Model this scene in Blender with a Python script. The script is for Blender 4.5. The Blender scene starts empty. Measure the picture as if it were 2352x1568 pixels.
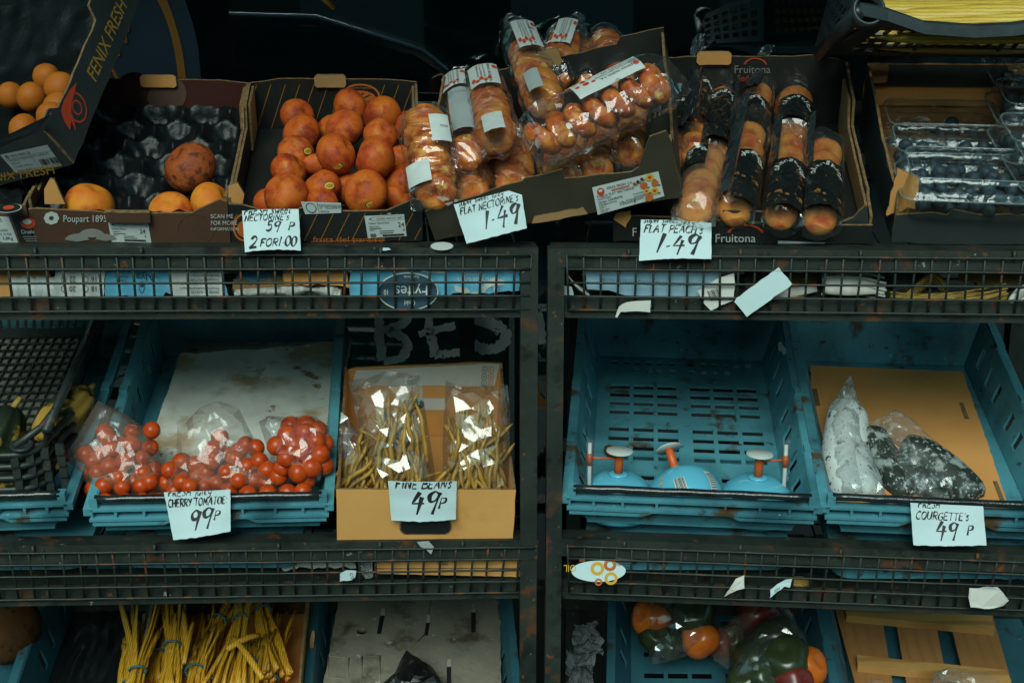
import bpy, bmesh, math, random
from mathutils import Vector, Matrix, noise
from mathutils.geometry import delaunay_2d_cdt
R = math.radians
random.seed(7)
scn = bpy.context.scene
col = scn.collection
# ---------------------------------------------------------------- camera, sky, sun, exposure
cam_d = bpy.data.cameras.new("camera"); cam = bpy.data.objects.new("camera", cam_d); col.objects.link(cam)
cam_d.sensor_width = 36; cam_d.lens = 45.0; cam_d.clip_start = 0.05; cam_d.clip_end = 500
CAM = Vector((0, 0, 1.5)); cam.location = CAM
cam.rotation_euler = (R(90 - 13.8), 0, R(-1.93))
scn.camera = cam
SUN_EL, SUN_AZ = 38, -10            # overcast: soft light from above the street, slightly left
w = bpy.data.worlds.new("World"); scn.world = w; w.use_nodes = True
wn, wl = w.node_tree.nodes, w.node_tree.links
bg = wn["Background"]; sky = wn.new("ShaderNodeTexSky"); sky.sky_type = 'NISHITA'; sky.sun_disc = False
sky.sun_elevation = R(SUN_EL); sky.sun_rotation = R(180 - SUN_AZ); sky.air_density = 1.0; sky.dust_density = 2.0
tint = wn.new("ShaderNodeMix"); tint.data_type = 'RGBA'; tint.blend_type = 'MULTIPLY'; tint.inputs[0].default_value = 1.0
tint.inputs[7].default_value = (0.50, 1.0, 0.90, 1)      # overcast: greener than a clear blue sky
wl.new(sky.outputs[0], tint.inputs[6]); wl.new(tint.outputs[2], bg.inputs[0]); bg.inputs[1].default_value = 0.085
sun_d = bpy.data.lights.new("sun", 'SUN'); sun_d.energy = 1.5; sun_d.angle = R(30); sun_d.color = (0.94, 1.0, 0.93)
sun = bpy.data.objects.new("sun", sun_d); col.objects.link(sun)
# light travels from the street (-Y), above, towards the shop (+Y)
sd = Vector((math.sin(R(SUN_AZ)) * math.cos(R(SUN_EL)), -math.cos(R(SUN_AZ)) * math.cos(R(SUN_EL)), math.sin(R(SUN_EL))))
sun.rotation_euler = sd.to_track_quat('Z', 'Y').to_euler(); sun.location = sd * 20
scn.view_settings.view_transform = 'Standard'; scn.view_settings.look = 'None'
scn.view_settings.exposure = 0.52; scn.view_settings.gamma = 1.0
try:
    scn.cycles.max_bounces = 10; scn.cycles.transparent_max_bounces = 24; scn.cycles.caustics_reflective = False
    scn.cycles.caustics_refractive = False; scn.cycles.use_denoising = True
except Exception: pass
# ---------------------------------------------------------------- picture <-> place
RC = cam.rotation_euler.to_matrix(); FPX = 45.0 / 36 * 2352; FY = 1.905
def ray(px, py): return RC @ Vector(((px - 1176) / FPX, -(py - 784) / FPX, -1))
def dfront(px): return -0.045 * (1237 - px) / 1237 if px < 1248 else -0.095 * (px - 1258) / 1094
def W(px, py, d=0.0):
    """the point of the place seen at picture point (px,py), d metres behind the racks' front plane"""
    v = ray(px, py); return CAM + v * ((FY + d + dfront(px)) / v.y)
def hitp(px, py, o, n):
    v = ray(px, py); return CAM + v * ((o - CAM).dot(n) / v.dot(n))
def hit(px, py, M, h=0.0):
    n = M.to_3x3() @ Vector((0, 0, 1)); n.normalize(); return hitp(px, py, M @ Vector((0, 0, h)), n)
def loc(px, py, M, h=0.0):
    return M.inverted() @ hit(px, py, M, h)
def frame(A, B, tilt=0, z_up=None):
    """local frame: origin A, x along A->B, y going back and up by tilt, z out of the floor"""
    x = (B - A).normalized(); y0 = Vector((0, 0, 1)).cross(x).normalized(); z0 = x.cross(y0)
    t = R(tilt); y = y0 * math.cos(t) + z0 * math.sin(t); z = x.cross(y)
    M = Matrix((x, y, z)).transposed().to_4x4(); M.translation = A; return M
def mk(o, x, y):
    x = x.normalized(); z = x.cross(y).normalized(); y = z.cross(x)
    M = Matrix((x, y, z)).transposed().to_4x4(); M.translation = o; return M
# ---------------------------------------------------------------- materials
MATS = {}
def mat(name, c1, c2=None, sc=12, rough=0.5, bump=0.0, bsc=60, spec=0.5, stain=None, spots=None, metal=0, rnd=False,
        sss=0, detail=6, wave=None, coat=0, speck=None):
    m = bpy.data.materials.new(name); m.use_nodes = True; nt = m.node_tree; N, L = nt.nodes, nt.links
    p = N["Principled BSDF"]; p.inputs["Roughness"].default_value = rough; p.inputs["Metallic"].default_value = metal
    p.inputs["Specular IOR Level"].default_value = spec; p.inputs["Coat Weight"].default_value = coat
    if sss:
        p.inputs["Subsurface Weight"].default_value = sss; p.inputs["Subsurface Scale"].default_value = 0.006
    tc = N.new("ShaderNodeTexCoord"); vec = tc.outputs["Object"]
    if rnd:
        oi = N.new("ShaderNodeObjectInfo"); mu = N.new("ShaderNodeVectorMath"); mu.operation = 'MULTIPLY_ADD'
        cv = N.new("ShaderNodeCombineXYZ")
        for i in range(3): L.new(oi.outputs["Random"], cv.inputs[i])
        L.new(cv.outputs[0], mu.inputs[0]); mu.inputs[1].default_value = (37, 61, 23); L.new(vec, mu.inputs[2]); vec = mu.outputs[0]
    def nz(scale, det=detail):
        n = N.new("ShaderNodeTexNoise"); n.inputs["Scale"].default_value = scale; n.inputs["Detail"].default_value = det
        n.inputs["Roughness"].default_value = 0.6; L.new(vec, n.inputs["Vector"]); return n
    def ramp(src, lo, hi):
        r = N.new("ShaderNodeMapRange"); r.inputs[1].default_value = lo; r.inputs[2].default_value = hi; L.new(src, r.inputs[0]); return r.outputs[0]
    def mix(f, a, b):
        x = N.new("ShaderNodeMix"); x.data_type = 'RGBA'
        if isinstance(f, float): x.inputs[0].default_value = f
        else: L.new(f, x.inputs[0])
        for i, s in ((6, a), (7, b)):
            if isinstance(s, tuple): x.inputs[i].default_value = (*s, 1)
            else: L.new(s, x.inputs[i])
        return x.outputs[2]
    c = c1
    if c2: c = mix(ramp(nz(sc).outputs[0], 0.36, 0.64), c1, c2)
    if wave:                                       # (colour, scale, axis)  fine print or grain lines
        wv = N.new("ShaderNodeTexWave"); wv.inputs["Scale"].default_value = wave[1]; wv.inputs["Distortion"].default_value = wave[3] if len(wave) > 3 else 2
        wv.inputs["Detail"].default_value = 3; wv.bands_direction = wave[2]; L.new(vec, wv.inputs["Vector"])
        c = mix(ramp(wv.outputs[1], 0.55, 0.95), c, wave[0])
    for st in (stain or []):                        # (colour, scale, lo, hi)
        c = mix(ramp(nz(st[1], 8).outputs[0], st[2], st[3]), c, st[0])
    if speck:                                       # (colour, scale, size)
        vo = N.new("ShaderNodeTexVoronoi"); vo.inputs["Scale"].default_value = speck[1]; L.new(vec, vo.inputs["Vector"])
        c = mix(ramp(vo.outputs["Distance"], speck[2], speck[2] * 0.6), c, speck[0])
    if isinstance(c, tuple): p.inputs["Base Color"].default_value = (*c, 1)
    else: L.new(c, p.inputs["Base Color"])
    if bump:
        b = N.new("ShaderNodeBump"); b.inputs["Strength"].default_value = bump; b.inputs["Distance"].default_value = 0.002
        L.new(nz(bsc).outputs[0], b.inputs["Height"]); L.new(b.outputs[0], p.inputs["Normal"])
    MATS[name] = m; return m
def film(name, tintc=(0.97, 0.98, 0.98), haze=0.03, rough=0.06, crumple=0.35, sc=28, hazec=(0.8, 0.85, 0.85), frost=None, base=0.05):
    """thin clear plastic: see-through, mirror-like at grazing angles, creased"""
    m = bpy.data.materials.new(name); m.use_nodes = True; nt = m.node_tree; N, L = nt.nodes, nt.links
    N.remove(N["Principled BSDF"]); out = N["Material Output"]
    tr = N.new("ShaderNodeBsdfTransparent"); tr.inputs[0].default_value = (*tintc, 1)
    gl = N.new("ShaderNodeBsdfGlossy"); gl.inputs["Roughness"].default_value = rough
    df = N.new("ShaderNodeBsdfDiffuse"); df.inputs[0].default_value = (*hazec, 1)
    tc = N.new("ShaderNodeTexCoord")
    vo = N.new("ShaderNodeTexVoronoi"); vo.inputs["Scale"].default_value = sc; vo.feature = 'F1'
    nz = N.new("ShaderNodeTexNoise"); nz.inputs["Scale"].default_value = sc * 0.7; nz.inputs["Detail"].default_value = 2; nz.inputs["Distortion"].default_value = 1.2
    wp = N.new("ShaderNodeVectorMath"); wp.operation = 'MULTIPLY_ADD'; L.new(nz.outputs["Color"], wp.inputs[0])
    wp.inputs[1].default_value = (0.05, 0.05, 0.05); L.new(tc.outputs["Object"], wp.inputs[2]); L.new(tc.outputs["Object"], nz.inputs["Vector"])
    L.new(wp.outputs[0], vo.inputs["Vector"])
    ad = N.new("ShaderNodeMath"); ad.operation = 'ADD'; L.new(vo.outputs["Distance"], ad.inputs[0]); L.new(nz.outputs[0], ad.inputs[1])
    bp = N.new("ShaderNodeBump"); bp.inputs["Strength"].default_value = crumple; bp.inputs["Distance"].default_value = 0.012
    L.new(ad.outputs[0], bp.inputs["Height"]); L.new(bp.outputs[0], gl.inputs["Normal"])
    lw = N.new("ShaderNodeLayerWeight"); lw.inputs[0].default_value = 0.35; 
    mr = N.new("ShaderNodeMapRange"); mr.inputs[1].default_value = 0.0; mr.inputs[2].default_value = 0.9
    mr.inputs[3].default_value = base; mr.inputs[4].default_value = 0.42; L.new(lw.outputs["Fresnel"], mr.inputs[0])
    m1 = N.new("ShaderNodeMixShader"); L.new(mr.outputs[0], m1.inputs[0]); L.new(tr.outputs[0], m1.inputs[1]); L.new(gl.outputs[0], m1.inputs[2])
    m2 = N.new("ShaderNodeMixShader"); m2.inputs[0].default_value = haze
    if frost:                                     # (scale, lo, hi, max) condensation / mould bloom inside the bag
        n2 = N.new("ShaderNodeTexNoise"); n2.inputs["Scale"].default_value = frost[0]; n2.inputs["Detail"].default_value = 8; L.new(tc.outputs["Object"], n2.inputs["Vector"])
        r2 = N.new("ShaderNodeMapRange"); r2.inputs[1].default_value = frost[1]; r2.inputs[2].default_value = frost[2]; r2.inputs[3].default_value = haze; r2.inputs[4].default_value = frost[3]
        L.new(n2.outputs[0], r2.inputs[0]); L.new(r2.outputs[0], m2.inputs[0])
    L.new(m1.outputs[0], m2.inputs[1]); L.new(df.outputs[0], m2.inputs[2]); L.new(m2.outputs[0], out.inputs[0])
    MATS[name] = m; return m
# ---------------------------------------------------------------- mesh builder (everything is authored in world space)
class MB:
    def __init__(s): s.v = []; s.f = []; s.m = []; s.sm = []
    def add(s, vs, fs, m=0, smooth=False):
        o = len(s.v); s.v += [Vector(v) for v in vs]; s.f += [tuple(i + o for i in f) for f in fs]
        s.m += [m] * len(fs) if isinstance(m, str) or isinstance(m, int) else list(m); s.sm += [smooth] * len(fs); return s
    def box(s, lo, hi, M=None, m=0):
        x0, y0, z0 = lo; x1, y1, z1 = hi
        vs = [Vector(p) for p in ((x0,y0,z0),(x1,y0,z0),(x1,y1,z0),(x0,y1,z0),(x0,y0,z1),(x1,y0,z1),(x1,y1,z1),(x0,y1,z1))]
        if M is not None: vs = [M @ v for v in vs]
        return s.add(vs, [(0,3,2,1),(4,5,6,7),(0,1,5,4),(1,2,6,5),(2,3,7,6),(3,0,4,7)], m)
    def panel(s, poly, M, z0, z1, mt, mb, me):
        """polygon in the xy plane of M from z0 to z1: top (z1), bottom (z0) and edge materials"""
        n = len(poly)
        a = sum(poly[i][0] * poly[(i+1) % n][1] - poly[(i+1) % n][0] * poly[i][1] for i in range(n))
        if a < 0: poly = poly[::-1]
        vs = [M @ Vector((x, y, z0)) for x, y in poly] + [M @ Vector((x, y, z1)) for x, y in poly]
        s.add(vs, [tuple(range(n - 1, -1, -1))], mb); s.f.append(tuple(i + len(s.v) - 2*n for i in range(n, 2*n))); s.m.append(mt); s.sm.append(False)
        o = len(s.v) - 2*n
        for i in range(n):
            j = (i + 1) % n; s.f.append((o+i, o+j, o+n+j, o+n+i)); s.m.append(me); s.sm.append(False)
        return s
    def tube(s, pts, r, n=6, m=0, cap=True, smooth=True, flat=1.0):
        pts = [Vector(p) for p in pts]; k = len(pts); rs = r if isinstance(r, (list, tuple)) else [r] * k
        t = (pts[1] - pts[0]).normalized(); u = t.orthogonal().normalized(); vs = []
        for i, p in enumerate(pts):
            t2 = (pts[min(i+1, k-1)] - pts[max(i-1, 0)])
            if t2.length > 1e-9:
                t2.normalize(); u = (u - t2 * u.dot(t2)).normalized(); t = t2
            w_ = t.cross(u)
            for j in range(n):
                a = 2 * math.pi * (j + .5) / n; vs.append(p + (u * math.cos(a) + w_ * math.sin(a) * flat) * rs[i])
        fs = [(i*n+j, i*n+(j+1) % n, (i+1)*n+(j+1) % n, (i+1)*n+j) for i in range(k-1) for j in range(n)]
        if cap: fs += [tuple(range(n-1, -1, -1)), tuple(range((k-1)*n, k*n))]
        return s.add(vs, fs, m, smooth)
    def lathe(s, prof, M, n=28, m=0, smooth=True):
        vs = []; k = len(prof)
        for r, z in prof:
            for j in range(n):
                a = 2*math.pi*j/n; vs.append(M @ Vector((r*math.cos(a), r*math.sin(a), z)))
        fs = [(i*n+j, i*n+(j+1) % n, (i+1)*n+(j+1) % n, (i+1)*n+j) for i in range(k-1) for j in range(n)]
        if prof[0][0] > 1e-6: fs.append(tuple(range(n-1, -1, -1)))
        if prof[-1][0] > 1e-6: fs.append(tuple(range((k-1)*n, k*n)))
        return s.add(vs, fs, m, smooth)
    def plate(s, c, holes=(), th=0.003, m=0, n=None, nu=1, nv=1, bend=None):
        """four-cornered plate c=[p00,p10,p11,p01] with rectangular holes (u0,v0,u1,v1); thickness goes along -normal"""
        us = sorted(set([i/nu for i in range(nu+1)] + [round(h[0], 5) for h in holes] + [round(h[2], 5) for h in holes]))
        vs_ = sorted(set([i/nv for i in range(nv+1)] + [round(h[1], 5) for h in holes] + [round(h[3], 5) for h in holes]))
        if n is None: n = (c[1] - c[0]).cross(c[3] - c[0]).normalized()
        nu_, nv_ = len(us), len(vs_); keep = {}
        for i in range(nu_-1):
            for j in range(nv_-1):
                cu, cv = (us[i]+us[i+1])/2, (vs_[j]+vs_[j+1])/2
                keep[i, j] = not any(h[0] < cu < h[2] and h[1] < cv < h[3] for h in holes)
        def pos(u, v):
            p = c[0]*(1-u)*(1-v) + c[1]*u*(1-v) + c[2]*u*v + c[3]*(1-u)*v
            return p + n * bend(u, v) if bend else p
        V = [pos(u, v) for v in vs_ for u in us]; o = len(V); V += [p - n*th for p in V]; F = []
        I = lambda i, j: j*nu_ + i
        for (i, j), k in keep.items():
            if not k: continue
            a, b, c2, d = I(i, j), I(i+1, j), I(i+1, j+1), I(i, j+1)
            F += [(a, b, c2, d), (o+d, o+c2, o+b, o+a)]
            if not keep.get((i, j-1)): F.append((a, o+a, o+b, b))
            if not keep.get((i+1, j)): F.append((b, o+b, o+c2, c2))
            if not keep.get((i, j+1)): F.append((c2, o+c2, o+d, d))
            if not keep.get((i-1, j)): F.append((d, o+d, o+a, a))
        return s.add(V, F, m)
    def surf(s, fn, nu, nv, m=0, closed=False, smooth=True):
        V = [fn(i/nu, j/nv) for j in range(nv+1) for i in range(nu+1)]
        F = [(j*(nu+1)+i, j*(nu+1)+i+1, (j+1)*(nu+1)+i+1, (j+1)*(nu+1)+i) for j in range(nv) for i in range(nu)]
        return s.add(V, F, m, smooth)
    def text(s, body, size, fn, m=0, x=0, y=0, align='LEFT', sx=1.0, shear=0.0, bold=0.0):
        V, F = text_mesh(body, align, shear, bold)
        return s.add([fn(x + v[0]*size*sx, y + v[1]*size) for v in V], F, m)
    def mesh(s, name, mats, Minv=None):
        me = bpy.data.meshes.new(name); vs = s.v if Minv is None else [Minv @ v for v in s.v]
        me.from_pydata([tuple(v) for v in vs], [], s.f)
        ml = [mats] if isinstance(mats, str) else list(mats)
        for k in s.m:
            if isinstance(k, str) and k not in ml: ml.append(k)
        for k in ml: me.materials.append(MATS[k])
        me.polygons.foreach_set("material_index", [ml.index(k) if isinstance(k, str) else k for k in s.m])
        me.polygons.foreach_set("use_smooth", s.sm); me.update(); return me
TXT = {}
def text_mesh(body, align, shear=0.0, bold=0.0):
    k = (body, align, shear, bold)
    if k not in TXT:
        cu = bpy.data.curves.new("text", 'FONT'); cu.body = body; cu.align_x = align; cu.shear = shear; cu.offset = bold; cu.resolution_u = 3
        o = bpy.data.objects.new("text", cu); me = o.to_mesh()
        TXT[k] = ([tuple(v.co) for v in me.vertices], [tuple(p.vertices) for p in me.polygons])
        o.to_mesh_clear(); bpy.data.objects.remove(o); bpy.data.curves.remove(cu)
    return TXT[k]
RM = {}                                             # world matrix of each thing's root
def thing(name, label, cat, M=None, group=None, kind=None):
    o = bpy.data.objects.new(name, None); col.objects.link(o); o.empty_display_size = 0.05
    M = M.copy() if isinstance(M, Matrix) else Matrix.Translation(M if M is not None else Vector()); o.matrix_world = M; RM[o.name] = M
    tag(o, label, cat, group, kind); return o
def tag(o, label=None, cat=None, group=None, kind=None):
    if label: o["label"] = label
    if cat: o["category"] = cat
    if group: o["group"] = group
    if kind: o["kind"] = kind
    return o
PAN = {}
def on_panel(t, M):
    for M2, o in PAN.get(t.name, ()):
        if (M2.to_3x3().col[2] - M.to_3x3().col[2]).length < .01 and abs((M.translation - M2.translation).dot(M2.to_3x3().col[2])) < .006: return o
    return t
def part(mb, name, mats, parent, label=None):
    M = RM[parent.name]; o = bpy.data.objects.new(name, mb.mesh(name, mats, M.inverted())); col.objects.link(o)
    o.parent = parent; RM[o.name] = M
    if label: o["label"] = label
    return o
def solo(mb, name, mats, label, cat, group=None, kind=None, M=None):
    if M is None:
        c = sum(mb.v, Vector()) / len(mb.v); c.z = min(v.z for v in mb.v); M = Matrix.Translation(c)
    o = bpy.data.objects.new(name, mb.mesh(name, mats, M.inverted())); col.objects.link(o); o.matrix_world = M; RM[o.name] = M
    return tag(o, label, cat, group, kind)
def inst(me, name, Mw, parent=None, label=None, cat=None, group=None):
    o = bpy.data.objects.new(name, me); col.objects.link(o)
    if parent is not None:
        o.parent = parent; o.matrix_basis = RM[parent.name].inverted() @ Mw
    else: o.matrix_world = Mw
    RM[o.name] = Mw; return tag(o, label, cat, group)
def copy_tree(o, Mw, label=None):                   # a copy of a thing with copies of its parts and sub-parts
    c = o.copy(); col.objects.link(c); c.matrix_world = Mw; RM[c.name] = Mw
    if label: c["label"] = label
    def kids(a, b):
        for ch in list(a.children):
            d = ch.copy(); col.objects.link(d); d.parent = b; RM[d.name] = Mw; kids(ch, d)
    kids(o, c); return c
def rot_from(z, spin=0.0):
    z = z.normalized(); x = z.orthogonal().normalized(); y = z.cross(x)
    return (Matrix((x, y, z)).transposed() @ Matrix.Rotation(spin, 3, 'Z')).to_4x4()
def TRS(p, Rm, s): 
    if not isinstance(s, (tuple, list)): s = (s, s, s)
    return Matrix.Translation(p) @ Rm @ Matrix.Diagonal((*s, 1))
def rough(poly, amp, step=0.012):
    """torn outline: subdivide and jitter"""
    out = []
    for i, a in enumerate(poly):
        b = poly[(i+1) % len(poly)]; L = math.hypot(b[0]-a[0], b[1]-a[1]); n = max(1, int(L/step))
        for k in range(n):
            t = k/n; out.append((a[0]+(b[0]-a[0])*t + random.uniform(-amp, amp), a[1]+(b[1]-a[1])*t + random.uniform(-amp, amp)))
    return out
def catmull(pts, n=5):
    P = [pts[0]] + list(pts) + [pts[-1]]; out = []
    for i in range(1, len(P)-2):
        for k in range(n):
            t = k/n; a, b, c, d = P[i-1], P[i], P[i+1], P[i+2]
            out.append(tuple(0.5*((2*b[q]) + (-a[q]+c[q])*t + (2*a[q]-5*b[q]+4*c[q]-d[q])*t*t + (-a[q]+3*b[q]-3*c[q]+d[q])*t**3) for q in range(len(b))))
    out.append(tuple(pts[-1])); return out
# ---------------------------------------------------------------- handwriting (marker strokes)
GL = {}
for ln in """A|.7|0,0 .35,1 .62,0|.12,.4 .55,.42
B|.62|.05,0 .12,1|~.08,1 .5,.95 .5,.62 .12,.52 .58,.42 .52,.06 .02,0
C|.6|~.55,.88 .35,1 .05,.7 .03,.25 .25,0 .55,.12
E|.55|.5,1 .08,1 .02,0 .5,.02|.05,.52 .42,.54
F|.55|.1,1 .02,0|.06,1 .58,1|.06,.55 .42,.57
G|.65|~.58,.85 .38,1 .06,.7 .03,.25 .28,0 .58,.2 .58,.45|.35,.45 .65,.45
H|.62|.05,1 .02,0|.55,1 .5,0|.03,.5 .52,.52
I|.28|.12,1 .08,0
i|.25|.1,.72 .08,0|.12,.95 .15,1.0
L|.5|.08,1 .02,0 .46,.03
M|.8|.02,0 .12,1 .38,.3 .64,1 .7,0
N|.65|.02,0 .08,1 .5,0 .56,1
O|.66|~.35,1 .06,.75 .05,.25 .3,0 .58,.3 .56,.8 .35,1
P|.55|.08,1 .03,0|~.06,1 .5,.95 .48,.6 .08,.48
R|.6|.08,1 .03,0|~.06,1 .5,.95 .46,.58 .08,.5|.2,.5 .55,0
S|.52|~.48,.88 .28,1 .08,.78 .25,.55 .45,.3 .28,.02 .02,.12
T|.6|.3,1 .26,0|.0,1 .6,1
U|.62|~.05,1 .03,.3 .25,0 .5,.3 .54,1
Y|.6|.02,1 .28,.5|.58,1 .2,0
s|.42|~.36,.58 .2,.66 .08,.5 .3,.28 .2,.02 .02,.08
w|.6|.02,.6 .12,0 .28,.5 .42,0 .54,.62
e|.46|~.06,.32 .4,.38 .3,.62 .08,.5 .08,.1 .42,.06
t|.38|.2,1 .16,.05 .3,.02|.02,.66 .36,.68
u|.5|~.06,.62 .06,.1 .26,.02 .4,.3|.44,.62 .4,0
p|.5|.1,.62 .02,-.4|~.1,.55 .36,.66 .42,.3 .2,.05 .07,.12
P2|.5|.1,.62 .02,-.4|~.1,.55 .36,.66 .42,.3 .2,.05 .07,.12
r|.36|.08,.62 .06,0|~.07,.4 .2,.62 .34,.58
j|.3|~.2,.62 .18,-.2 .0,-.42 -.1,-.3|.22,.9 .24,.95
i2|.2|.08,.62 .06,0|.12,.85 .14,.9
c|.42|~.38,.52 .2,.64 .06,.35 .15,.03 .38,.08
y|.48|~.06,.62 .1,.25 .36,.3|~.44,.62 .36,-.1 .12,-.42 -.02,-.3
o|.46|~.24,.62 .05,.4 .12,.04 .36,.1 .4,.5 .24,.62
'|.2|.12,1.02 .08,.82
:|.22|.1,.7 .1,.62|.08,.15 .07,.06
.|.26|.1,.42 .13,.36
1|.32|.22,1 .08,0
2|.6|~.06,.78 .3,1 .5,.75 .3,.35 .02,.04|.02,.04 .58,.08
4|.62|.3,1 .02,.42 .6,.44|.44,.75 .34,-.12
5|.58|.5,1 .16,.98 .1,.58|~.1,.58 .4,.62 .46,.25 .22,0 .0,.12
9|.6|~.5,.85 .3,1 .08,.8 .16,.52 .4,.58 .54,.92|.54,.95 .36,-.1
0|.6|~.32,1 .06,.72 .05,.25 .26,0 .54,.3 .54,.8 .32,1""".split("\n"):
    a = ln.split("|"); st = []
    for s_ in a[2:]:
        sm_ = s_.startswith("~"); pts = [tuple(map(float, q.split(","))) for q in s_.lstrip("~").split()]
        st.append(catmull(pts, 5) if sm_ else pts)
    GL[a[0]] = (float(a[1]), st)
def scribble(mb, body, fn, x, y, h, wd, m, shear=0.22, sx=1.0, ymax=None, sp=0.1):
    """strokes as flat ribbons on the surface fn(x, y); y above ymax is cut off (the paper folds over there)"""
    cx = x
    for ch in body:
        if ch == " ": cx += 0.4*h*sx; continue
        adv, st = GL[ch]; jy = random.uniform(-.03, .03)*h; js = random.uniform(.94, 1.06)
        for pts in st:
            P = [(cx + (q[0] + shear*q[1])*h*sx*js, y + jy + q[1]*h*js) for q in pts]
            fine = [P[0]]
            for a, b in zip(P, P[1:]):
                n = max(1, int(math.hypot(b[0]-a[0], b[1]-a[1]) / (wd*0.9)))
                fine += [(a[0]+(b[0]-a[0])*k/n, a[1]+(b[1]-a[1])*k/n) for k in range(1, n+1)]
            L_, Rr = [], []
            for i, q in enumerate(fine):
                a, b = fine[max(i-1, 0)], fine[min(i+1, len(fine)-1)]; dx, dy = b[0]-a[0], b[1]-a[1]; l = math.hypot(dx, dy) or 1
                k = wd*.62 * (0.75 + 0.35*math.sin(i*0.4 + cx*60)) ; nx, ny = -dy/l*k, dx/l*k
                L_.append((q[0]+nx, q[1]+ny)); Rr.append((q[0]-nx, q[1]-ny))
            V = [fn(*q) for q in L_] + [fn(*q) for q in Rr]; n = len(fine)
            mb.add(V, [(i, n+i, n+i+1, i+1) for i in range(n-1) if ymax is None or max(fine[i][1], fine[i+1][1]) < ymax], m)
        cx += (adv + sp)*h*sx*js
    return cx
# ---------------------------------------------------------------- material list
mat("pavement", (.055,.055,.052), (.085,.082,.078), 5, .85, .4, 40)
mat("asphalt", (.04,.04,.042), (.07,.07,.07), 9, .9, .5, 120)
mat("rack_paint", (.012,.018,.015), (.026,.033,.026), 9, .55, .35, 90, spec=.3, stain=[((.006,.008,.007), 22, .54, .66), ((.085,.034,.014), 20, .57, .67), ((.16,.05,.014), 55, .64, .70), ((.24,.26,.23), 60, .68, .72)])
mat("wire", (.015,.022,.018), (.029,.036,.029), 30, .5, .3, 160, spec=.35, stain=[((.13,.042,.013), 40, .58, .66)])
mat("shop_black", (.006,.008,.008), (.012,.015,.014), 4, .5)
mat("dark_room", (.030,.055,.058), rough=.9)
mat("grey_brush", (.74,.84,.82), (.80,.88,.86), 30, .8, stain=[((.06,.08,.08), 90, .63, .67)])
mat("orange_paint", (.45,.17,.02), (.3,.1,.01), 30, .7)
mat("decal_blue", (.0015,.015,.030), (.0015,.013,.025), 5, .6, spec=.2)
mat("decal_orange", (.16,.062,.004), rough=.6, spec=.2)
mat("blue", (.080,.285,.345), (.10,.335,.40), 14, .5, .15, 120, stain=[((.025,.10,.125), 6, .50, .74), ((.07,.05,.028), 15, .60, .68), ((.27,.40,.43), 70, .65, .71)])
mat("blue_old", (.026,.112,.148), (.037,.14,.18), 12, .5, .2, 120, stain=[((.012,.05,.065), 6, .45, .72), ((.04,.03,.016), 13, .60, .68), ((.14,.24,.27), 70, .66, .71)])  # crate blue darkened: bottom shelf shade put into the colour
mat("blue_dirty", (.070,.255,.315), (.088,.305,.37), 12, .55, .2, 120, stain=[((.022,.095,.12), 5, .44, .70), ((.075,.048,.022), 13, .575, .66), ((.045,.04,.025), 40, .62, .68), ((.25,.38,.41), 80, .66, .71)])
mat("black_plastic", (.010,.013,.015), (.022,.028,.030), 20, .38, .15, 80)
mat("mesh_plastic", (.012,.018,.016), (.025,.034,.030), 18, .45, .2, 60, stain=[((.12,.07,.03), 24, .62, .7)])
mat("slate_plastic", (.018,.028,.033), (.03,.044,.05), 20, .4, .15, 80)
mat("tape_black", (.008,.011,.012), (.02,.026,.027), 30, .18, .5, 70)
mat("tray_film", (.004,.006,.0065), (.008,.010,.011), 14, .36, .8, 55, spec=.25)
mat("kraft", (.62,.265,.068), (.68,.31,.088), 7, .85, .15, 300, stain=[((.47,.19,.048), 5, .55, .75)])
mat("kraft_front", (.68,.32,.085), (.74,.36,.105), 6, .85, .12, 320, stain=[((.56,.255,.06), 9, .58, .75)])
mat("kraft_dark", (.30,.165,.06), (.38,.21,.08), 9, .85, .2, 200)
mat("kraft_edge", (.24,.14,.055), (.11,.062,.027), 130, .9, .8, 220)
mat("board_brown", (.075,.032,.017), (.092,.041,.022), 8, .6, .12, 200)
mat("board_maroon", (.050,.012,.010), (.065,.017,.013), 6, .55)
mat("board_black", (.010,.012,.011), (.017,.019,.017), 9, .42, .12, 160)
mat("board_olive", (.032,.027,.016), (.042,.036,.021), 9, .5, .15, 160, stain=[((.09,.08,.055), 60, .68, .71)])
mat("board_slate", (.022,.030,.030), (.03,.04,.038), 9, .5, .12, 160)
mat("white_board", (.55,.56,.52), (.68,.68,.64), 8, .8, .15, 150, wave=((.50,.51,.48), 90, 'Y'))
mat("blue_board", (.10,.40,.58), (.13,.46,.64), 8, .65, .15, 120, stain=[((.03,.13,.2), 9, .56, .72), ((.5,.45,.36), 26, .67, .70)])
mat("pale_blue_board", (.22,.38,.48), (.30,.46,.55), 6, .7, .2, 60, stain=[((.5,.5,.45), 12, .6, .75)])
mat("navy", (.012,.045,.075), (.018,.055,.085), 10, .5)
mat("paper", (.53,.66,.67), (.59,.71,.72), 6, .8, .3, 25)
mat("paper_dirty", (.55,.54,.48), (.68,.66,.60), 9, .85, .4, 30, stain=[((.33,.22,.12), 7, .56, .68), ((.12,.10,.07), 26, .66, .72)])
mat("liner_paper", (.68,.66,.58), (.80,.79,.72), 4, .75, .5, 18, stain=[((.50,.35,.20), 5.5, .50, .60), ((.76,.74,.66), 6.5, .575, .61), ((.26,.17,.09), 17, .635, .68)])
mat("poly_foam", (.34,.32,.26), (.44,.42,.35), 8, .9, .9, 110, stain=[((.13,.115,.08), 26, .54, .66)])
mat("poly_dirty", (.19,.17,.13), (.26,.235,.18), 12, .9, .9, 90, stain=[((.08,.06,.035), 14, .52, .66), ((.42,.39,.32), 55, .65, .70)])
mat("label_white", (.48,.52,.50), (.56,.59,.57), 12, .5)
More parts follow.
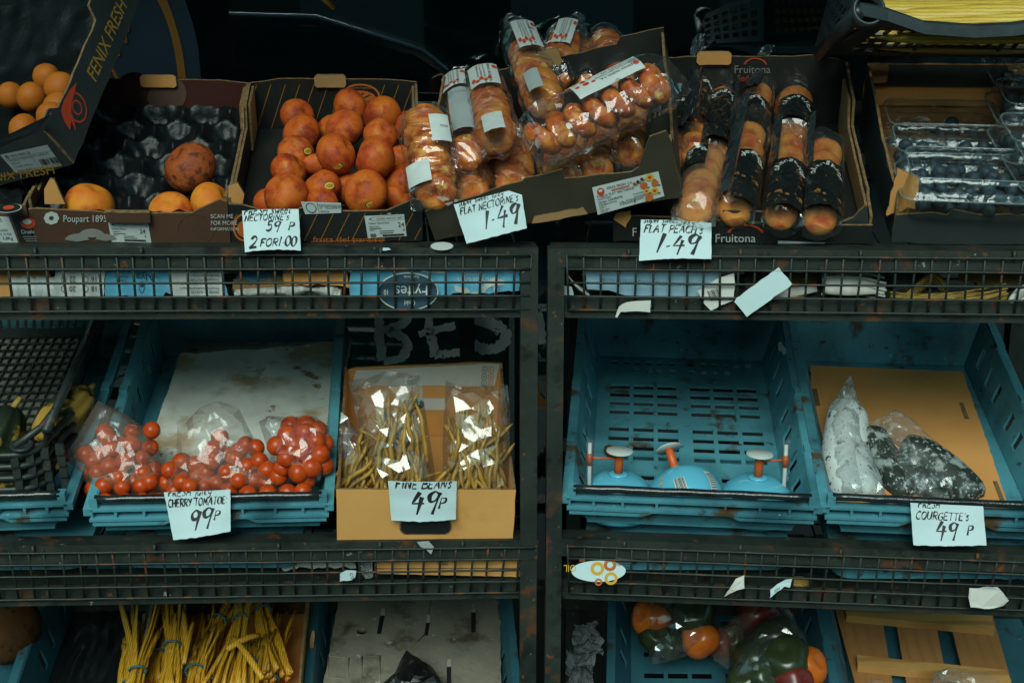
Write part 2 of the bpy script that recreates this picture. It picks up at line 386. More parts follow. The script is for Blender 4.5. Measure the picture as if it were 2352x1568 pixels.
mat("label_dim", (.30,.34,.34), (.36,.40,.40), 12, .4)
mat("ink", (.010,.012,.013), rough=.6)
mat("ink_grey", (.10,.11,.11), rough=.6)
mat("print_white", (.50,.53,.50), rough=.6)
mat("print_grey", (.20,.19,.17), (.25,.24,.21), 20, rough=.6)
mat("print_fawn", (.115,.062,.042), rough=.6)
mat("print_orange", (.50,.12,.018), rough=.6)
mat("print_red", (.50,.055,.02), rough=.6)
mat("print_gold", (.36,.20,.03), rough=.5)
mat("print_green", (.06,.075,.02), rough=.6)
mat("print_yellow", (.65,.36,.03), rough=.5)
mat("print_teal", (.03,.16,.24), rough=.6)
mat("bow_white", (.52,.55,.52), rough=.5)
mat("orange_plastic", (.62,.10,.012), rough=.4)
mat("bottle_blue", (.10,.42,.56), (.115,.45,.60), 6, .22, coat=.2)
mat("bottle_dark", (.03,.28,.44), rough=.3)
mat("straw", (.75,.77,.75), rough=.35)
mat("nectarine", (.43,.052,.011), (.58,.132,.014), .9, .55, .08, 30, spec=.22, rnd=True, stain=[((.24,.027,.010), 1.1, .49, .65), ((.62,.25,.03), 1.4, .58, .8), ((.30,.04,.012), 14, .58, .70), ((.62,.30,.08), 26, .66, .70)])
mat("peach", (.68,.255,.018), (.62,.14,.014), .8, .65, .08, 40, spec=.25, rnd=True, stain=[((.46,.05,.012), .9, .52, .66), ((.28,.17,.06), 1.3, .64, .70)])
mat("peach_rotten", (.26,.050,.013), (.38,.085,.016), 1.6, .6, .8, 5, spec=.25, rnd=True, stain=[((.09,.026,.012), 3.2, .50, .62), ((.45,.22,.06), 5, .64, .72)])
mat("apricot", (.40,.125,.012), (.38,.095,.010), 1.0, .55, .1, 30, spec=.2, rnd=True, stain=[((.07,.03,.008), 1.9, .66, .71)])
mat("flat_nectarine", (.72,.28,.030), (.56,.10,.013), 1.1, .45, .05, 20, spec=.35, rnd=True, stain=[((.40,.038,.010), 1.3, .46, .60), ((.78,.48,.09), 1.3, .58, .70), ((.34,.05,.012), 9, .60, .70)])
mat("flat_peach", (.62,.25,.040), (.56,.15,.022), 1.1, .7, .1, 30, spec=.25, rnd=True, stain=[((.48,.07,.018), 1.2, .50, .66)])
mat("tomato", (.44,.040,.006), (.54,.075,.008), 1.2, .3, spec=.35, rnd=True, stain=[((.60,.16,.012), 1.6, .62, .75)])
mat("berry", (.013,.024,.035), (.036,.058,.076), 1.6, .55, .15, 12, spec=.35, rnd=True)
mat("bean", (.31,.155,.014), (.40,.21,.022), 50, .5, .4, 180, rnd=True, stain=[((.12,.06,.012), 60, .56, .7)])
mat("stalk", (.66,.34,.018), (.52,.255,.014), 30, .5, .3, 120, rnd=True, wave=((.30,.14,.010), 70, "X", 1), stain=[((.68,.48,.14), 24, .60, .75), ((.40,.16,.015), 9, .62, .72)])
mat("celery", (.60,.40,.04), (.66,.48,.08), 20, .5, .3, 90, wave=((.44,.25,.03), 60, 'Z', 2), stain=[((.42,.14,.03), 9, .58, .75)])
mat("rubber_band", (.01,.12,.16), rough=.5)
mat("husk", (.42,.26,.05), (.33,.2,.04), 22, .7, .4, 120, wave=((.2,.12,.03), 80, 'Y', 1))
mat("pepper_orange", (.58,.14,.010), (.52,.10,.008), 1, .25)
mat("pepper_green", (.018,.028,.010), (.030,.042,.014), 1, .25)
mat("pepper_red", (.13,.014,.008), rough=.3)
mat("courgette", (.012,.020,.014), (.024,.032,.024), 40, .5, .4, 90, stain=[((.28,.32,.31), 30, .54, .62), ((.34,.38,.37), 130, .56, .62), ((.10,.05,.015), 16, .64, .69)])
mat("courgette_white", (.50,.54,.52), (.62,.65,.62), 16, .6, .5, 120, stain=[((.03,.035,.03), 55, .60, .64), ((.08,.045,.012), 14, .62, .67)], speck=((.02,.022,.02), 150, .22))
mat("squash", (.40,.23,.045), (.34,.19,.035), 18, .6, .3, 60, spec=.2, stain=[((.02,.028,.012), 13, .50, .55)])
mat("squash_green", (.007,.013,.006), (.013,.020,.009), 18, .6, .3, 60, spec=.15, stain=[((.30,.17,.03), 16, .57, .62)])
mat("melon", (.075,.030,.010), (.11,.045,.014), 2, .85, .5, 5, spec=.2, stain=[((.03,.018,.008), 3, .55, .62)])
mat("wood", (.36,.155,.045), (.43,.19,.057), 7, .8, .25, 120, wave=((.36,.155,.043), 14, "X", 1.5))
mat("wood_light", (.54,.275,.075), (.60,.315,.09), 20, .8, .3, 120, wave=((.42,.19,.05), 9, "Y", 2))
mat("sleeve", (.007,.010,.010), (.014,.018,.018), 20, .2, .4, 60, stain=[((.24,.11,.028), 34, .60, .62), ((.12,.06,.02), 60, .62, .65)])
mat("strip", (.010,.015,.018), (.03,.042,.047), 18, .12, .4, 45, spec=.9)
mat("gold_line", (.30,.12,.02), rough=.5)
mat("crumpled", (.28,.31,.31), (.36,.38,.38), 20, .85, .6, 30)
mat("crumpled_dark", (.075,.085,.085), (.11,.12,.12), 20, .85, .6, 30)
mat("foam_net", (.50,.54,.52), (.6,.63,.6), 20, .7, .3, 60)
mat("brick", (.17,.085,.06), (.23,.12,.08), 3, .85, .3, 30)
mat("concrete", (.22,.21,.20), (.28,.27,.25), 2, .85, .3, 30)
mat("car_paint", (.015,.018,.02), rough=.15, coat=1.0)
mat("car_glass", (.008,.010,.011), rough=.04)
mat("chrome", (.75,.77,.78), rough=.12, metal=1)
mat("lamp_red", (.55,.08,.02), rough=.2)
mat("tyre", (.012,.012,.012), rough=.8)
mat("coat_dark", (.03,.035,.04), rough=.9)
mat("skin", (.42,.22,.14), rough=.55, sss=.1)
mat("hair", (.03,.02,.014), rough=.6)
film("film_bag", haze=.012, rough=.05, crumple=.22, sc=30, base=.035)
film("film_soft", haze=.11, rough=.09, crumple=.2, sc=20, base=.02, hazec=(.50,.40,.31))
film("film_clear", haze=.02, rough=.075, crumple=.25, sc=16, base=.075)
film("film_frost", haze=.10, rough=.10, crumple=.4, sc=18, frost=(38, .44, .60, .42), hazec=(.50,.55,.54), base=.06)
film("film_condensed", haze=.06, rough=.12, crumple=.5, sc=22, frost=(55, .52, .68, .30), hazec=(.72,.74,.70))
film("punnet_clear", tintc=(.95,.98,.98), haze=.006, rough=.05, crumple=.14, sc=30, base=.03)
film("punnet_rim", tintc=(.9,.95,.95), haze=.15, rough=.10, crumple=.1, sc=30, base=.09, hazec=(.5,.6,.62))
film("tape_clear", haze=.14, rough=.1, crumple=.6, sc=60, base=.1)
film("glass", tintc=(.60,.72,.72), haze=.0, rough=.01, crumple=0.0, sc=1, base=.075)
film("smoky", tintc=(.30,.31,.31), haze=.05, rough=.2, crumple=.3, sc=14, hazec=(.06,.065,.065), base=.02)
# ---------------------------------------------------------------- the street and the shop
gm = MB(); gm.box((-30, -5, -.3), (30, 3, 0)); solo(gm, "pavement", "pavement", None, None, kind="structure")
gm = MB(); gm.box((-60, -60, -.5), (60, 60, -.12)); solo(gm, "road", "asphalt", None, None, kind="structure")
YW = 2.62                                         # the shop window's plane
shop = thing("shopfront", "dark shop window with orange arc on blue panel and hand painted letters behind the racks", "shopfront", Vector((0, YW, 0)))
m = MB(); m.box((-4, YW+.03, .02), (4, YW+2.2, .04)); m.box((-4, YW+2.2, .02), (4, YW+2.25, 3)); m.box((-4.05, YW+.03, .02), (-4, YW+2.2, 3)); m.box((4, YW+.03, .02), (4.05, YW+2.2, 3)); m.box((-4, YW+.03, 3), (4, YW+2.25, 3.05))
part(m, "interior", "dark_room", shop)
m = MB(); m.box((-4, YW, .3), (4, YW+.008, 2.9)); part(m, "window_pane", "glass", shop)
m = MB(); m.box((-4, YW-.03, 0), (4, YW+.05, .3)); m.box((-4, YW-.04, 2.9), (4, YW+.1, 3.6)); m.box((-4.2, YW-.04, 0), (-4, YW+.1, 3.6)); m.box((4, YW-.04, 0), (4.2, YW+.1, 3.6))
part(m, "window_frame", "shop_black", shop)
m = MB(); m.add([Vector(p) for p in ((-5,YW,2.75),(5,YW,2.75),(5,1.35,2.42),(-5,1.35,2.42),(-5,1.35,2.30),(5,1.35,2.30))], [(0,1,2,3),(3,2,5,4)], "shop_black"); part(m, "unseen_awning", "shop_black", shop)  # unseen awning above the view, added to shade the top shelf's back
def wy(px, py, y): v = ray(px, py); return CAM + v * ((y - CAM.y) / v.y)
def flat_poly(mb, pts, y, th, mt):
    P = [wy(a, b, y) for a, b in pts]; M = Matrix(((1,0,0,0),(0,0,-1,y),(0,1,0,0),(0,0,0,1)))
    mb.panel([(p.x, p.z) for p in P], M, 0, th, mt, mt, mt)
m = MB(); flat_poly(m, [(258,-60), (396,-60), (425,0), (445,60), (456,110), (462,180), (240,180)], YW-.004, .003, "decal_blue")
A1 = [(362,-40), (384,0), (405,60), (420,120), (428,180)]; A2 = [(410,180), (402,120), (387,60), (364,5), (335,-40)]
flat_poly(m, catmull(A1, 4) + catmull(A2, 4), YW-.008, .003, "decal_orange")
part(m, "window_decal", ["decal_blue", "decal_orange"], shop)
sw = catmull([(275,190), (262,165), (250,140), (258,120), (275,130), (272,100), (268,80), (280,88), (292,100), (288,75), (275,50), (285,38), (298,55), (296,75)], 4)
m = MB(); m.tube([wy(a, b, YW-.008) for a, b in sw], .006, 4, "decal_orange", flat=.3); part(m, "window_decal", "decal_orange", shop)
m = MB(); m.tube([wy(a, b, YW-.008) for a, b in ((735,-10), (768,22))], .008, 4, "decal_orange", flat=.3); part(m, "window_decal", "decal_orange", shop)
# hand painted letters on the glass
m = MB()
def brush(pts, wpx):
    P = catmull(pts, 6); L1, L2 = [], []
    for i, q in enumerate(P):
        a, b = P[max(i-1, 0)], P[min(i+1, len(P)-1)]; dx, dy = b[0]-a[0], b[1]-a[1]; l = math.hypot(dx, dy) or 1
        k1, k2 = wpx/2*random.uniform(.7, 1.2), wpx/2*random.uniform(.7, 1.2)
        L1.append((q[0]-dy/l*k1, q[1]+dx/l*k1)); L2.append((q[0]+dy/l*k2, q[1]-dx/l*k2))
    V = [wy(*q, YW-.003) for q in L1] + [wy(*q, YW-.003) for q in L2]; n = len(P)
    m.add(V, [(i, n+i, n+i+1, i+1) for i in range(n-1)], "grey_brush")
brush([(866,700), (870,740), (874,790), (878,828)], 24); brush([(872,700), (930,705), (935,735), (900,752), (880,756)], 20); brush([(890,760), (926,775), (936,800), (915,824), (882,828)], 22)
brush([(985,705), (986,750), (994,790), (1000,818)], 22); brush([(962,768), (1000,757), (1046,748)], 18); brush([(998,815), (1030,812), (1064,808)], 18); brush([(980,706), (1030,704)], 20)
brush([(1150,712), (1110,705), (1086,722), (1110,738), (1150,752), (1162,775), (1140,800), (1112,800), (1088,790)], 26)
brush([(1228,700), (1238,740), (1246,790)], 22); brush([(1200,706), (1290,706)], 20)
part(m, "painted_letters", "grey_brush", shop)
m = MB(); flat_poly(m, [(1228,862), (1236,868), (1240,905), (1262,926), (1262,950), (1250,935), (1222,930), (1222,922), (1232,920)], YW-.006, .003, "orange_paint"); part(m, "painted_mark", "orange_paint", shop)
# across the street (seen only as reflections): terrace and a parked car
terr = thing("terrace_house", "long grey terrace with dark windows across the street reflected in the glass", "building", Vector((0, -13, 0)))
m = MB(); m.box((-25, -15, -.12), (25, -13, 5.5), None, "concrete"); part(m, "wall", "concrete", terr)
m = MB()
for i in range(-8, 9):
    for z in (.8, 3.3): m.box((i*2.9-.6, -13.02, z), (i*2.9+.6, -12.99, z+1.6))
part(m, "window", "car_glass", terr)
car = thing("parked_car", "dark saloon car parked in the street and reflected in the shop window", "car", Vector((-1.6, -3.4, 0)))
def car_body(prof, y0, y1, mt, ins=.0):
    mb = MB(); M = Matrix(((1,0,0,-1.1),(0,0,-1,-3.3),(0,1,0,-.12),(0,0,0,1))); mb.panel(prof, M, y0, y1, mt, mt, mt); return mb
part(car_body([(-2.1,.35),(2.5,.35),(2.55,.6),(2.4,.95),(1.2,1.12),(-2.4,1.15),(-2.5,.95),(-2.5,.6)], 0, 1.7, "car_paint"), "body", "car_paint", car)
part(car_body([(1.2,1.12),(.75,1.42),(.1,1.62),(-2.0,1.64),(-2.35,1.16)], .10, 1.60, "car_glass"), "cabin_glass", "car_glass", car)
part(car_body([(1.02,1.26),(.75,1.44),(.1,1.63),(-2.0,1.655),(-2.0,1.70),(.12,1.675),(.80,1.475),(1.06,1.28)], .08, 1.62, "chrome"), "roof", "chrome", car)
m = MB(); M = Matrix(((1,0,0,-1.1),(0,0,-1,-3.3),(0,1,0,-.12),(0,0,0,1)))
for zz in (-.012,): m.tube([M @ Vector(p) for p in ((-2.3,1.16,zz), (1.2,1.13,zz))], .014, 6, "chrome")
m.tube([M @ Vector(p) for p in ((-2.3,1.66,.02), (-.6,1.70,.02), (.12,1.68,.02), (.80,1.47,.02), (1.15,1.20,.02))], .017, 10, "chrome"); part(m, "trim", "chrome", car)
for xx in (-1.35, 1.35):
    for zz in (0.02, 1.68):
        m = MB(); m.lathe([(.0,-.09),(.30,-.09),(.33,-.06),(.33,.06),(.30,.09),(.0,.09)], Matrix.Translation((-1.1+xx, -3.3-zz, .21)) @ Matrix.Rotation(R(90), 4, 'X'), 24, "tyre"); part(m, "wheel", "tyre", car)
m = MB(); m.box((-1.1+1.25, -3.33, .98), (-1.1+1.50, -3.28, 1.04)); part(m, "headlight", "lamp_red", car)
# ---------------------------------------------------------------- the two racks
RACK_GROUP = "green steel racks standing side by side"
def tier(root, pl, pr, back, h=.116, x_in=(.0, .0), floor=True, fl=.058):
    A, B = W(*pl), W(*pr); M = frame(A, B, 0); w_ = (B - A).length; X = lambda x, y, z: M @ Vector((x, y, z))
    m = MB(); m.box((0, .004, -.004), (w_, fl+.004, 0), M); m.box((0, 0, -.029), (w_, .004, .0005), M); m.box((0,fl,-.03),(w_,fl+.004,-.0045),M)
    part(m, "top_rail", "rack_paint", root)
    m = MB(); x0, x1 = x_in[0], w_ - x_in[1]; n = int((x1 - x0) / .0254); off = (x1 - x0 - n*.0254)/2
    zt, zb = -.009, -h + .006; lv = 5
    def pos(x, t): return X(x, -.0045 + back*t + random.uniform(-.0009, .0009), zt + (zb - zt)*t)
    for i in range(n+1):
        x = x0 + off + i*.0254; j = random.uniform(-.0022, .0022); k = random.uniform(-.0022, .0022)
        m.tube([pos(x+j, -.02), pos(x + (j+k)/2, .5), pos(x+k, 1.02)], .00195, 6, "wire")
    for r_ in range(lv):
        t = r_/(lv-1); m.tube([pos(x0 + off + (x1-x0-2*off)*q/24, t) + Vector((0, -.0030, 0)) for q in range(25)], .0018, 6, "wire")
    x = x0 + .1
    while x < x1:                                  # weld lugs
        m.tube([X(x, -.004, .002), X(x, -.006, -.012)], .003, 5, "wire"); x += random.uniform(.13, .22)
    part(m, "wire_basket", "wire", root)
    m = MB(); m.box((0, back+.003, -h), (w_, back+.007, -h+.026), M); m.box((0, back+.0072, -h), (w_, back+.05, -h+.004), M); m.box((0, back+.05, -h), (w_, back+.054, -h+.030), M); m.box((0, back+.0,-h-.008),(w_,back+.003,-h+.004),M)
    part(m, "bottom_rail", "rack_paint", root)
    if floor:
        m = MB(); x = x0 + .02
        while x < x1:
            m.tube([X(x, back+.05, -h+.032), X(x, .30, -h+.05), X(x, .52, -h+.07)], .0019, 5, "wire"); x += .0254*2
        for y in (.12, .19, .26, .33): m.tube([X(x0, y, -h+.034+.04*(y-.05)), X(x1, y, -h+.034+.04*(y-.05))], .0019, 5, "wire")
        part(m, "basket_floor", "wire", root)
    return M, w_
def post(root, px0, px1, ptop, pbot, depth=.03):
    a, b, c, d = W(px0, ptop, -.002), W(px1, ptop, -.002), W(px1+2, pbot, -.002), W(px0+2, pbot, -.002)
    m = MB(); w_ = (b-a).length; M = Matrix.Translation(a); zb = 0
    m.box((0, 0, -a.z), (w_, depth, .0), M); part(m, "post", "rack_paint", root)
rackL = thing("display_rack", "green painted steel rack left of the narrow gap with wire baskets under its shelves", "rack", W(600, 1228) * 1.0 - Vector((0, 0, .715)), RACK_GROUP)
ML1, wL1 = tier(rackL, (-420, 570), (1237, 570), .006, h=.100)
ML2, wL2 = tier(rackL, (-420, 1259), (1237, 1240), .026, h=.104, fl=.036)
post(rackL, 1196, 1236, 572, 1640)
rackR = thing("display_rack", "green painted steel rack right of the narrow gap with rusty wire baskets under its shelves", "rack", W(1800, 1240) - Vector((0, 0, .72)), RACK_GROUP)
MR1, wR1 = tier(rackR, (1258, 571), (2700, 580), .012, h=.101, x_in=(.022, 0))
MR2, wR2 = tier(rackR, (1258, 1236), (2700, 1286), .024, h=.106, x_in=(.022, 0), fl=.036)
post(rackR, 1259, 1297, 572, 1640)
for root, M1, M2, wd, side in ((rackL, ML1, ML2, wL1, 1), (rackR, MR1, MR2, wR1, 0)):
    for x in ((0.02, wd - .035) if side else (.0, wd - .05)):                     # rear legs and the sloping shelf bars that carry the crates
        p = M2 @ Vector((x, .58, 0)); m = MB(); m.box((p.x, p.y, 0), (p.x+.03, p.y+.03, M1.translation.z + .1)); part(m, "rear_leg", "rack_paint", root)
    for M_, tl, zz in ((M1, 22, -.006), (M2, 14, -.02)):
        m = MB()
        for y in (.36, .55): 
            z = zz + math.tan(R(tl))*(y - .05) - .012
            m.box((0, y, z - .02), (wd, y + .02, z), M_)
        part(m, "shelf_bar", "rack_paint", root)
# lowest shelf, below the picture, that carries the bottom crates
for root, M2, wd in ((rackL, ML2, wL2), (rackR, MR2, wR2)):
    m = MB(); m.box((0, 0, -.50), (wd, .06, -.47), M2); m.box((0, .5, -.36), (wd, .53, -.33), M2); part(m, "bottom_shelf", "rack_paint", root)
# ---------------------------------------------------------------- builders for goods
def unit_fruit(name, kind, mt):
    nu, nv = 28, 20; V = []; F = []
    for j in range(nv+1):
        th = math.pi*j/nv
        for i in range(nu):
            ph = 2*math.pi*i/nu; s, c = math.sin(th), math.cos(th); r = 1.0; z = c; rad = s
            if kind == "round":                      # peach / nectarine: stalk dimple and a shallow seam
                d = math.exp(-(th/.34)**2); z = c*.96 - .22*d; rad = s*(1 + .05*math.sin(th)); seam = math.exp(-((ph-math.pi)/.16)**2)*math.sin(th)
                rad *= 1 - .05*seam; z += .05*math.exp(-((th-math.pi)/.25)**2)*-1
                k = 1 + .025*noise.noise(Vector((s*math.cos(ph), s*math.sin(ph), c))*1.5)
            elif kind == "flat":                     # doughnut peach
                z = .56*c*(1 - .62*math.exp(-(s/.42)**2)); rad = s*1.0; k = 1 + .05*noise.noise(Vector((s*math.cos(ph), s*math.sin(ph), c))*1.3)
                seam = math.exp(-((ph-math.pi)/.2)**2)*s; rad *= 1 - .06*seam
            elif kind == "long": z = c*1.14; k = 1 + .03*noise.noise(Vector((s*math.cos(ph), s*math.sin(ph), c))*1.5)
            elif kind == "pepper":
                z = c*1.05 - .25*math.exp(-(th/.4)**2); lob = abs(math.cos(1.5*ph)); k = 1; rad = s*(.84 + .17*lob) * (1.0 - .10*(c < 0)*abs(c))
            elif kind == "berry": d = math.exp(-(th/.35)**2); z = c*.88 - .12*d; k = 1
            else: k = 1; z = c*.97 - .05*math.exp(-(th/.3)**2)
            V.append(Vector((rad*math.cos(ph)*k, rad*math.sin(ph)*k, z*k)))
    F = [(j*nu+i, (j+1)*nu+i, (j+1)*nu+(i+1) % nu, j*nu+(i+1) % nu) for j in range(nv) for i in range(nu)]
    mb = MB(); mb.add(V, F, mt, True); return mb.mesh(name, mt)
FR = {"nectarine": unit_fruit("nectarine", "round", "nectarine"), "peach": unit_fruit("peach", "round", "peach"), "rotten": unit_fruit("rotten_peach", "round", "peach_rotten"),
      "apricot": unit_fruit("apricot", "long", "apricot"), "flat_nectarine": unit_fruit("flat_nectarine", "flat", "flat_nectarine"), "flat_peach": unit_fruit("flat_peach", "flat", "flat_peach"),
      "tomato": unit_fruit("cherry_tomato", "tom", "tomato"), "berry": unit_fruit("blueberry", "berry", "berry"), "pepper_orange": unit_fruit("pepper", "pepper", "pepper_orange"),
      "pepper_green": unit_fruit("pepper", "pepper", "pepper_green"), "pepper_red": unit_fruit("pepper", "pepper", "pepper_red"), "melon": unit_fruit("melon", "tom", "melon")}
def rnd_rot(): return rot_from(Vector((random.gauss(0,1), random.gauss(0,1), random.gauss(0,1))), random.uniform(0, 6.3))
def sticker(parent, P, r, px, py, rad=.009, mt=("ink", "print_yellow")):
    """small oval sticker hugging the fruit where the picture shows it"""
    v = ray(px, py).normalized(); oc = CAM - P; b = oc.dot(v); c = oc.dot(oc) - (r*1.02)**2; dsc = b*b - c
    if dsc < 0: return
    q = (CAM + v*(-b - math.sqrt(dsc)) - P).normalized(); u = Vector((0,0,1)).cross(q).normalized(); w_ = q.cross(u); mb = MB()
    for k, (rr, mt_) in enumerate(((rad, mt[0]), (rad*.84, mt[1]), (rad*.62, "print_gold"))):
        R_ = r*(1.045 + .006*k); V = [P + q*R_]
        for ring in (.5, 1):
            for i in range(16):
                a = 2*math.pi*i/16; V.append(P + (q*r + u*rr*ring*math.cos(a) + w_*rr*ring*(.68 if k < 2 else .40)*math.sin(a)).normalized()*R_)
        mb.add(V, [(0, 1+i, 1+(i+1) % 16) for i in range(16)] + [(1+i, 17+i, 17+(i+1) % 16, 1+(i+1) % 16) for i in range(16)], mt_, True)
    part(mb, "sticker", list(mt), parent)
def Mfront(M, z=0.0):    # a carton's front face: x along, y up the face, z towards the street
    return M @ Matrix(((1,0,0,0),(0,0,-1,-z),(0,1,0,0),(0,0,0,1)))
def Mback(M, l): return M @ Matrix(((1,0,0,0),(0,0,-1,l),(0,1,0,0),(0,0,0,1)))
def Mside(M, x): return M @ Matrix(((0,0,1,x),(1,0,0,0),(0,1,0,0),(0,0,0,1)))
TH = .0042
def carton(name, label, cat, M, w_, l, front, back, side, outer, inner, base_mat=None, group=None, left=None, holes_back=(), edge="kraft_edge", back_inner=None, amp=.0008):
    t = thing(name, label, cat, M, group); MF = Mfront(M); PAN[t.name] = P_ = []
    m = MB(); m.panel(rough([(0, 0), (w_, 0)] + front[::-1], amp, .02), MF, -TH, 0, outer, inner, edge); P_.append((MF, part(m, "front_panel", outer, t)))
    m = MB(); m.panel(rough([(0, 0), (w_, 0)] + back[::-1], amp, .02), Mback(M, l), -TH, 0, back_inner or inner, outer, edge); P_.append((Mback(M, l), part(m, "back_panel", outer, t)))
    for x, sd_, (z0, z1), (a, b) in ((0, left or side, (0, TH), (inner, outer)), (w_, side, (-TH, 0), (outer, inner))):
        m = MB(); m.panel(rough([(TH+.0015, 0), (l-.0015, 0)] + [(min(max(y, TH+.0015), l-.0015), z) for y, z in sd_[::-1]], amp, .02), Mside(M, x), z0, z1, a, b, edge); P_.append((Mside(M, x), part(m, "side_panel", outer, t)))
    m = MB(); m.box((TH+.002, TH+.002, .0005), (w_-TH-.002, l-.003, TH), M, base_mat or inner); part(m, "base", base_mat or inner, t)
    return t
def tab(t, MP, x0, x1, y0, y1, mt="kraft", z=.001, th=.011, name="handle_tab"):
    m = MB(); m.panel(rough([(x0+.004, y0), (x1-.004, y0), (x1, y0+.004), (x1, y1-.004), (x1-.004, y1), (x0+.004, y1), (x0, y1-.004), (x0, y0+.004)], .0006, .01), MP, z, z+th, mt, mt, "kraft_edge" if mt != "kraft" else "kraft_dark"); part(m, name, mt, on_panel(t, MP))
def quadfn(M, c, off):
    """(u,v) in metres on the plane of M inside the picture corners tl,tr,br,bl; returns fn, width, height"""
    tl, tr, br, bl = [loc(*p, M) for p in c]; wd = ((tr-tl).length + (br-bl).length)/2; ht = ((tl-bl).length + (tr-br).length)/2
    def fn(x, y):
        u, v = x/wd, y/ht; p = bl*(1-u)*(1-v) + br*u*(1-v) + tr*u*v + tl*(1-u)*v; return M @ Vector((p.x, p.y, off))
    return fn, wd, ht
def label_on(t, M, c, mt, items, off=.0008, name="label"):
    """printed label stuck on a panel; items: ('t',x,y,h,text,mat[,sx]) ('r',x0,y0,x1,y1,mat) ('e',cx,cy,rx,ry,mat) in fractions of height (x too)"""
    fn, wd, ht = quadfn(M, c, off); m = MB(); k = ht
    m.surf(lambda u, v: fn(u*wd, v*ht), 6, 4, mt, smooth=False); deco(m, M, c, off, items, ht); return part(m, name, mt, on_panel(t, M))
def deco(m, M, c, off, items, k=None):
    if k is None: k = quadfn(M, c, 0)[2]
    for n_, it in enumerate(items):
        f2 = quadfn(M, c, off + .0004 + .00004*n_)[0]
        if it[0] == 't': m.text(it[4], it[3]*k*1.38, f2, it[5], it[1]*k, it[2]*k, sx=it[6] if len(it) > 6 else .8)
        elif it[0] == 'r':
            x0, y0, x1, y1 = [q*k for q in it[1:5]]; m.add([f2(x0,y0), f2(x1,y0), f2(x1,y1), f2(x0,y1)], [(0,1,2,3)], it[5])
        elif it[0] == 'e':
            m.add([f2(it[1]*k, it[2]*k)] + [f2((it[1]+it[3]*math.cos(a*math.pi/12))*k, (it[2]+it[4]*math.sin(a*math.pi/12))*k) for a in range(24)], [(0, 1+i, 1+(i+1) % 24) for i in range(24)], it[5])
        elif it[0] == 'o':                           # ring
            rr = it[6] if len(it) > 6 else .8; a0, a1 = (it[7], it[8]) if len(it) > 8 else (0, 24)
            V = []; 
            for a in range(int(a0), int(a1)+1):
                for q in (1, rr): V.append(f2((it[1]+it[3]*q*math.cos(a*math.pi/12))*k, (it[2]+it[4]*q*math.sin(a*math.pi/12))*k))
            m.add(V, [(2*i, 2*i+1, 2*i+3, 2*i+2) for i in range(int(a1)-int(a0))], it[5])
        elif it[0] == 'l':                           # stroke
            x0, y0, x1, y1, wd_ = [q*k for q in it[1:6]]; l = math.hypot(x1-x0, y1-y0); nx, ny = -(y1-y0)/l*wd_/2, (x1-x0)/l*wd_/2
            m.add([f2(x0-nx,y0-ny), f2(x1-nx,y1-ny), f2(x1+nx,y1+ny), f2(x0+nx,y0+ny)], [(0,1,2,3)], it[6])
def barcode(x0, y0, x1, y1, mt="ink", n=22):
    out = []; x = x0; st = (x1-x0)/n
    for i in range(n):
        if random.random() < .75: out.append(('r', x, y0, x + st*random.uniform(.3, .85), y1, mt))
        x += st
    return out
def faint(x0, y0, x1, rows, dy, mt="ink_grey", h=.03):
    return [('r', x0, y0 - i*dy, x0 + (x1-x0)*random.uniform(.5, 1), y0 - i*dy + h, mt) for i in range(rows)]
def prints(t, M, c, items, off=.0005, name="print"):
    m = MB(); deco(m, M, c, off, items); return part(m, name, [items[0][5]] if items else "ink", on_panel(t, M))
# ---------------------------------------------------------------- film packs
def film_tube(A, B, n, wd, th, mt, m, seed=0, fin=(.20, .20), flare=(.9, .9), sec=20, rings=34, amp=.0050, off=0.0, v0=0, v1=1, u0=0, u1=1):
    y = (B - A).normalized(); x = y.cross(n).normalized(); z = x.cross(y); L = (B - A).length
    def half(v):
        a0 = min(1, v/fin[0]) if fin[0] else 1; a1 = min(1, (1-v)/fin[1]) if fin[1] else 1
        tt = min(a0, a1); s = tt**.72 if (fin[0] if a0 < a1 else fin[1]) > .15 else math.sin(tt*math.pi/2)**.75; fl = flare[0] if a0 < a1 else flare[1]
        return wd/2*(fl + (1-fl)*tt), max(.0012, th/2*s)
    def fn(u, v):
        if 0 < v < 1: g_ = noise.noise_vector(Vector((u*sec % sec*.9, v*rings*.9, seed*3.7))); v = max(0, min(1, v + .55*g_.x/rings)); u = u + .45*g_.y/sec
        v = v0 + (v1-v0)*v; u = u0 + (u1-u0)*u; a, b = half(v); an = 2*math.pi*u; c, s = math.cos(an), math.sin(an)
        p = Vector((a*math.copysign(abs(c)**.85, c), (v-.5)*L, b*s))
        q = Vector((p.x*30, p.y*30, p.z*45)) + Vector((seed*7.3, seed*3.1, 0)); e = 1 - min(1, b/(th/2+1e-6))
        d = amp*(noise.noise(q) + .6*abs(noise.noise(q*2.3))) + e*.006*math.sin(p.x*170 + seed*5)*.8
        nr = Vector((c, 0, s)).normalized(); p = p + nr*(d + off) if e < .5 else p + Vector((0, 0, d + off*s))
        return A.lerp(B, .5) + x*p.x + y*p.y + z*p.z
    m.surf(fn, sec, rings, mt, smooth=False)
    return fn, x, y, z, L
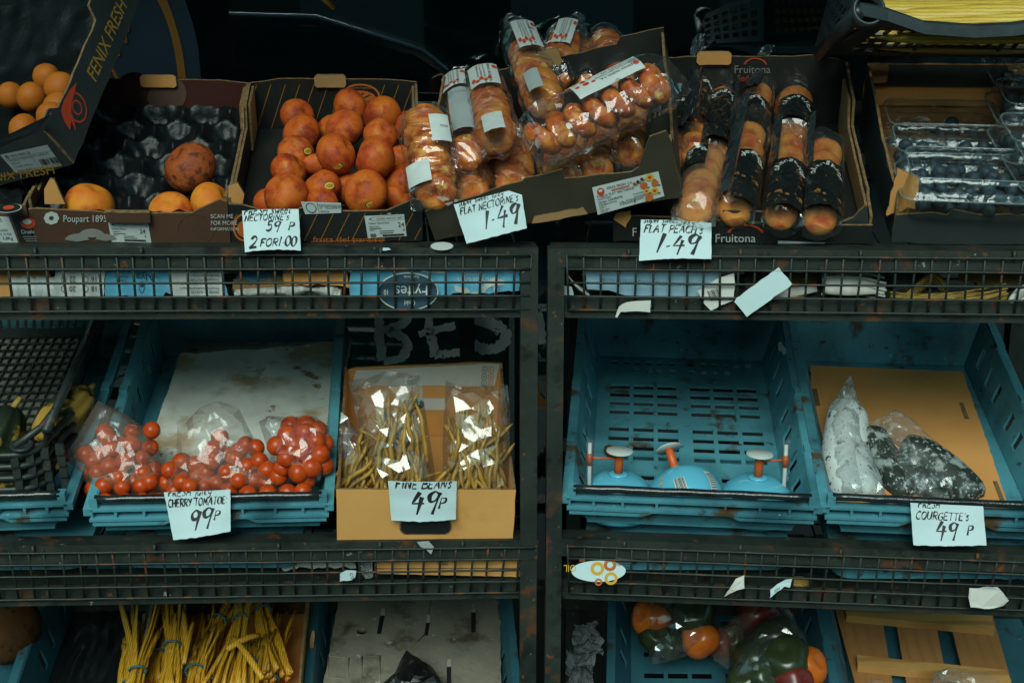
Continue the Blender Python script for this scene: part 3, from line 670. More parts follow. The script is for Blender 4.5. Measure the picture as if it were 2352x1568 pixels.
def flat_pack(name, label, cat, A, B, n, wd, th, nf, fruit="flat_nectarine", mt="film_bag", group=None, seed=0, f0=.12, f1=.85, lean=.6, fin=(.16, .2), flare=(.85, 1.0), rr=None, fruit_name="flat_nectarine"):
    """a clear sleeve with a row of flat fruit inside"""
    t = thing(name, label, cat, A.lerp(B, .5), group); m = MB(); fn, x, y, z, L = film_tube(A, B, n, wd, th, mt, m, seed, fin, flare)
    part(m, "film", mt, t); rr = rr or min(wd, th*1.25)*.43
    for i in range(nf):
        v = f0 + (f1-f0)*(i+.5)/nf; P = A + y*(L*v) + x*random.uniform(-.002, .002) - z*(th*.02)
        ax = (y*math.cos(lean) + z*math.sin(lean) + x*random.uniform(-.25, .25)).normalized()
        s = rr*random.uniform(.94, 1.05); inst(FR[fruit], fruit_name, TRS(P, rot_from(ax, random.uniform(0, 6)), (s, s, s*random.uniform(.95, 1.1))), t)
    return t, fn, x, y, z, L
def pack_label(t, A, x, y, z, L, wd, th, v0, v1, u0, u1, mt, items=(), flip=False, seed=0, bulge=.92, name="label", off=.0035, wr=.0012, res=10):
    """label wrapped over the bag: v along the bag, u across (-1..1)"""
    def base(u, v): a = u*wd/2*.98; return A + y*(L*v) + x*a + z*(th/2*math.sqrt(max(0, 1 - (u*bulge)**2)) + off + wr*(noise.noise(Vector((u*3, v*20, seed))) + .8*abs(noise.noise(Vector((u*7, v*33, seed+.5))))))
    m = MB(); m.surf(lambda a, b: base(u0 + (u1-u0)*a, v0 + (v1-v0)*b), res, int(res*1.4), mt, smooth=name == 'label'); W_, H_ = abs((u1-u0)*wd/2), abs((v1-v0)*L)
    def fn(px, py):                                   # metres on the label; flip turns the writing along the bag
        a, b = ((px/W_, py/H_), (1 - py/W_, px/H_), (py/W_, 1 - px/H_))[int(flip)]
        p = base(u0+(u1-u0)*a, v0+(v1-v0)*b); return p + z*.0007
    if flip == 1:                                     # bag labels are drawn on a 48 x 45 mm master and stretched to fit
        kx, ky = H_/.048, W_/.045; q = min(kx, ky); fn0 = fn; fn = lambda px, py: fn0(px*kx, py*ky)
    for it in items:
        if it[0] == 't': m.text(it[4], it[3]*1.38, fn, it[5], it[1], it[2])
        elif it[0] == 'e': m.add([fn(it[1], it[2])] + [fn(it[1]+it[3]*math.cos(q*math.pi/8), it[2]+it[4]*math.sin(q*math.pi/8)) for q in range(16)], [(0, 1+i, 1+(i+1) % 16) for i in range(16)], it[5])
        elif it[0] == 'arc':                          # text on an arc: (cx,cy,r,a0,a1,h,body,mat)
            _, cx, cy, r_, a0, a1, h, body, mm = it
            for i, ch in enumerate(body):
                a = R(a0 + (a1-a0)*(i+.5)/len(body)); o = Vector((cx + r_*math.cos(a), cy + r_*math.sin(a))); ta = a + math.pi/2
                m.text(ch, h*1.38, lambda px, py, o=o, ta=ta: fn(o.x + px*math.cos(ta) - py*math.sin(ta), o.y + px*math.sin(ta) + py*math.cos(ta)), mm, align='CENTER')
    return part(m, name, mt, t)
def fruit_print(x0, y0, s, n=7):
    out = []
    for i in range(n):
        a, b = x0 + (i % 4)*s*1.15 + random.uniform(-.2, .2)*s, y0 + (i//4)*s*1.25 + random.uniform(-.2, .2)*s; r_ = s*random.uniform(.3, .55)
        out.append(('e', a, b, r_, r_*.9, random.choice(["print_orange", "print_yellow", "print_red"])))
        if i % 2: out.append(('e', a, b, r_*.4, r_*.4, "board_maroon"))
    return out
def pillow(outline, o, n, front, back, mt, m, seed=0, amp=.005, power=.5, step=.013, smooth=False):
    """loose bag: closed outline (picture points) on the plane (o,n), filled out to both sides with randomly creased film"""
    P = [hitp(a, b, o, n) for a, b in outline]; c = sum(P, Vector())/len(P); n = n.normalized(); U = n.orthogonal().normalized(); V_ = n.cross(U)
    q2 = [Vector(((p-c).dot(U), (p-c).dot(V_))) for p in P]; E = []
    for i, a in enumerate(q2):
        b = q2[(i+1) % len(q2)]; k_ = max(1, int((b-a).length/step)); E += [a.lerp(b, k/k_) for k in range(k_)]
    rg = random.Random(seed*77+5); xs = [p.x for p in q2]; ys = [p.y for p in q2]
    def inside(p):
        r_ = False
        for i, a in enumerate(E):
            b = E[i-1]
            if (a.y > p.y) != (b.y > p.y) and p.x < (b.x-a.x)*(p.y-a.y)/(b.y-a.y) + a.x: r_ = not r_
        return r_
    def dist(p):
        d = 9
        for i, a in enumerate(E):
            b = E[i-1]; ab = b-a; l2 = ab.length_squared; t = 0 if l2 < 1e-12 else max(0, min(1, (p-a).dot(ab)/l2)); d = min(d, (p-a-ab*t).length)
        return d
    for sgn, dep in ((1, front), (-1, back)):
        I = []; area = (max(xs)-min(xs))*(max(ys)-min(ys)); tries = int(area/(step*step)*5)
        for _ in range(tries):
            p = Vector((rg.uniform(min(xs), max(xs)), rg.uniform(min(ys), max(ys))))
            if all((p-q).length > step*.62 for q in I) and inside(p) and dist(p) > step*.4: I.append(p)
        ds = [dist(p) for p in I]; R_ = max(ds + [step])
        pts = E + I; hs = [0]*len(E) + [dep*(1-(1-min(1, d/(R_*.8)))**2)**power for d in ds]
        vo, _, fo, *_r = delaunay_2d_cdt(pts, [(i, (i+1) % len(E)) for i in range(len(E))], list(), 1, 1e-7)
        look = {(round(p.x, 6), round(p.y, 6)): h for p, h in zip(pts, hs)}; VV = []
        for p in vo:
            h = look.get((round(p.x, 6), round(p.y, 6)), 0); w3 = c + U*p.x + V_*p.y; g = (w3-c)*26 + Vector((seed*5, seed*3, sgn*4))
            d = amp*(noise.noise(g) + .8*abs(noise.noise(g*2.1)) - .5*abs(noise.noise(g*4))) + rg.uniform(-.0016, .0016)
            VV.append(w3 + n*(sgn*h + (d if h > 0 else d*.2)))
        F = [tuple(f) if ((vo[f[1]]-vo[f[0]]).cross(vo[f[2]]-vo[f[0]]) > 0) == (sgn > 0) else tuple(f)[::-1] for f in fo]
        m.add(VV, F, mt, smooth)
    return c
# ---------------------------------------------------------------- price cards
CARD_GROUP = "handwritten price cards"
def card(corners, d, lines, label, curl=.006, name="price_card", tape=True):
    """paper card: picture corners tl,tr,br,bl with depths d=(top,bottom); lines: (text, x, y, h, stroke, ymax)"""
    tl, tr, br, bl = [W(*p, dd) for p, dd in zip(corners, (d[0], d[0], d[1], d[1]))]; wd, ht = ((tr-tl).length+(br-bl).length)/2, ((tl-bl).length+(tr-br).length)/2
    nr = (br-bl).cross(tl-bl).normalized(); sd_ = random.random()*50
    def fn(x, y, off=.0006):
        u, v = x/wd, y/ht; p = bl*(1-u)*(1-v) + br*u*(1-v) + tr*u*v + tl*(1-u)*v
        return p + nr*(curl*(1-v)**2*math.sin(u*2.2+.5) + .0016*noise.noise(Vector((u*3+sd_, v*2.5, 0))) + .0025*math.sin(u*math.pi) + off)
    m = MB(); 
    def edge(u, v):
        yy = v*ht
        if v == 0: yy += .0010*noise.noise(Vector((u*11+sd_, 0, 3)))
        return fn(u*wd + (.0005*noise.noise(Vector((v*7, sd_, 1))) if u in (0, 1) else 0), yy, 0)
    m.surf(edge, 30, 22, "paper"); m.surf(lambda u, v: edge(u, v) - nr*.0006, 30, 22, "paper")
    o = solo(m, name, "paper", label, "price card", CARD_GROUP)
    m = MB()
    for body, x, y, h, st, ym in lines:
        if body[0].isdigit() and h > .2: h *= 1.12; st *= 1.35
        
        nat = sum(.4 if ch == " " else GL[ch][0] + .1 for ch in body)*h*ht + .2*h*ht; sx_ = min(.95, (.97 - x)*wd/nat)
        scribble(m, body, fn, x*wd, y*ht, h*ht, min(st, h*ht*.15), "ink", ymax=None if ym is None else ym*ht, sx=sx_)
    part(m, "handwriting", "ink", o); return o
# ================================================================ TOP SHELF
# ---- brown peach carton
MU1 = frame(W(80, 557, .05), W(530, 557, .05), 21); wU1 = (W(530,557,.05)-W(80,557,.05)).length; lU = .39
peach_box = carton("peach_carton", "brown printed carton with empty black cup tray holding five yellow peaches", "fruit box", MU1, wU1, lU,
    front=[(0, .056), (.012,.058), (.105, .051), (.107,.05), (.175,.05), (.235, .050), (wU1-.045, .056), (wU1-.01, .072), (wU1, .07)], back=[(0, .085), (.05, .093), (wU1-.05, .093), (wU1, .088)],
    side=[(0, .075), (.04, .074), (.05, .060), (.27, .060), (.285, .092), (.36,.095), (lU, .088)], outer="board_brown", inner="board_brown", base_mat="kraft", back_inner="board_maroon")
MF = Mfront(MU1)
tab(peach_box, Mback(MU1, lU), .105, .165, .082, .103, "kraft", .0015, .006)
x0, x1 = loc(246, 495, MF).x, loc(346, 495, MF).x; m = MB(); m.panel(rough([(x0,.040),(x1,.040),(x1+.001,.056),(x0-.001,.057)], .0008, .01), MF, .001, .010, "board_brown", "board_brown", "kraft_edge"); part(m, "folded_flap", "board_brown", peach_box)
m = MB(); p = lambda a, b: tuple(loc(a, b, MF)[:2]); m.panel([p(100,474), p(99,440), p(112,416), p(122,418), p(147,474)], MF, -.012, -.007, "kraft", "kraft", "kraft_edge"); part(m, "corner_flap", "kraft", peach_box)
m = MB(); m.panel([p(523,470), p(524,432), p(545,426), p(560,452), p(556,474)], MF, -.012, -.007, "kraft", "kraft", "kraft_edge"); part(m, "corner_flap", "kraft", peach_box)
for s_ in (0, 1):                                   # kraft lining of the raised rear corners
    xx = TH+.001 if s_ == 0 else wU1-TH-.005; m = MB(); m.panel([(.29,.02),(.375,.02),(.375,.088),(.30,.087)], Mside(MU1, xx), 0, .004, "kraft", "kraft", "kraft_edge"); part(m, "corner_lining", "kraft", peach_box)
C1 = [(84,471), (528,471), (528,556), (84,556)]
it = []
for i in range(8):
    a = i*math.pi/4; it.append(('e', .34+.10*math.cos(a), .66+.10*math.sin(a), .075, .075, "print_white"))
it += [('e', .34, .66, .055, .06, "board_brown"), ('t', .60, .56, .19, "Poupart 1895", "print_white", .70)]
for cx, cy, r_ in ((.92, .02, .25), (1.25, .13, .28), (1.58, .04, .22)): it.append(('o', cx, cy-.0, r_*1.15, r_*.9, "print_grey", .02, 1, 11))
it += [('t', 3.98, .66, .115, "SCAN ME", "print_white"), ('t', 3.98, .48, .115, "FOR MORE", "print_white"), ('t', 3.98, .33, .088, "INFORMATION", "print_white"), ('o', 3.62, .35, .42, .45, "print_fawn", .97)]
prints(peach_box, MF, C1, it)
label_on(peach_box, MF, [(248,508), (340,511), (348,557), (257,555)], "label_white", [('o',.9,.85,.75,.11,"ink",.93), ('t',.45,.81,.085,"GLOBAL HMG SAT 9997","ink"), ('t',.1,.62,.10,"Yellow Peach","ink"), ('t',.12,.50,.075,"Catherina","ink"), ('t',1.25,.46,.23,"24","ink"), ('t',1.42,.27,.13,"A","ink"), ('t',.12,.32,.085,"Cat: I","ink"), ('r',.55,.07,1.45,.15,"ink")] + faint(.12,.42,.9,1,.1) + faint(.55,.30,1.2,2,.09))
prints(peach_box, Mback(MU1, lU-.0005), [(240,172),(640,172),(640,240),(240,240)], [('e', 1.9, .35, .62, .62, "print_fawn"), ('e', .9, .6, .5,.5,"board_maroon")], off=.0006)
for cx, cz in ((.115,.036), (.155,.040), (.135,.025)):  # pale circles printed on the left side's inner face
    MS = Mside(MU1, TH+.0004); m = MB(); m.add([MS @ Vector((cx + .016*math.cos(a*math.pi/8), cz + .016*math.sin(a*math.pi/8), .0006)) for a in range(16)], [tuple(range(16))], "print_grey"); part(m, "print", "print_grey", peach_box)
# black tray with hollows
tr = MB(); tw, tl_ = wU1-2*TH-.006, lU-TH*2-.012
def tray(u, v):
    x, y = u*tw, v*tl_; z = .036; best = 9
    for r_ in range(-1, 7):
        for c_ in range(-1, 6):
            cx, cy = (c_ + (.5 if r_ % 2 else 0))*.078 + .012, r_*.064 + .02; best = min(best, math.hypot((x-cx)/.042, (y-cy)/.038))
    d = max(0, 1-best**2); z = .050 - .034*d**.85 + .007*abs(noise.noise(Vector((x*40, y*40, 0)))) + .0030*noise.noise(Vector((x*110, y*110, 1)))
    e = min(u, 1-u, v, 1-v)/.03
    if e < 1: z = z*e + (.050+.006*noise.noise(Vector((x*60, y*60, 3))))*(1-e)
    return MU1 @ Vector((TH+.003+x, TH+.003+y, max(.008, z)))
tr.surf(tray, 84, 100, "tray_film"); solo(tr, "fruit_tray", "tray_film", "black plastic tray with empty hollows lining the brown peach carton", "fruit tray", M=MU1)
def loose(kind, name, px, py, rpx, M, h, label, cat, group, stk=None, r=None, spin=None, zdir=None):
    P = hit(px, py, M, h); r0 = r or .03; q_ = M.inverted() @ P
    if q_.y < r0 + TH:                               # keep it behind the front panel, on the same line of sight
        P = hitp(px, py, M @ Vector((0, r0 + TH, 0)), (M.to_3x3() @ Vector((0, 1, 0))).normalized())
    dep = -(RC.inverted() @ (P - CAM)).z; r_ = r or rpx*dep/FPX
    ax = zdir if zdir is not None else (Vector((random.uniform(-1,1), random.uniform(-.9,.4), random.uniform(.2,1))))
    o = inst(FR[kind], name, TRS(P, rot_from(ax, random.uniform(0,6.3)), (r_*random.uniform(.95,1.04), r_*random.uniform(.95,1.04), r_*random.uniform(.92,1.02))), None, label, cat, group)
    for s_ in (stk or []): sticker_w(o, P, r_, *s_)
    return o
def sticker_w(o, P, r_, px, py, rad=.0095):          # fruit roots carry a scale, so the sticker hangs in their local space
    M = RM[o.name]; sticker(o, P, r_, px, py, rad)
PG = "yellow peaches left in the brown carton"
loose("rotten", "peach", 437, 386, 60, MU1, .062, "big wrinkled dark red rotten peach lying on the empty black tray", "peach", PG)
loose("peach", "peach", 207, 472, 54, MU1, .040, "large orange yellow peach at the carton's front left above the printed name", "peach", PG)
loose("peach", "peach", 176, 500, 28, MU1, .026, "small orange peach tip peeking over the carton edge in front of the large peach", "peach", PG, r=.024)
loose("peach", "peach", 393, 486, 47, MU1, .038, "red flushed peach with dark seam right of the brown folded flap", "peach", PG, zdir=Vector((.1,-.6,.8)))
loose("peach", "peach", 486, 468, 48, MU1, .042, "orange peach with grey bruise in the carton's front right corner", "peach", PG)
# ---- black and gold nectarine carton
MU2 = frame(W(532, 557, .05), W(970, 553, .05), 21); wU2 = (W(970,553,.05)-W(532,557,.05)).length
nect_box = carton("nectarine_carton", "black carton with gold pinstripes heaped with loose red nectarines", "fruit box", MU2, wU2, lU,
    front=[(0, .065), (.02, .065), (.055, .052), (.10,.052), (.104,.058), (.165,.058), (.169,.052), (.235, .052), (.275, .072), (wU2, .070)], back=[(0, .088), (.05, .096), (wU2-.05, .096), (wU2, .09)],
    side=[(0, .074), (.04, .074), (.05, .058), (.28, .058), (.29, .093), (.36,.097), (lU, .09)], outer="board_black", inner="board_black", base_mat="board_black")
MF = Mfront(MU2)
tab(nect_box, Mback(MU2, lU), .112, .166, .084, .106, "kraft_dark", .0015, .006)
for s_ in (0, 1):
    xx = TH+.001 if s_ == 0 else wU2-TH-.005; m = MB(); m.panel([(.29,.01),(.375,.01),(.375,.09),(.30,.089)], Mside(MU2, xx), 0, .004, "kraft", "kraft", "kraft_edge"); part(m, "corner_lining", "kraft", nect_box)
def stripes(M, w_, h, n, slant, off, mt="gold_line", wd=.0014, h0=.002, cut=None):
    m = MB()
    for i in range(n):
        x = (i+.5)/n*(w_+slant) - slant; a, b = (x, h0), (x+slant, h)
        def cl(p, q):
            if p[0] < .002: f = (.002-p[0])/(q[0]-p[0]+1e-9); return (.002, p[1]+(q[1]-p[1])*f)
            if p[0] > w_-.002: f = (w_-.002-p[0])/(q[0]-p[0]-1e-9); return (w_-.002, p[1]+(q[1]-p[1])*f)
            return p
        a, b = cl(a, b), cl(b, a)
        if b[1]-a[1] < .004: continue
        m.add([M @ Vector((a[0]-wd/2, a[1], off)), M @ Vector((a[0]+wd/2, a[1], off)), M @ Vector((b[0]+wd/2, b[1], off)), M @ Vector((b[0]-wd/2, b[1], off))], [(0,1,2,3)], mt)
    return m
part(stripes(MF, wU2, .049, 13, .022, .0006), "pinstripes", "gold_line", on_panel(nect_box, MF))
part(stripes(Mback(MU2, lU), wU2, .086, 13, .03, .0006), "pinstripes", "gold_line", on_panel(nect_box, Mback(MU2, lU)))
part(stripes(Mside(MU2, TH), .28, .055, 15, .012, .0006), "pinstripes", "gold_line", nect_box)
MB_ = Mback(MU2, lU)
prints(nect_box, MB_, [(781,192),(866,192),(866,248),(781,248)], [('e',.76,.5,.76,.5,"print_orange"), ('e',.76,.5,.68,.43,"board_black"), ('e',.76,.36,.62,.36,"print_orange"), ('t',.42,.22,.13,"king de magig","board_black"), ('l',.6,.4,.9,.62,.05,"board_black"), ('l',.9,.42,1.15,.55,.05,"board_black"), ('l',.5,.55,.75,.6,.04,"board_black"), ('t',.28,.80,.10,"the fruit of paradise","print_orange",.9)], off=.0009)
C2 = [(532,478), (969,478), (969,556), (532,556)]
prints(nect_box, MF, C2, [('t', 2.05, .02, .16, "fruta del paraiso", "print_orange", 1.25), ('l',2.0,.03,3.9,.06,.02,"print_orange"), ('e',.33,.45,.30,.42,"print_orange"), ('e',.33,.45,.25,.36,"board_black"), ('e',.33,.40,.2,.25,"print_orange"), ('l',3.95,.85,4.05,.86,.025,"print_white"), ('l',5.1,.88,5.2,.88,.025,"print_white"), ('l',5.2,.88,5.2,.78,.025,"print_white"), ('l',5.2,.2,5.2,.32,.025,"print_white")], off=.0009)
label_on(nect_box, MF, [(691,462), (783,465), (784,488), (701,491)], "label_white", [('o',.62,.5,.40,.42,"navy",.86), ('e',.62,.5,.3,.3,"label_white"), ('l',1.15,.02,1.15,.95,.03,"ink"), ('t',1.25,.42,.24,"N° V22339279","ink"), ('t',1.25,.1,.18,"ESPAÑA","ink"), ('l',1.2,.8,3.2,.8,.03,"ink_grey"), ('l',1.2,.7,3.0,.7,.03,"ink_grey")], off=.0014)
label_on(nect_box, MF, [(837,495), (928,491), (934,541), (845,546)], "label_white", [('o',.9,.85,.75,.11,"ink",.93), ('t',.45,.81,.085,"GLOBAL HMG SAT 9997","ink"), ('t',.1,.62,.10,"Yellow Nectariane","ink"), ('t',.12,.48,.08,"Nectariane","ink"), ('t',1.25,.44,.23,"24","ink"), ('t',1.42,.25,.13,"A","ink"), ('t',.12,.32,.085,"Cat: I","ink"), ('r',.6,.05,1.45,.13,"ink"), ('r',.12,.05,.34,.2,"ink_grey")] + faint(.12,.41,1.0,1,.1) + faint(.5,.28,1.4,2,.09), off=.0014)
NG = "loose nectarines heaped in the black and gold carton"
def N2P(a, b): return 545.5 + a*.3735, b*.3735
for a, b, r_, h, lab, st in (
    (370,715,108,.045,"duller red nectarine at the heap's back left under the kraft corner",[]),
    (395,825,115,.052,"shiny orange red nectarine second from the back along the left side",[]),
    (360,945,112,.048,"dark shaded nectarine with oval sticker halfway along the left side",[(432,930)]),
    (315,1055,115,.045,"dark red nectarine below the left shaded stickered one",[]),
    (300,1200,138,.052,"large red nectarine at the front left corner right above the price card",[]),
    (695,660,110,.060,"nectarine at the very back touching the printed oval emblem",[]),
    (890,710,118,.062,"bright red nectarine at the back right in front of the rear panel",[]),
    (660,790,113,.075,"nectarine with yellow oval sticker just behind the topmost stickered one",[(715,848)]),
    (605,945,128,.095,"topmost nectarine in the middle with oval sticker near its bottom",[(612,1022)]),
    (880,835,108,.078,"brownish dark nectarine on the upper right of the heap",[]),
    (845,975,130,.092,"plump plain nectarine on top right of the middle stickered one",[]),
    (525,1150,112,.055,"nectarine with half hidden yellow sticker behind the white flag label",[(566,1142)]),
    (525,1250,108,.040,"nectarine lying against the front flap behind the white flag label",[]),
    (790,1185,132,.060,"big nectarine in the front middle with sticker at the carton edge",[(822,1258)]),
    (690,1160,100,.040,"nectarine wedged behind the big front middle one on its left",[]),
    (1010,1115,115,.048,"nectarine on the front right below the bagged fruit",[]),
    (985,1215,95,.030,"low nectarine at the front right by the striped corner flap",[]),
    (1035,760,85,.050,"half hidden nectarine at the back right corner beside the clear bag",[]),
    (575,790,90,.040,"small nectarine glimpsed behind the stickered pair in the middle",[]),
    (1010,970,80,.055,"nectarine mostly hidden behind the leftmost clear bag",[]),
    (190,1250,95,.028,"nectarine tucked in the front left corner behind the large red one",[]),
    (470,1010,85,.035,"deep shaded nectarine in the gap left of the topmost one",[])):
    px, py = N2P(a, b); loose("nectarine", "nectarine", px, py, r_*.3735, MU2, h, lab, "nectarine", NG, [N2P(*s_) for s_ in st])
# ---- dark tilted flat nectarine carton
A3, B3 = W(998, 553, .045), W(1566, 452, -.01)
MU3 = frame(A3, B3, 21); wU3 = (B3-A3).length; lU3 = .36
MF = Mfront(MU3); p = lambda a, b: tuple(loc(a, b, MF)[:2])
flatn_box = carton("flat_nectarine_carton", "dark brown carton tipped up on its right side with bagged flat nectarines", "fruit box", MU3, wU3, lU3,
    front=[(0, .052), (.02,.055), p(1200,416), p(1206,410), p(1290,391), p(1298,410), (loc(1446,368,MF).x, .053), (loc(1458,345,MF).x, .060), p(1490,313), p(1532,299), (wU3, .09)],
    back=[(0, .10), (.04, .118), (.07,.122), (.08,.11), (wU3-.08, .112), (wU3-.07,.125), (wU3, .125)],
    side=[(0, .085), (.05, .08), (.06, .062), (.25, .062), (.26, .11), (lU3, .12)], outer="board_olive", inner="board_olive", base_mat="board_black", back_inner="board_black", amp=.0016)
tab(flatn_box, Mback(MU3, lU3), .165, .205, .10, .13, "kraft_dark", .0015, .006)
m = MB(); m.panel(rough([(.155,.001),(.24,.001),(.235,.013),(.16,.012)], .001, .01), MF, .0008, .004, "kraft_dark", "kraft_dark", "kraft_edge"); part(m, "hand_hole_flap", "kraft_dark", flatn_box)
CL = [(1360,430), (1512,393), (1526,450), (1373,493)]
it = [('e',.26,.78,.13,.14,"print_red"), ('e',.26,.82,.07,.05,"label_white"), ('t',.48,.79,.105,"FENIX FRESH, S.A.","ink"), ('r',.62,.71,1.25,.76,"print_orange"), ('t',.1,.58,.10,"Product: FLAT NECTARINE","ink"), ('t',.1,.49,.07,"WHITE FLESH","ink"), ('t',.1,.38,.09,"Variety: CAKEREINE","ink"), ('t',.1,.28,.08,"SIZE:B(61/67mm)","ink"), ('t',.1,.18,.08,"CAT: I","ink"), ('t',.1,.10,.06,"Origin: Spain","ink"), ('t',.1,.02,.06,"WEIGHT:","ink"), ('t',.78,.12,.15,"10x500g","ink"), ('t',1.3,.36,.06,"CON00000559","ink")] + faint(1.3,.28,1.8,3,.06,h=.02)
for cx, cy, r_, c_ in ((2.35,.86,.14,"print_yellow"), (2.05,.62,.13,"print_orange"), (2.5,.60,.12,"print_orange"), (2.1,.38,.10,"print_yellow"), (2.42,.32,.13,"print_yellow"), (2.15,.12,.14,"print_orange"), (1.85,.82,.055,"board_maroon"), (2.03,.88,.055,"board_maroon"), (1.7,.78,.05,"print_red")):
    cx *= .84; it.append(('e', cx, cy, r_, r_, c_)); 
    if c_ == "print_yellow": it.append(('e', cx, cy, r_*.45, r_*.45, "print_red"))
    it.append(('e', cx+r_*1.0, cy-r_*.9, .05, .022, "print_green"))
label_on(flatn_box, MF, CL, "label_white", it)
BG = "clear bags of flat nectarines in the tipped carton"
zc = (MU3.to_3x3() @ Vector((0,0,1))).normalized()
def P3(a, b): return 890 + a*.3735, b*.3735
def bag3(lab, a, b, h0, h1, wpx, nf, seed, th=.062, **k):
    A, B = hit(*P3(*a), MU3, h0), hit(*P3(*b), MU3, h1); dep = -(RC.inverted() @ (A.lerp(B,.5) - CAM)).z; wd = wpx*.3735*dep/FPX
    return (*flat_pack("bag_of_flat_nectarines", lab, "bag of fruit", A, B, (zc - Vector((0,.5,0))).normalized(), wd, th, nf, group=BG, seed=seed, **k), A, wd, th)
LAB = [('t', .002, .030, .0042, "FENIX FRESH, S.A.", "ink"), ('e', .008, .041, .004, .004, "print_red"), ('t', .002, .023, .003, "Product:FLAT NECTARINE", "ink"), ('t', .002, .018, .003, "Variety:CAKEREINE", "ink"), ('t', .002, .013, .003, "SIZE:B(61/67mm)", "ink")] + [('e', .036+.004*(k % 2), .006+.0062*k, .0036, .0034, random.choice(['print_orange', 'print_yellow', 'print_red'])) for k in range(5)]
# back rows first
bag3("printed dark sleeve of flat nectarines in the far right rear corner", (1330,230), (1440,520), .05, .06, 230, 5, 1, fin=(.05,.1), f0=.05, f1=.95)
bag3("dim printed sleeve of flat nectarines between the tall clear bag and rear corner sleeve", (1190,260), (1240,560), .05, .06, 150, 5, 2, fin=(.05,.1), f0=.05, f1=.95)
bag3("printed sleeve of flat nectarines low at the right behind the raised front corner", (1530,620), (1470,985), .035, .035, 210, 5, 3, fin=(.05,.05), f0=.05, f1=.95)
bag3("bag of flat nectarines upright at the front right beneath the long slanting bag", (1330,820), (1290,1090), .03, .03, 220, 4, 4, fin=(.05,.08), f0=.0, f1=.95)
bag3("glossy bag of flat nectarines in the front row right of the folded front notch", (1100,760), (1060,1120), .03, .035, 280, 4, 5, fin=(.05,.06), f0=.0, f1=.97, rr=.032)
bag3("bag of flat nectarines in the front row left of the folded front notch", (790,820), (770,1190), .03, .04, 260, 4, 6, fin=(.05,.05), f0=.0, f1=.98, rr=.031)
bag3("bag of pale yellow flat nectarines in the front row just above the price card", (560,880), (510,1240), .03, .04, 240, 4, 7, fin=(.05,.05), f0=.0, f1=.98, rr=.030)
q = bag3("tall pointed bag of flat nectarines with upright white label at the back", (1150,95), (1010,500), .09, .08, 270, 4, 8, fin=(.4,.1), f0=.38, f1=.95, flare=(.5,.9))
pack_label(q[0], q[6], q[2], q[3], q[4], q[5], q[7], q[8], .34, .70, -.60, .30, "label_white", LAB, flip=True, seed=8)
q = bag3("large upper bag of flat nectarines with peaked clear top and sideways label", (760,100), (990,690), .11, .11, 270, 5, 9, fin=(.38,.12), f0=.38, f1=.93, flare=(.45,.95), th=.07)
pack_label(q[0], q[6], q[2], q[3], q[4], q[5], q[7], q[8], .30, .58, -.8, .28, "label_white", LAB, flip=True, seed=9)
pack_label(q[0], q[6], q[2], q[3], q[4], q[5], q[7], q[8], .80, .97, -.10, .55, "label_dim", [], seed=9)
q = bag3("bag of flat nectarines with dirty white label lying behind the leftmost bag", (440,500), (500,1000), .085, .09, 240, 5, 10, fin=(.2,.12), f0=.2, f1=.95)
pack_label(q[0], q[6], q[2], q[3], q[4], q[5], q[7], q[8], .10, .30, -.5, .85, "label_white", LAB, flip=True, seed=10)
pack_label(q[0], q[6], q[2], q[3], q[4], q[5], q[7], q[8], .34, .84, -.62, .55, "label_dim", [('t', .004, .02, .004, "ORIGIN SPAIN", "ink_grey")], seed=11)
q = bag3("bag of flat nectarines with label across its top beside the large upper bag", (575,420), (700,950), .10, .105, 280, 5, 11, fin=(.24,.16), f0=.26, f1=.85, flare=(.7,.9))
pack_label(q[0], q[6], q[2], q[3], q[4], q[5], q[7], q[8], .20, .44, -.75, .62, "label_white", LAB, flip=True, seed=12)
pack_label(q[0], q[6], q[2], q[3], q[4], q[5], q[7], q[8], .78, .95, -.45, .45, "label_white", [], seed=13)
A, B = W(*P3(205,640), .13), W(*P3(310,1270), .012); y_ = (B-A).normalized()
q = flat_pack("bag_of_flat_nectarines", "leftmost bag of flat nectarines hanging over the join of the two cartons", "bag of fruit", A, B, Vector((-.15,-.85,.5)), .085, .062, 6, group=BG, seed=14, fin=(.16,.10), f0=.14, f1=.93, flare=(.5,.95))
pack_label(q[0], A, q[2], q[3], q[4], q[5], .085, .062, .24, .50, -.95, -.30, "label_white", [('t', .002, .02, .004, "6032", "ink")], seed=15)
pack_label(q[0], A, q[2], q[3], q[4], q[5], .085, .062, .66, .86, -.05, .86, "label_white", [], seed=16)
# the long slanting bag on top
A, B = hit(*P3(850,905), MU3, .125), hit(*P3(1790,440), MU3, .150); wd = .072
t, fn, x_, y_, z_, L_ = flat_pack("bag_of_flat_nectarines", "long bag of flat nectarines slanting across the top with big printed label", "bag of fruit", A, B, (zc - Vector((0,.6,0))).normalized(), .100, .074, 7, group=BG, seed=21, fin=(.12,.14), f0=.05, f1=.90, flare=(.8,.75), lean=.50, rr=.032)
pack_label(t, A, x_, y_, z_, L_, .10, .07, .38, .80, -.95, -.05, "label_white", [('t', .012, .024, .005, "FENIX FRESH, S.A.", "ink"), ('e', .006, .027, .004, .005, "print_red"), ('t', .004, .017, .0042, "Product:FLAT NECTARINE", "ink"), ('t', .004, .011, .0036, "Variety:CAKEREINE  500g", "ink"), ('t', .004, .006, .003, "Origin: Spain   Cat: I", "ink")] + fruit_print(.075, .008, .010, 7), flip=2, seed=22)
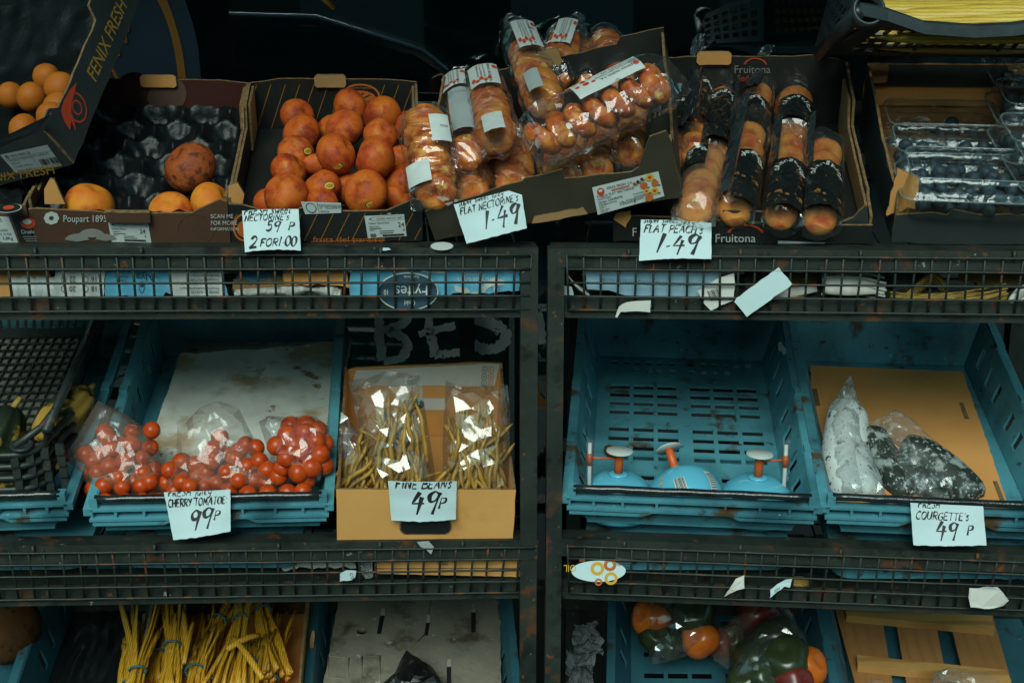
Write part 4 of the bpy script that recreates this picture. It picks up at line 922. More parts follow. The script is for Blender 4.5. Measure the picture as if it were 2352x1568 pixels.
# ---- black fruit carton with flat peaches, partly under the tipped carton
MU4 = frame(W(1409, 553, .05), W(1998, 559, .045), 21); wU4 = (W(1998,559,.045)-W(1409,553,.05)).length; lU4 = .41
MF = Mfront(MU4); p = lambda a, b: tuple(loc(a, b, MF)[:2])
X4 = lambda a: loc(a, 530, MF).x
fp_box = carton("flat_peach_carton", "black carton with red arc emblem holding sleeves of flat peaches", "fruit box", MU4, wU4, lU4,
    front=[(0, .045), (X4(1650), .037), (X4(1655), .040), (X4(1660), .054), (X4(1752), .052), (X4(1757), .031), (X4(1928), .030), (wU4, .031)],
    back=[(0, .118), (.05, .128), (wU4-.05, .130), (wU4, .118)], side=[(0, .045), (.05, .052), (.06, .060), (.27, .066), (.28, .105), (lU4, .12)], outer="board_black", inner="board_black", base_mat="board_black", amp=.0014)
tab(fp_box, Mback(MU4, lU4), X4(1605)-.0, X4(1605)+.058, .118, .140, "kraft", .0015, .007)
m = MB(); m.panel(rough([(.03,.01),(lU4-.03,.01),(lU4-.03,.10),(.30,.10),(.27,.06),(.03,.05)], .001, .02), Mside(MU4, wU4-TH-.005), 0, .004, "kraft_dark", "kraft_dark", "kraft_edge"); part(m, "side_lining", "kraft_dark", fp_box)
m = MB(); m.panel(rough([p(1926,521), p(1962,505), p(1990,480), p(2000,524)], .001, .01), MF, -.014, -.008, "board_slate", "kraft", "kraft_edge"); part(m, "corner_flap", "board_slate", fp_box)
m = MB(); m.panel(rough([p(1411,500), p(1416,488), p(1448,480), p(1452,496), p(1440,512), p(1436,521), p(1420,508)], .0018, .006), MF, .001, .003, "kraft", "kraft", "kraft_edge"); part(m, "torn_patch", "kraft", fp_box)
def arc_ring(cx, cy, rx, ry, mt): return [('o', cx, cy, rx, ry, mt, .84, 2.2, 10), ]
C4 = [(1640,497), (1770,497), (1770,558), (1640,558)]
prints(fp_box, MF, C4, [('t', .02, .04, .33, "Fruitona", "print_white", .86), ('o', 1.02, .30, .62, .42, "print_red", .86, 1, 11), ('e', 1.32, .78, .22, .06, "print_green")])
prints(fp_box, MF, [(1450,508),(1475,508),(1475,556),(1450,556)], [('t', .02, .30, .42, "F", "print_white"), ('l', .3, .2, .5, .02, .06, "print_red"), ('l', .42, .06, .5, -.05, .06, "print_red")])
label_on(fp_box, MF, [(1787,552.5),(1894,556),(1894,559),(1787,559)], "label_white", [])
prints(fp_box, Mback(MU4, lU4-.0005), [(1680,128),(1770,128),(1770,190),(1680,190)], [('t', .08, .36, .30, "Fruitona", "print_grey", .9), ('t', .2, .06, .25, "Seducc", "print_red"), ('o', .82, .60, .42, .34, "print_red", .84, 1, 11), ('e', 1.05, 1.08, .16, .05, "print_green")], off=.0008)
PKG = "sleeves of flat peaches in the black carton"
z4 = (MU4.to_3x3() @ Vector((0,0,1))).normalized()
def P4(a, b): return 1464 + a*.3774, b*.3774
def bag4(lab, a, b, h0, h1, wpx, nf, seed, th=.068, sl=None, strip=None, arc=None, M=MU4, mt="film_bag", **k):
    A, B = hit(*P4(*a), M, h0), hit(*P4(*b), M, h1); dep = -(RC.inverted() @ (A.lerp(B,.5) - CAM)).z; wd = wpx*1.15*.3774*dep/FPX
    nrm = (z4 - Vector((0,.5,0))).normalized()
    t, fn, x, y, z, L = flat_pack("sleeve_of_flat_peaches", lab, "bag of fruit", A, B, nrm, wd, th, nf, fruit="flat_peach", fruit_name="flat_peach", group=PKG, seed=seed, mt=mt, **k)
    if sl:                                           # printed black sleeve with the word on an arc
        v0, v1, u0, u1 = sl; W_, H_ = (u1-u0)*wd/2, (v1-v0)*L
        its = [('arc', W_*.5, W_*.56, W_*.40, 165, 372, .0105, "paraguayo", "print_white")]
        pack_label(t, A, x, y, z, L, wd, th, v0, v1, u0, u1, "sleeve", its, seed=seed, name="printed_sleeve", off=.0034, wr=.0026, res=16)
    if strip:
        pack_label(t, A, x, y, z, L, wd, th, *strip, "strip", [], seed=seed+9, name="black_strip", off=.0085, wr=.0060, res=14)
    return t
bag4("sleeve of flat peaches at the back right with mould spots on top", (985,495), (930,850), .055, .06, 200, 5, 31, sl=(.60,.95,-.9,.9), f0=.10, f1=.98, fin=(.12,.1))
bag4("sleeve of flat peaches with dark folded edge strip in the back middle", (810,410), (640,830), .06, .06, 170, 6, 32, sl=(.70,.98,-.9,.5), strip=(.0,.62,.05,.98), f0=.25, f1=.98, fin=(.25,.1), flare=(.6,1))
bag4("sleeve of flat peaches standing second from the left at the back", (550,470), (460,960), .06, .06, 170, 6, 33, sl=(.42,.98,-.95,.9), strip=(.0,.9,-1.0,-.6), f0=.08, f1=.98, fin=(.14,.1), flare=(.7,1))
bag4("sleeve of flat peaches with tall twisted film and dark strip at the far left", (400,310), (330,1020), .075, .07, 150, 7, 34, sl=(.45,.75,-.95,-.1), strip=(.05,.80,.0,.98), f0=.35, f1=.95, fin=(.3,.08), flare=(.45,1))
bag4("sleeve of flat peaches half hidden by the tipped carton's corner", (275,650), (225,1010), .05, .05, 160, 5, 35, sl=(.2,.7,-.9,.9), f0=.3, f1=.98, fin=(.2,.08))
bag4("torn looking sleeve of pale flat peaches lying at the front left above the card", (430,930), (340,1345), .06, .055, 230, 5, 36, sl=(.20,.48,.0,.95), f0=.1, f1=.9, fin=(.2,.14), mt="film_soft")
bag4("front sleeve of flat peaches directly above the emblem tab with dark strip on its right", (720,660), (585,1330), .075, .05, 215, 6, 37, sl=(.58,.99,-.95,.35), strip=(.05,.97,.42,.99), f0=.22, f1=.98, fin=(.16,.06))
bag4("front sleeve of flat peaches second from the right with crumpled glossy end", (935,800), (875,1375), .07, .05, 205, 6, 38, sl=(.52,.99,-.95,.9), strip=(.02,.55,.62,.99), f0=.12, f1=.95, fin=(.14,.08))
bag4("front sleeve of flat peaches furthest to the right beside the torn side panel", (1140,810), (1110,1380), .065, .05, 215, 6, 39, sl=(.54,.99,-.95,.9), strip=(.0,.60,.66,1.0), f0=.18, f1=.98, fin=(.2,.06))
# ---- blueberry carton
MU5 = frame(W(2048, 557, .05), W(2560, 567, .05), 20); wU5 = (W(2560,567,.05)-W(2048,557,.05)).length; lU5 = .40
MF = Mfront(MU5)
bb_box = carton("blueberry_carton", "black carton with bare brown inside and torn left side holding clear punnets of blueberries", "fruit box", MU5, wU5, lU5,
    front=[(0, .048), (.03,.051), (.075,.048), (.08,.056), (.12,.050), (wU5, .050)], back=[(0, .125), (wU5, .125)],
    side=[(0, .056), (.02, .085), (.06, .072), (.12,.080), (.20, .086), (.27,.105), (lU5, .125)], outer="board_slate", inner="kraft", base_mat="kraft", back_inner="kraft", amp=.0018)
m = MB(); m.box((TH, lU5-.002, .085), (wU5-TH, lU5-.0006, .124), MU5); part(m, "dark_band", "board_slate", bb_box)
m = MB(); m.box((TH+.002, lU5-.0022, .048), (wU5-TH, lU5-.0006, .0492), MU5); m.box((TH+.002, .27, TH), (wU5-.1, .2712, TH+.0006), MU5); part(m, "crease", "ink", bb_box)
tab(bb_box, Mback(MU5, lU5), .0, .036, .094, .126, "kraft_dark", .003, .007); tab(bb_box, Mback(MU5, lU5), .232, .268, .094, .126, "kraft_dark", .003, .007)
m = MB(); m.panel(rough([(-.012,.035),(.02,.05),(.03,.047),(.03,.10),(-.004,.115)], .002, .01), Mfront(MU5, -.0), -.02, -.016, "kraft", "kraft", "kraft_edge"); part(m, "torn_corner", "kraft", bb_box)
def rrect(w_, d_, r, n=5):
    out = []
    for cx, cy, a0 in ((w_/2-r, d_/2-r, 0), (-w_/2+r, d_/2-r, 90), (-w_/2+r, -d_/2+r, 180), (w_/2-r, -d_/2+r, 270)):
        for k in range(n+1): a = R(a0 + 90*k/n); out.append((cx + r*math.cos(a), cy + r*math.sin(a)))
    return out
def punnet(M, lab, nb, w_=.195, d_=.125, h=.068, seed=0):
    t = thing("blueberry_punnet", lab, "fruit punnet", M, "clear punnets of blueberries")
    def shell(levels, name):
        m = MB(); n = None; V = []
        for sw, z, r in levels:
            ring = rrect(w_+sw, d_+sw, r); n = len(ring); V += [M @ Vector((x, y, z)) for x, y in ring]
        F = [(k*n+i, k*n+(i+1) % n, (k+1)*n+(i+1) % n, (k+1)*n+i) for k in range(len(levels)-1) for i in range(n)]
        m.add(V, F, 0, True); c = len(V)-n; m.add(V[-n:], [tuple(range(n))], 0, False); part(m, name, "punnet_clear", t)
    shell([(.004,.036,.022), (-.004,.034,.020), (-.014,.004,.018), (-.03,.001,.012)], "tub")
    shell([(.006,.0365,.023), (.006,.0395,.023), (-.004,.040,.021), (-.010,.056,.018), (-.018,h,.016), (-.040,h+.0008,.012), (-.046,h-.002,.012)], "lid")
    for s_ in (-1, 1):                               # long ribs and the clasp bumps
        m = MB()
        for q in (-.055, -.02, .015, .05): m.tube([M @ Vector((q, s_*(d_/2-.001), .047)), M @ Vector((q+.026, s_*(d_/2-.001), .047))], .0014, 5, "punnet_clear")
        part(m, "clasp", "punnet_clear", t)
    m = MB()
    for sw, z, r_ in ((.006, .038, .0016), (-.017, h, .0011)):
        ring = [M @ Vector((x, y, z)) for x, y in rrect(w_+sw, d_+sw, .02)]; m.tube(ring + ring[:1], r_, 5, "punnet_rim")
    part(m, "rim", "punnet_rim", t)
    rg = random.Random(seed); k = 0; tries = 0; pl = []
    while k < nb and tries < 900:
        tries += 1; r_ = rg.uniform(.0095, .0132); x, y = rg.uniform(-w_/2+.022, w_/2-.022), rg.uniform(-d_/2+.020, d_/2-.020); z = .004 + r_ + rg.choice((0, 0, .010, .016, .022))
        if any((Vector((x,y,z))-b).length < (r_+rb)*.72 for b, rb in pl): continue
        pl.append((Vector((x,y,z)), r_)); k += 1
        inst(FR["berry"], "blueberry", TRS(M @ Vector((x,y,z)), rnd_rot(), r_), t)
    m = MB()
    for _ in range(2):
        a = Vector((rg.uniform(-.07,.05), rg.uniform(-.04,-.01), .04)); m.tube([M @ (a + Vector((q*.006, .003*math.sin(q*1.7), .002*math.cos(q*2)))) for q in range(7)], .0012, 5, "husk")
    part(m, "stem_scraps", "husk", t)
def at5(px, py, h, yaw=0, tip=0):
    P = hit(px, py, MU5, h); M = MU5.copy(); M.translation = P; return M @ Matrix.Rotation(R(yaw), 4, 'Z') @ Matrix.Rotation(R(tip), 4, 'X')
punnet(at5(2400, 255, .012), "clear blueberry punnet lowest at the rear of the right hand stack", 60, seed=1)
punnet(at5(2400, 215, .075), "clear blueberry punnet topmost and furthest back on the right", 60, seed=2)
punnet(at5(2412, 300, .066), "clear blueberry punnet second from the back on the right", 60, seed=3)
punnet(at5(2428, 385, .058, 2), "clear blueberry punnet in the middle of the right hand row", 60, seed=4)
punnet(at5(2470, 450, .055, 3), "clear blueberry punnet at the right edge in front of the right hand row", 60, seed=5)
punnet(at5(2150, 345, .020, -1), "clear blueberry punnet furthest back on the left with few berries against bare card", 24, seed=6)
punnet(at5(2176, 410, .034, -2), "clear blueberry punnet in the middle of the left row of three", 60, seed=7)
punnet(at5(2212, 470, .044, -3), "clear blueberry punnet nearest the front above the torn card edge", 64, seed=8, w_=.195)
# ---- black mesh crate with celery, top right
def grid_holes(nu, nv, mu, mv, gap):
    out = []
    for i in range(nu):
        for j in range(nv):
            u0 = mu + (1-2*mu)*i/nu; v0 = mv + (1-2*mv)*j/nv; du, dv = (1-2*mu)/nu, (1-2*mv)/nv
            out.append((u0 + du*gap/2, v0 + dv*gap/2, u0 + du*(1-gap/2), v0 + dv*(1-gap/2)))
    return out
a, b = W(1884, 126, .24), W(1975, 22, .10); c_, d_ = W(2620, 138, .24), W(2640, 30, .10); e_, f_ = W(1872, 106, .56), W(1912, -44, .50); g_, h_ = c_ + Vector((0,.32,.05)), d_ + Vector((.01,.36,.05))
cc = thing("celery_crate", "dark slate plastic mesh crate of yellow celery stacked above the blueberries", "crate", a)
m = MB(); b2, d2 = W(1985, 62, .135), W(2640, 66, .13); m.plate([a, c_, d2, b2], grid_holes(20, 4, .07, .10, .28), .004, "black_plastic")
m.add([b2, W(2140, 64, .13), W(2125, 66, .085), W(2040, 36, .09), b], [(0,1,2,3,4)], "black_plastic")
for u in (.0, .27, .54, .8, 1.0): m.tube([a.lerp(c_, u), b2.lerp(d2, u)], .004, 6, "slate_plastic")
part(m, "front_wall", ["black_plastic", "slate_plastic"], cc)
m = MB(); m.plate([e_, a, b, f_], grid_holes(6, 4, .06, .12, .34), .004, "slate_plastic"); part(m, "side_wall", "slate_plastic", cc)
m = MB(); m.plate([c_, g_, h_, d_], grid_holes(8, 4, .06, .12, .34), .004, "slate_plastic"); part(m, "side_wall", "slate_plastic", cc)
m = MB(); m.plate([g_, e_, f_, h_], grid_holes(20, 4, .06, .12, .3), .004, "black_plastic"); part(m, "back_wall", "black_plastic", cc)
m = MB(); m.plate([e_, g_, c_, a], grid_holes(14, 9, .04, .06, .35), .004, "black_plastic"); part(m, "base", "black_plastic", cc)
m = MB(); rim = [b, W(2040, 36, .085), W(2125, 66, .08), W(2240, 74, .075), W(2330, 70, .07), W(2460, 52, .07), d_]
for q0, q1 in zip(rim, rim[1:]):
    z = Vector((0,0,.008)); y = Vector((0,.014,.004)); m.add([q0-z, q1-z, q1+z, q0+z, q0-z+y, q1-z+y, q1+z+y, q0+z+y], [(0,1,2,3), (3,2,6,7), (0,4,5,1), (4,7,6,5)], "slate_plastic")
part(m, "rim", "slate_plastic", cc)
m = MB(); Mp = mk(b + Vector((.012,-.004,.0)), Vector((1,.0,.1)), Vector((0,.25,1))); m.lathe([(.024,-.03),(.024,.004),(.020,.004),(.019,-.028)], Mp, 24, "slate_plastic"); m.lathe([(.0,-.026),(.019,-.026)], Mp, 24, "black_plastic")
m.tube([a, a.lerp(b, .5), b], .013, 8, "black_plastic"); part(m, "corner_post", "slate_plastic", cc)
CG = "yellow celery sticks lying in the top crate"
def celery(pts, r, lab):
    P = [W(x, y, d) for x, y, d in pts]; P = [Vector(q) for q in catmull([tuple(v) for v in P], 8)]; m = MB(); n = len(P)
    rr = [r*(.55 + .45*min(1, 6*i/n))*min(1, .7 + 3*(n-i)/n*.3) for i in range(n)]; m.tube(P, rr, 12, "celery", flat=.62)
    for k in range(-2, 3): m.tube([q + Vector((0, -r*.50*math.cos(k*.5), r*.55*math.sin(k*.5)*1.0)) for q in P], r*.11, 5, "celery")
    solo(m, "celery_stick", "celery", lab, "vegetable", CG)
celery([(1985,12,.26), (2120,2,.26), (2280,-10,.27), (2420,-20,.28)], .012, "celery stick at the back reaching the top edge of the photo")
celery([(1975,18,.20), (2080,20,.19), (2240,18,.19), (2420,10,.20)], .014, "celery stick with brown tip just right of the crate's round post")
celery([(2060,40,.15), (2140,36,.15), (2260,28,.15), (2450,14,.16)], .015, "thick celery stick with brown jointed end across the middle")
celery([(2085,56,.125), (2200,54,.125), (2330,44,.125), (2460,34,.13)], .011, "thin celery stick below the thick jointed one")
celery([(2140,70,.11), (2240,66,.11), (2350,60,.11), (2460,50,.11)], .011, "celery stick nearest the crate's front rim")
celery([(1960,60,.20), (2100,84,.16), (2300,84,.16), (2460,80,.16)], .014, "celery stick low in the crate seen through its front mesh near the bottom")
celery([(1950,90,.24), (2100,104,.22), (2300,108,.22), (2460,104,.22)], .014, "lowest celery stick seen through the crate's front mesh")
celery([(2040,-12,.32), (2180,-22,.32), (2400,-40,.33)], .014, "celery stick furthest back cut off by the photo's top edge")
# ---- steep dark carton of apricots, top left, and the plum carton under it
A0, B0 = W(-336, 520, .20), W(170, 378, .045)
MU0 = mk(A0, B0 - A0, W(287, 0, .37) - B0); wU0 = (B0-A0).length; lU0 = .40; MF = Mfront(MU0); p = lambda a, b: tuple(loc(a, b, MF)[:2])
ap_box = carton("apricot_carton", "dark steeply tilted carton with gold lettering on its side holding spotted apricots", "fruit box", MU0, wU0, lU0,
    front=[(0, .055), p(-60,345), p(68,308), p(104,294), p(116,262), (wU0, .078)], back=[(0, .09), (wU0, .09)], side=[(0, .078), (.04, .078), (.055, .062), (.26, .062), (.27, .085), (lU0, .09)], outer="board_slate", inner="board_slate", base_mat="board_black", amp=.0012)
m = MB(); fn_ = lambda q: MU0 @ Vector((TH+.01+q[0], TH+.004+q[1], .012+q[2]))
m.surf(lambda u, v: fn_((u*(wU0-.02-2*TH), v*(lU0-.03), .010*noise.noise(Vector((u*14, v*14, 5))) + (.06*max(0, (v-.72)/.28)))), 40, 40, "tray_film"); part(m, "black_sheet", "tray_film", ap_box)
MSR = Mside(MU0, wU0)
def on_side(body, y0, z0, h, mt): 
    m = MB(); m.text(body, h*1.38, lambda x, y: MSR @ Vector((y0 + x, z0 + y, .0007)), mt, bold=.01); part(m, "printed_name", mt, on_panel(ap_box, MSR))
on_side("FENIX FRESH", .158, .020, .024, "print_gold")
m = MB(); cx, cz = .088, .034
for rr, mt_ in ((.022, "print_red"), (.019, "board_slate"), (.011, "print_red"), (.0085, "board_slate")):
    m.add([MSR @ Vector((cx + rr*1.15*math.cos(a*math.pi/12), cz + rr*math.sin(a*math.pi/12), .0006 + (.022-rr)*.02)) for a in range(24)], [tuple(range(24))], mt_)
fl = [(.045,.045),(.055,.058),(.075,.060),(.10,.058),(.125,.052),(.105,.048),(.085,.046),(.07,.040),(.062,.028),(.05,.02),(.058,.034),(.042,.03)]
m.add([MSR @ Vector((x, y, .0012)) for x, y in fl], [tuple(range(len(fl)))], "print_red"); part(m, "emblem", "print_red", on_panel(ap_box, MSR))
label_on(ap_box, MF, [(0,355), (109,332), (143,380), (37,397)], "label_dim", [('e',.2,.86,.07,.08,"ink_grey"), ('t',.35,.80,.10,"FENIX FRESH, S.A","ink"), ('t',.15,.60,.10,"PRODUCTO/PRODUCT: APRICOT","ink_grey"), ('t',.15,.44,.10,"ARALIA","ink_grey"), ('t',.15,.27,.09,"CALIBRE 50/55mm","ink_grey"), ('t',.15,.08,.08,"Origen: ESPAÑA","ink_grey"), ('l',.05,.74,2.0,.74,.012,"ink_grey"), ('l',1.1,.95,1.1,.1,.012,"ink_grey")] + barcode(1.25,.18,2.05,.46))
prints(ap_box, MF, [(-70,402),(143,368),(150,402),(-70,432)], [('t', 1.0, .22, .62, "ENIX FRESH", "print_gold", .85)], off=.0005)
prints(ap_box, MF, [(-2,396),(110,374),(112,388),(-2,409)], [('t', .15, .05, .75, "www.fenixfresh.com", "print_gold", .95)], off=.0006)
def P1(a, b): return a*.3735, b*.3735
AG = "spotted apricots in the steep dark carton"
for a, b, r_, h, lab in ((70,590,82,.045,"apricot at the left edge beside the dark spotted one"), (195,600,88,.052,"apricot with black blemishes at its top and bottom"), (285,475,82,.045,"topmost apricot resting against the black liner"), (368,535,90,.050,"apricot at the upper right near the lettered side"), (352,650,80,.046,"apricot squeezed against the lettered side panel below the upper right one"), (310,715,82,.050,"apricot low on the right behind the front notch"), (148,795,88,.040,"brownish apricot on its own near the front panel"), (45,880,40,.030,"apricot tip just visible over the white label")):
    px, py = P1(a, b); loose("apricot", "apricot", px, py, r_*.3735, MU0, h, lab, "apricot", AG)
MUb = frame(W(-300, 566, .05), W(76, 557, .05), 20); wUb = (W(76,557,.05)-W(-300,566,.05)).length; MF = Mfront(MUb)
pl_box = carton("plum_carton", "orange edged plum carton with white label and black round logo at the left edge", "fruit box", MUb, wUb, .38, front=[(0,.05),(wUb-.07,.05),(wUb-.03,.058),(wUb,.063)], back=[(0,.08),(wUb,.08)], side=[(0,.063),(.05,.062),(.06,.055),(.38,.08)], outer="print_fawn", inner="kraft", base_mat="board_black")
label_on(pl_box, MF, [(-60,495),(20,497),(42,557),(-60,557)], "label_white", [('t',.55,.80,.13,"PLUMS","ink"), ('t',.55,.62,.11,"um 42","ink"), ('t',.75,.44,.09,"CLASS:I","ink"), ('t',.7,.3,.09,"P.O. 01426","ink"), ('t',.55,.13,.12,"WT: 3,8Kg","ink"), ('t',.6,.01,.06,"547377","ink")])
label_on(pl_box, MF, [(26,495),(68,493),(74,556),(46,556)], "board_black", [('e',.42,.70,.22,.20,"print_red"), ('e',.40,.76,.12,.09,"label_white"), ('t',.15,.33,.15,"Ciruelo","print_white",.7)] + [('r',.18,.20,.7,.23,"print_grey"), ('r',.2,.12,.66,.15,"print_grey"), ('r',.24,.04,.68,.07,"print_grey")])
m = MB(); m.surf(lambda u, v: MUb @ Vector((TH+.01+u*(wUb-.03), TH+.01+v*.34, .05 + .012*noise.noise(Vector((u*12, v*14, 2))) + .005*noise.noise(Vector((u*50, v*50, 2))))), 50, 50, "tray_film"); solo(m, "plum_tray", "tray_film", "crumpled black plastic tray inside the plum carton at the left edge", "fruit tray", M=MUb)
m = MB(); Mk = mk(hit(20, 478, MUb, .068), MUb.col[0].xyz, MUb.col[1].xyz)
for k, (rr, mt_) in enumerate(((.018,"print_white"), (.0165,"board_black"), (.008,"print_red"))): m.add([Mk @ Vector((rr*math.cos(a*math.pi/12), rr*.8*math.sin(a*math.pi/12), .0006*k)) for a in range(24)], [tuple(range(24))], mt_)
solo(m, "round_label", "board_black", "black round sticker with white ring on the tray by the plum carton edge", "sticker")
# ---- the price cards on the top rails
card([(556,484), (686,480), (691,577), (563,581)], (.020,-.018), [("FRESH sweet", .03, .89, .16, .0028, 1.0), ("NECTORiNE's", .03, .73, .15, .0030, None), ("59", .40, .47, .22, .0042, None), ("P", .80, .48, .20, .0034, None), ("2", .08, .06, .26, .0046, None), ("FOR", .28, .09, .20, .0038, None), ("1.00", .61, .09, .22, .0040, None)], "price card for nectarines at 59p hanging between the brown and black cartons")
card([(1042,470), (1196,431), (1210,524), (1072,560)], (-.005,-.016), [("super sweet juicy", .06, .92, .13, .0024, 1.0), ("FLAT NECTORiNE's", .05, .71, .16, .0030, None), ("1.49", .34, .22, .40, .0052, None)], "price card for flat nectarines at 1.49 stuck crooked on the tipped dark carton")
card([(1472,504), (1634,512), (1634,597), (1468,601)], (.020,-.018), [("super sweet juicy", .04, .92, .14, .0026, 1.0), ("FLAT PEACH's", .05, .68, .19, .0034, None), ("1.49", .22, .16, .42, .0052, None)], "price card for flat peaches at 1.49 on the rail of the right rack")
# ================================================================ MIDDLE SHELF
def blue_crate(name, label, FL, FR_, d=.030, tilt=14, l=.60, h=.098, hf=None, floor="slots", fside="ribs", group="blue plastic crates on the racks", bar=True, mt="blue", front_holes=(), seed=0, taper=.028, bar_dz=.0):
    """stackable tray: tapered walls with slots, ribbed rim, dark taped bar along the front; FL/FR_ are the picture corners of its front base"""
    A, B = W(*FL, d), W(*FR_, d); M = frame(A, B, tilt); w_ = (B-A).length; t = thing(name, label, "crate", M, group)
    hf = hf or h*.63; tp = taper; X = lambda x, y, z: M @ Vector((x, y, z)); rg = random.Random(seed)
    b00, b10, b11, b01 = X(tp, .012, .004), X(w_-tp, .012, .004), X(w_-tp, l-tp, .004), X(tp, l-tp, .004)
    if floor == "slots":
        H = []
        iw, il = w_-2*tp, l-tp-.012
        for blk in (0, 1):
            for c_ in range(3):
                u0 = (.085 + c_*.135) if blk == 0 else (.545 + c_*.135)
                for g in range(3):
                    for r_ in range(4):
                        v0 = .05 + g*.275 + r_*.056; H.append((u0, v0, u0+.112, v0+.031))
                for q in (0, .072): H.append((u0+q, .940, u0+q+.036, .966))
                if (blk == 0 and c_ > 0) or (blk == 1 and c_ < 2):
                    for q in (0, .072): H.append((u0+q, .885, u0+q+.036, .911))
    else: H = []
    m = MB(); m.plate([b00, b10, b11, b01], H, .004, mt); part(m, "floor", mt, t)
    t00, t10, t11, t01 = X(0, 0, hf), X(w_, 0, hf), X(w_, l, h), X(0, l, h)
    slots = [(u, .30, u+.035, .70) for u in (.12, .22, .38, .48, .64, .74, .86)]
    m = MB(); m.plate([b01, b00, t00, t01], slots, .004, mt); part(m, "side_wall", mt, t)
    m = MB(); m.plate([b10, b11, t11, t10], slots, .004, mt); part(m, "side_wall", mt, t)
    m = MB(); m.plate([b11, b01, t01, t11], [], .004, mt, nu=4); part(m, "back_wall", mt, t)
    m = MB(); m.plate([b10, t10, t00, b00][::-1] if False else [b00, b10, t10, t00], front_holes, .004, mt)
    if fside == "ribs":                              # moulded rim of the front: two ledges with uprights and a dipped grip
        for z, dep in ((hf, .012), (hf-.017, .014)): m.box((-.004, -dep, z-.0045), (w_+.004, .001, z), M)
        for u in (.0, .10, .22, .36, .64, .78, .90, 1.0): m.box((w_*u-.002, -.011, hf-.020), (w_*u+.002, .0, hf-.004), M)
        pr = [(0,0), (.30,0), (.36,.010), (.64,.010), (.70,0), (1,0)]
        for (u0, z0), (u1, z1) in zip(pr, pr[1:]): m.add([X(w_*u0, -.013, hf-.030+z0), X(w_*u1, -.013, hf-.030+z1), X(w_*u1, -.013, hf-.025+z1), X(w_*u0, -.013, hf-.025+z0), X(w_*u0, .004, hf-.030+z0), X(w_*u1, .004, hf-.030+z1), X(w_*u1, .004, hf-.025+z1), X(w_*u0, .004, hf-.025+z0)], [(0,1,2,3), (3,2,6,7), (0,4,5,1), (0,3,7,4), (1,5,6,2)], mt)
    fw = part(m, "front_wall", mt, t)
    for s_, x in ((0, 0), (1, w_)):                  # side rims with stepped lugs
        m = MB(); x0, x1 = (x-.012, x+.002) if s_ == 0 else (x-.002, x+.012)
        sg = lambda y: hf + (h-hf)*y/l
        ys = [-.012, l*.22, l*.25, l*.50, l*.53, l*.8, l]
        for q, (y0, y1) in enumerate(zip(ys, ys[1:])):
            dz = (0, .005, 0, .006, 0, .004)[q]
            V = [X(a_, b_, sg(b_)+c_) for b_ in (y0, y1) for a_, c_ in ((x0, -.010), (x1, -.010), (x1, .002+dz), (x0, .002+dz))]
            m.add(V, [(0,1,2,3), (7,6,5,4), (0,4,5,1), (1,5,6,2), (2,6,7,3), (3,7,4,0)], mt)
        part(m, "rim", mt, t)
    m = MB(); m.box((0, l, h-.012), (w_, l+.012, h+.002), M); part(m, "rim", mt, t)
    if bar:
        m = MB(); pts = [X(.006 + (w_-.012)*q/16, -.004 + rg.uniform(-.0006,.0006), hf + .014 + bar_dz + rg.uniform(-.0006,.0006)) for q in range(17)]
        m.tube(pts, [.0062*rg.uniform(.93, 1.1) for _ in pts], 10, "tape_black"); part(m, "front_bar", "tape_black", fw)
        for x in (.004, w_-.004): m = MB(); m.box((x-.006, -.010, hf-.004), (x+.006, .004, hf+.018), M); part(m, "bar_clip", mt, fw)
    return t, M, w_, hf
DIA = [(u, .14, u+.075, .38) for u in (.07, .20, .33, .56, .69, .82)]
c1, MC1, wC1, hC1 = blue_crate("blue_crate", "blue crate cut off by the left edge under a nested black mesh crate", (-260, 1238), (165, 1222), floor="plain", seed=1)
c2, MC2, wC2, hC2 = blue_crate("blue_crate", "blue crate with diamond slots holding stained white sheet and bags of cherry tomatoes", (222, 1228), (752, 1216), floor="plain", seed=2, h=.105, hf=.056, taper=.012, front_holes=DIA)
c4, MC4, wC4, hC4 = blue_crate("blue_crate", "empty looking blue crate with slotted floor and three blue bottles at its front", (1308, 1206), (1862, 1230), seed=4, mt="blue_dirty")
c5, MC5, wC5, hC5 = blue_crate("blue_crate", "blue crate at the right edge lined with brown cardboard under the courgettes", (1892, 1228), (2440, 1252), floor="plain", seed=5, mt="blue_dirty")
# tape scraps on crate four
def scrap(name, pts, d, mt, label, cat="litter", th=.0008, tilt=0.0, group=None, amp=.0006, items=None, corners=None, curl=.0):
    """small flat piece at its own depth: picture outline on an upright plane d behind the rack front"""
    P0 = W(*pts[0], d); P1 = W(pts[0][0]+200, pts[0][1], d); x = (P1-P0).normalized(); zup = Vector((0, math.sin(tilt), math.cos(tilt))); M = mk(P0, x, zup)
    poly = [tuple(loc(a_, b_, M)[:2]) for a_, b_ in pts]; m = MB(); m.panel(rough(poly, amp, .006), M, -th, 0, mt, mt, "kraft_edge" if th > .002 else mt)
    if curl:
        for i, v in enumerate(m.v): m.v[i] = v - Vector((0, curl*(noise.noise(v*35)), curl*.5*noise.noise(v*25 + Vector((9,0,0)))))
    o = solo(m, name, mt, label, cat, group)
    if items:
        m = MB(); deco(m, M, corners, .0006, items); part(m, "print", "ink", o)
    return o
TG = "scraps of clear tape stuck to the crates"
scrap("tape_scrap", [(1438,1159), (1460,1146), (1492,1128), (1500,1134), (1482,1150), (1478,1158), (1462,1160), (1446,1164)], .026, "crumpled", "ragged torn tape strip hanging left of centre on the slotted crate's bar", group=TG)
scrap("tape_scrap", [(1682,1142), (1700,1139), (1722,1138), (1730,1141), (1712,1149), (1698,1152), (1696,1170), (1688,1172), (1684,1158)], .024, "crumpled", "torn tape scrap hanging right of centre on the slotted crate's bar", group=TG)
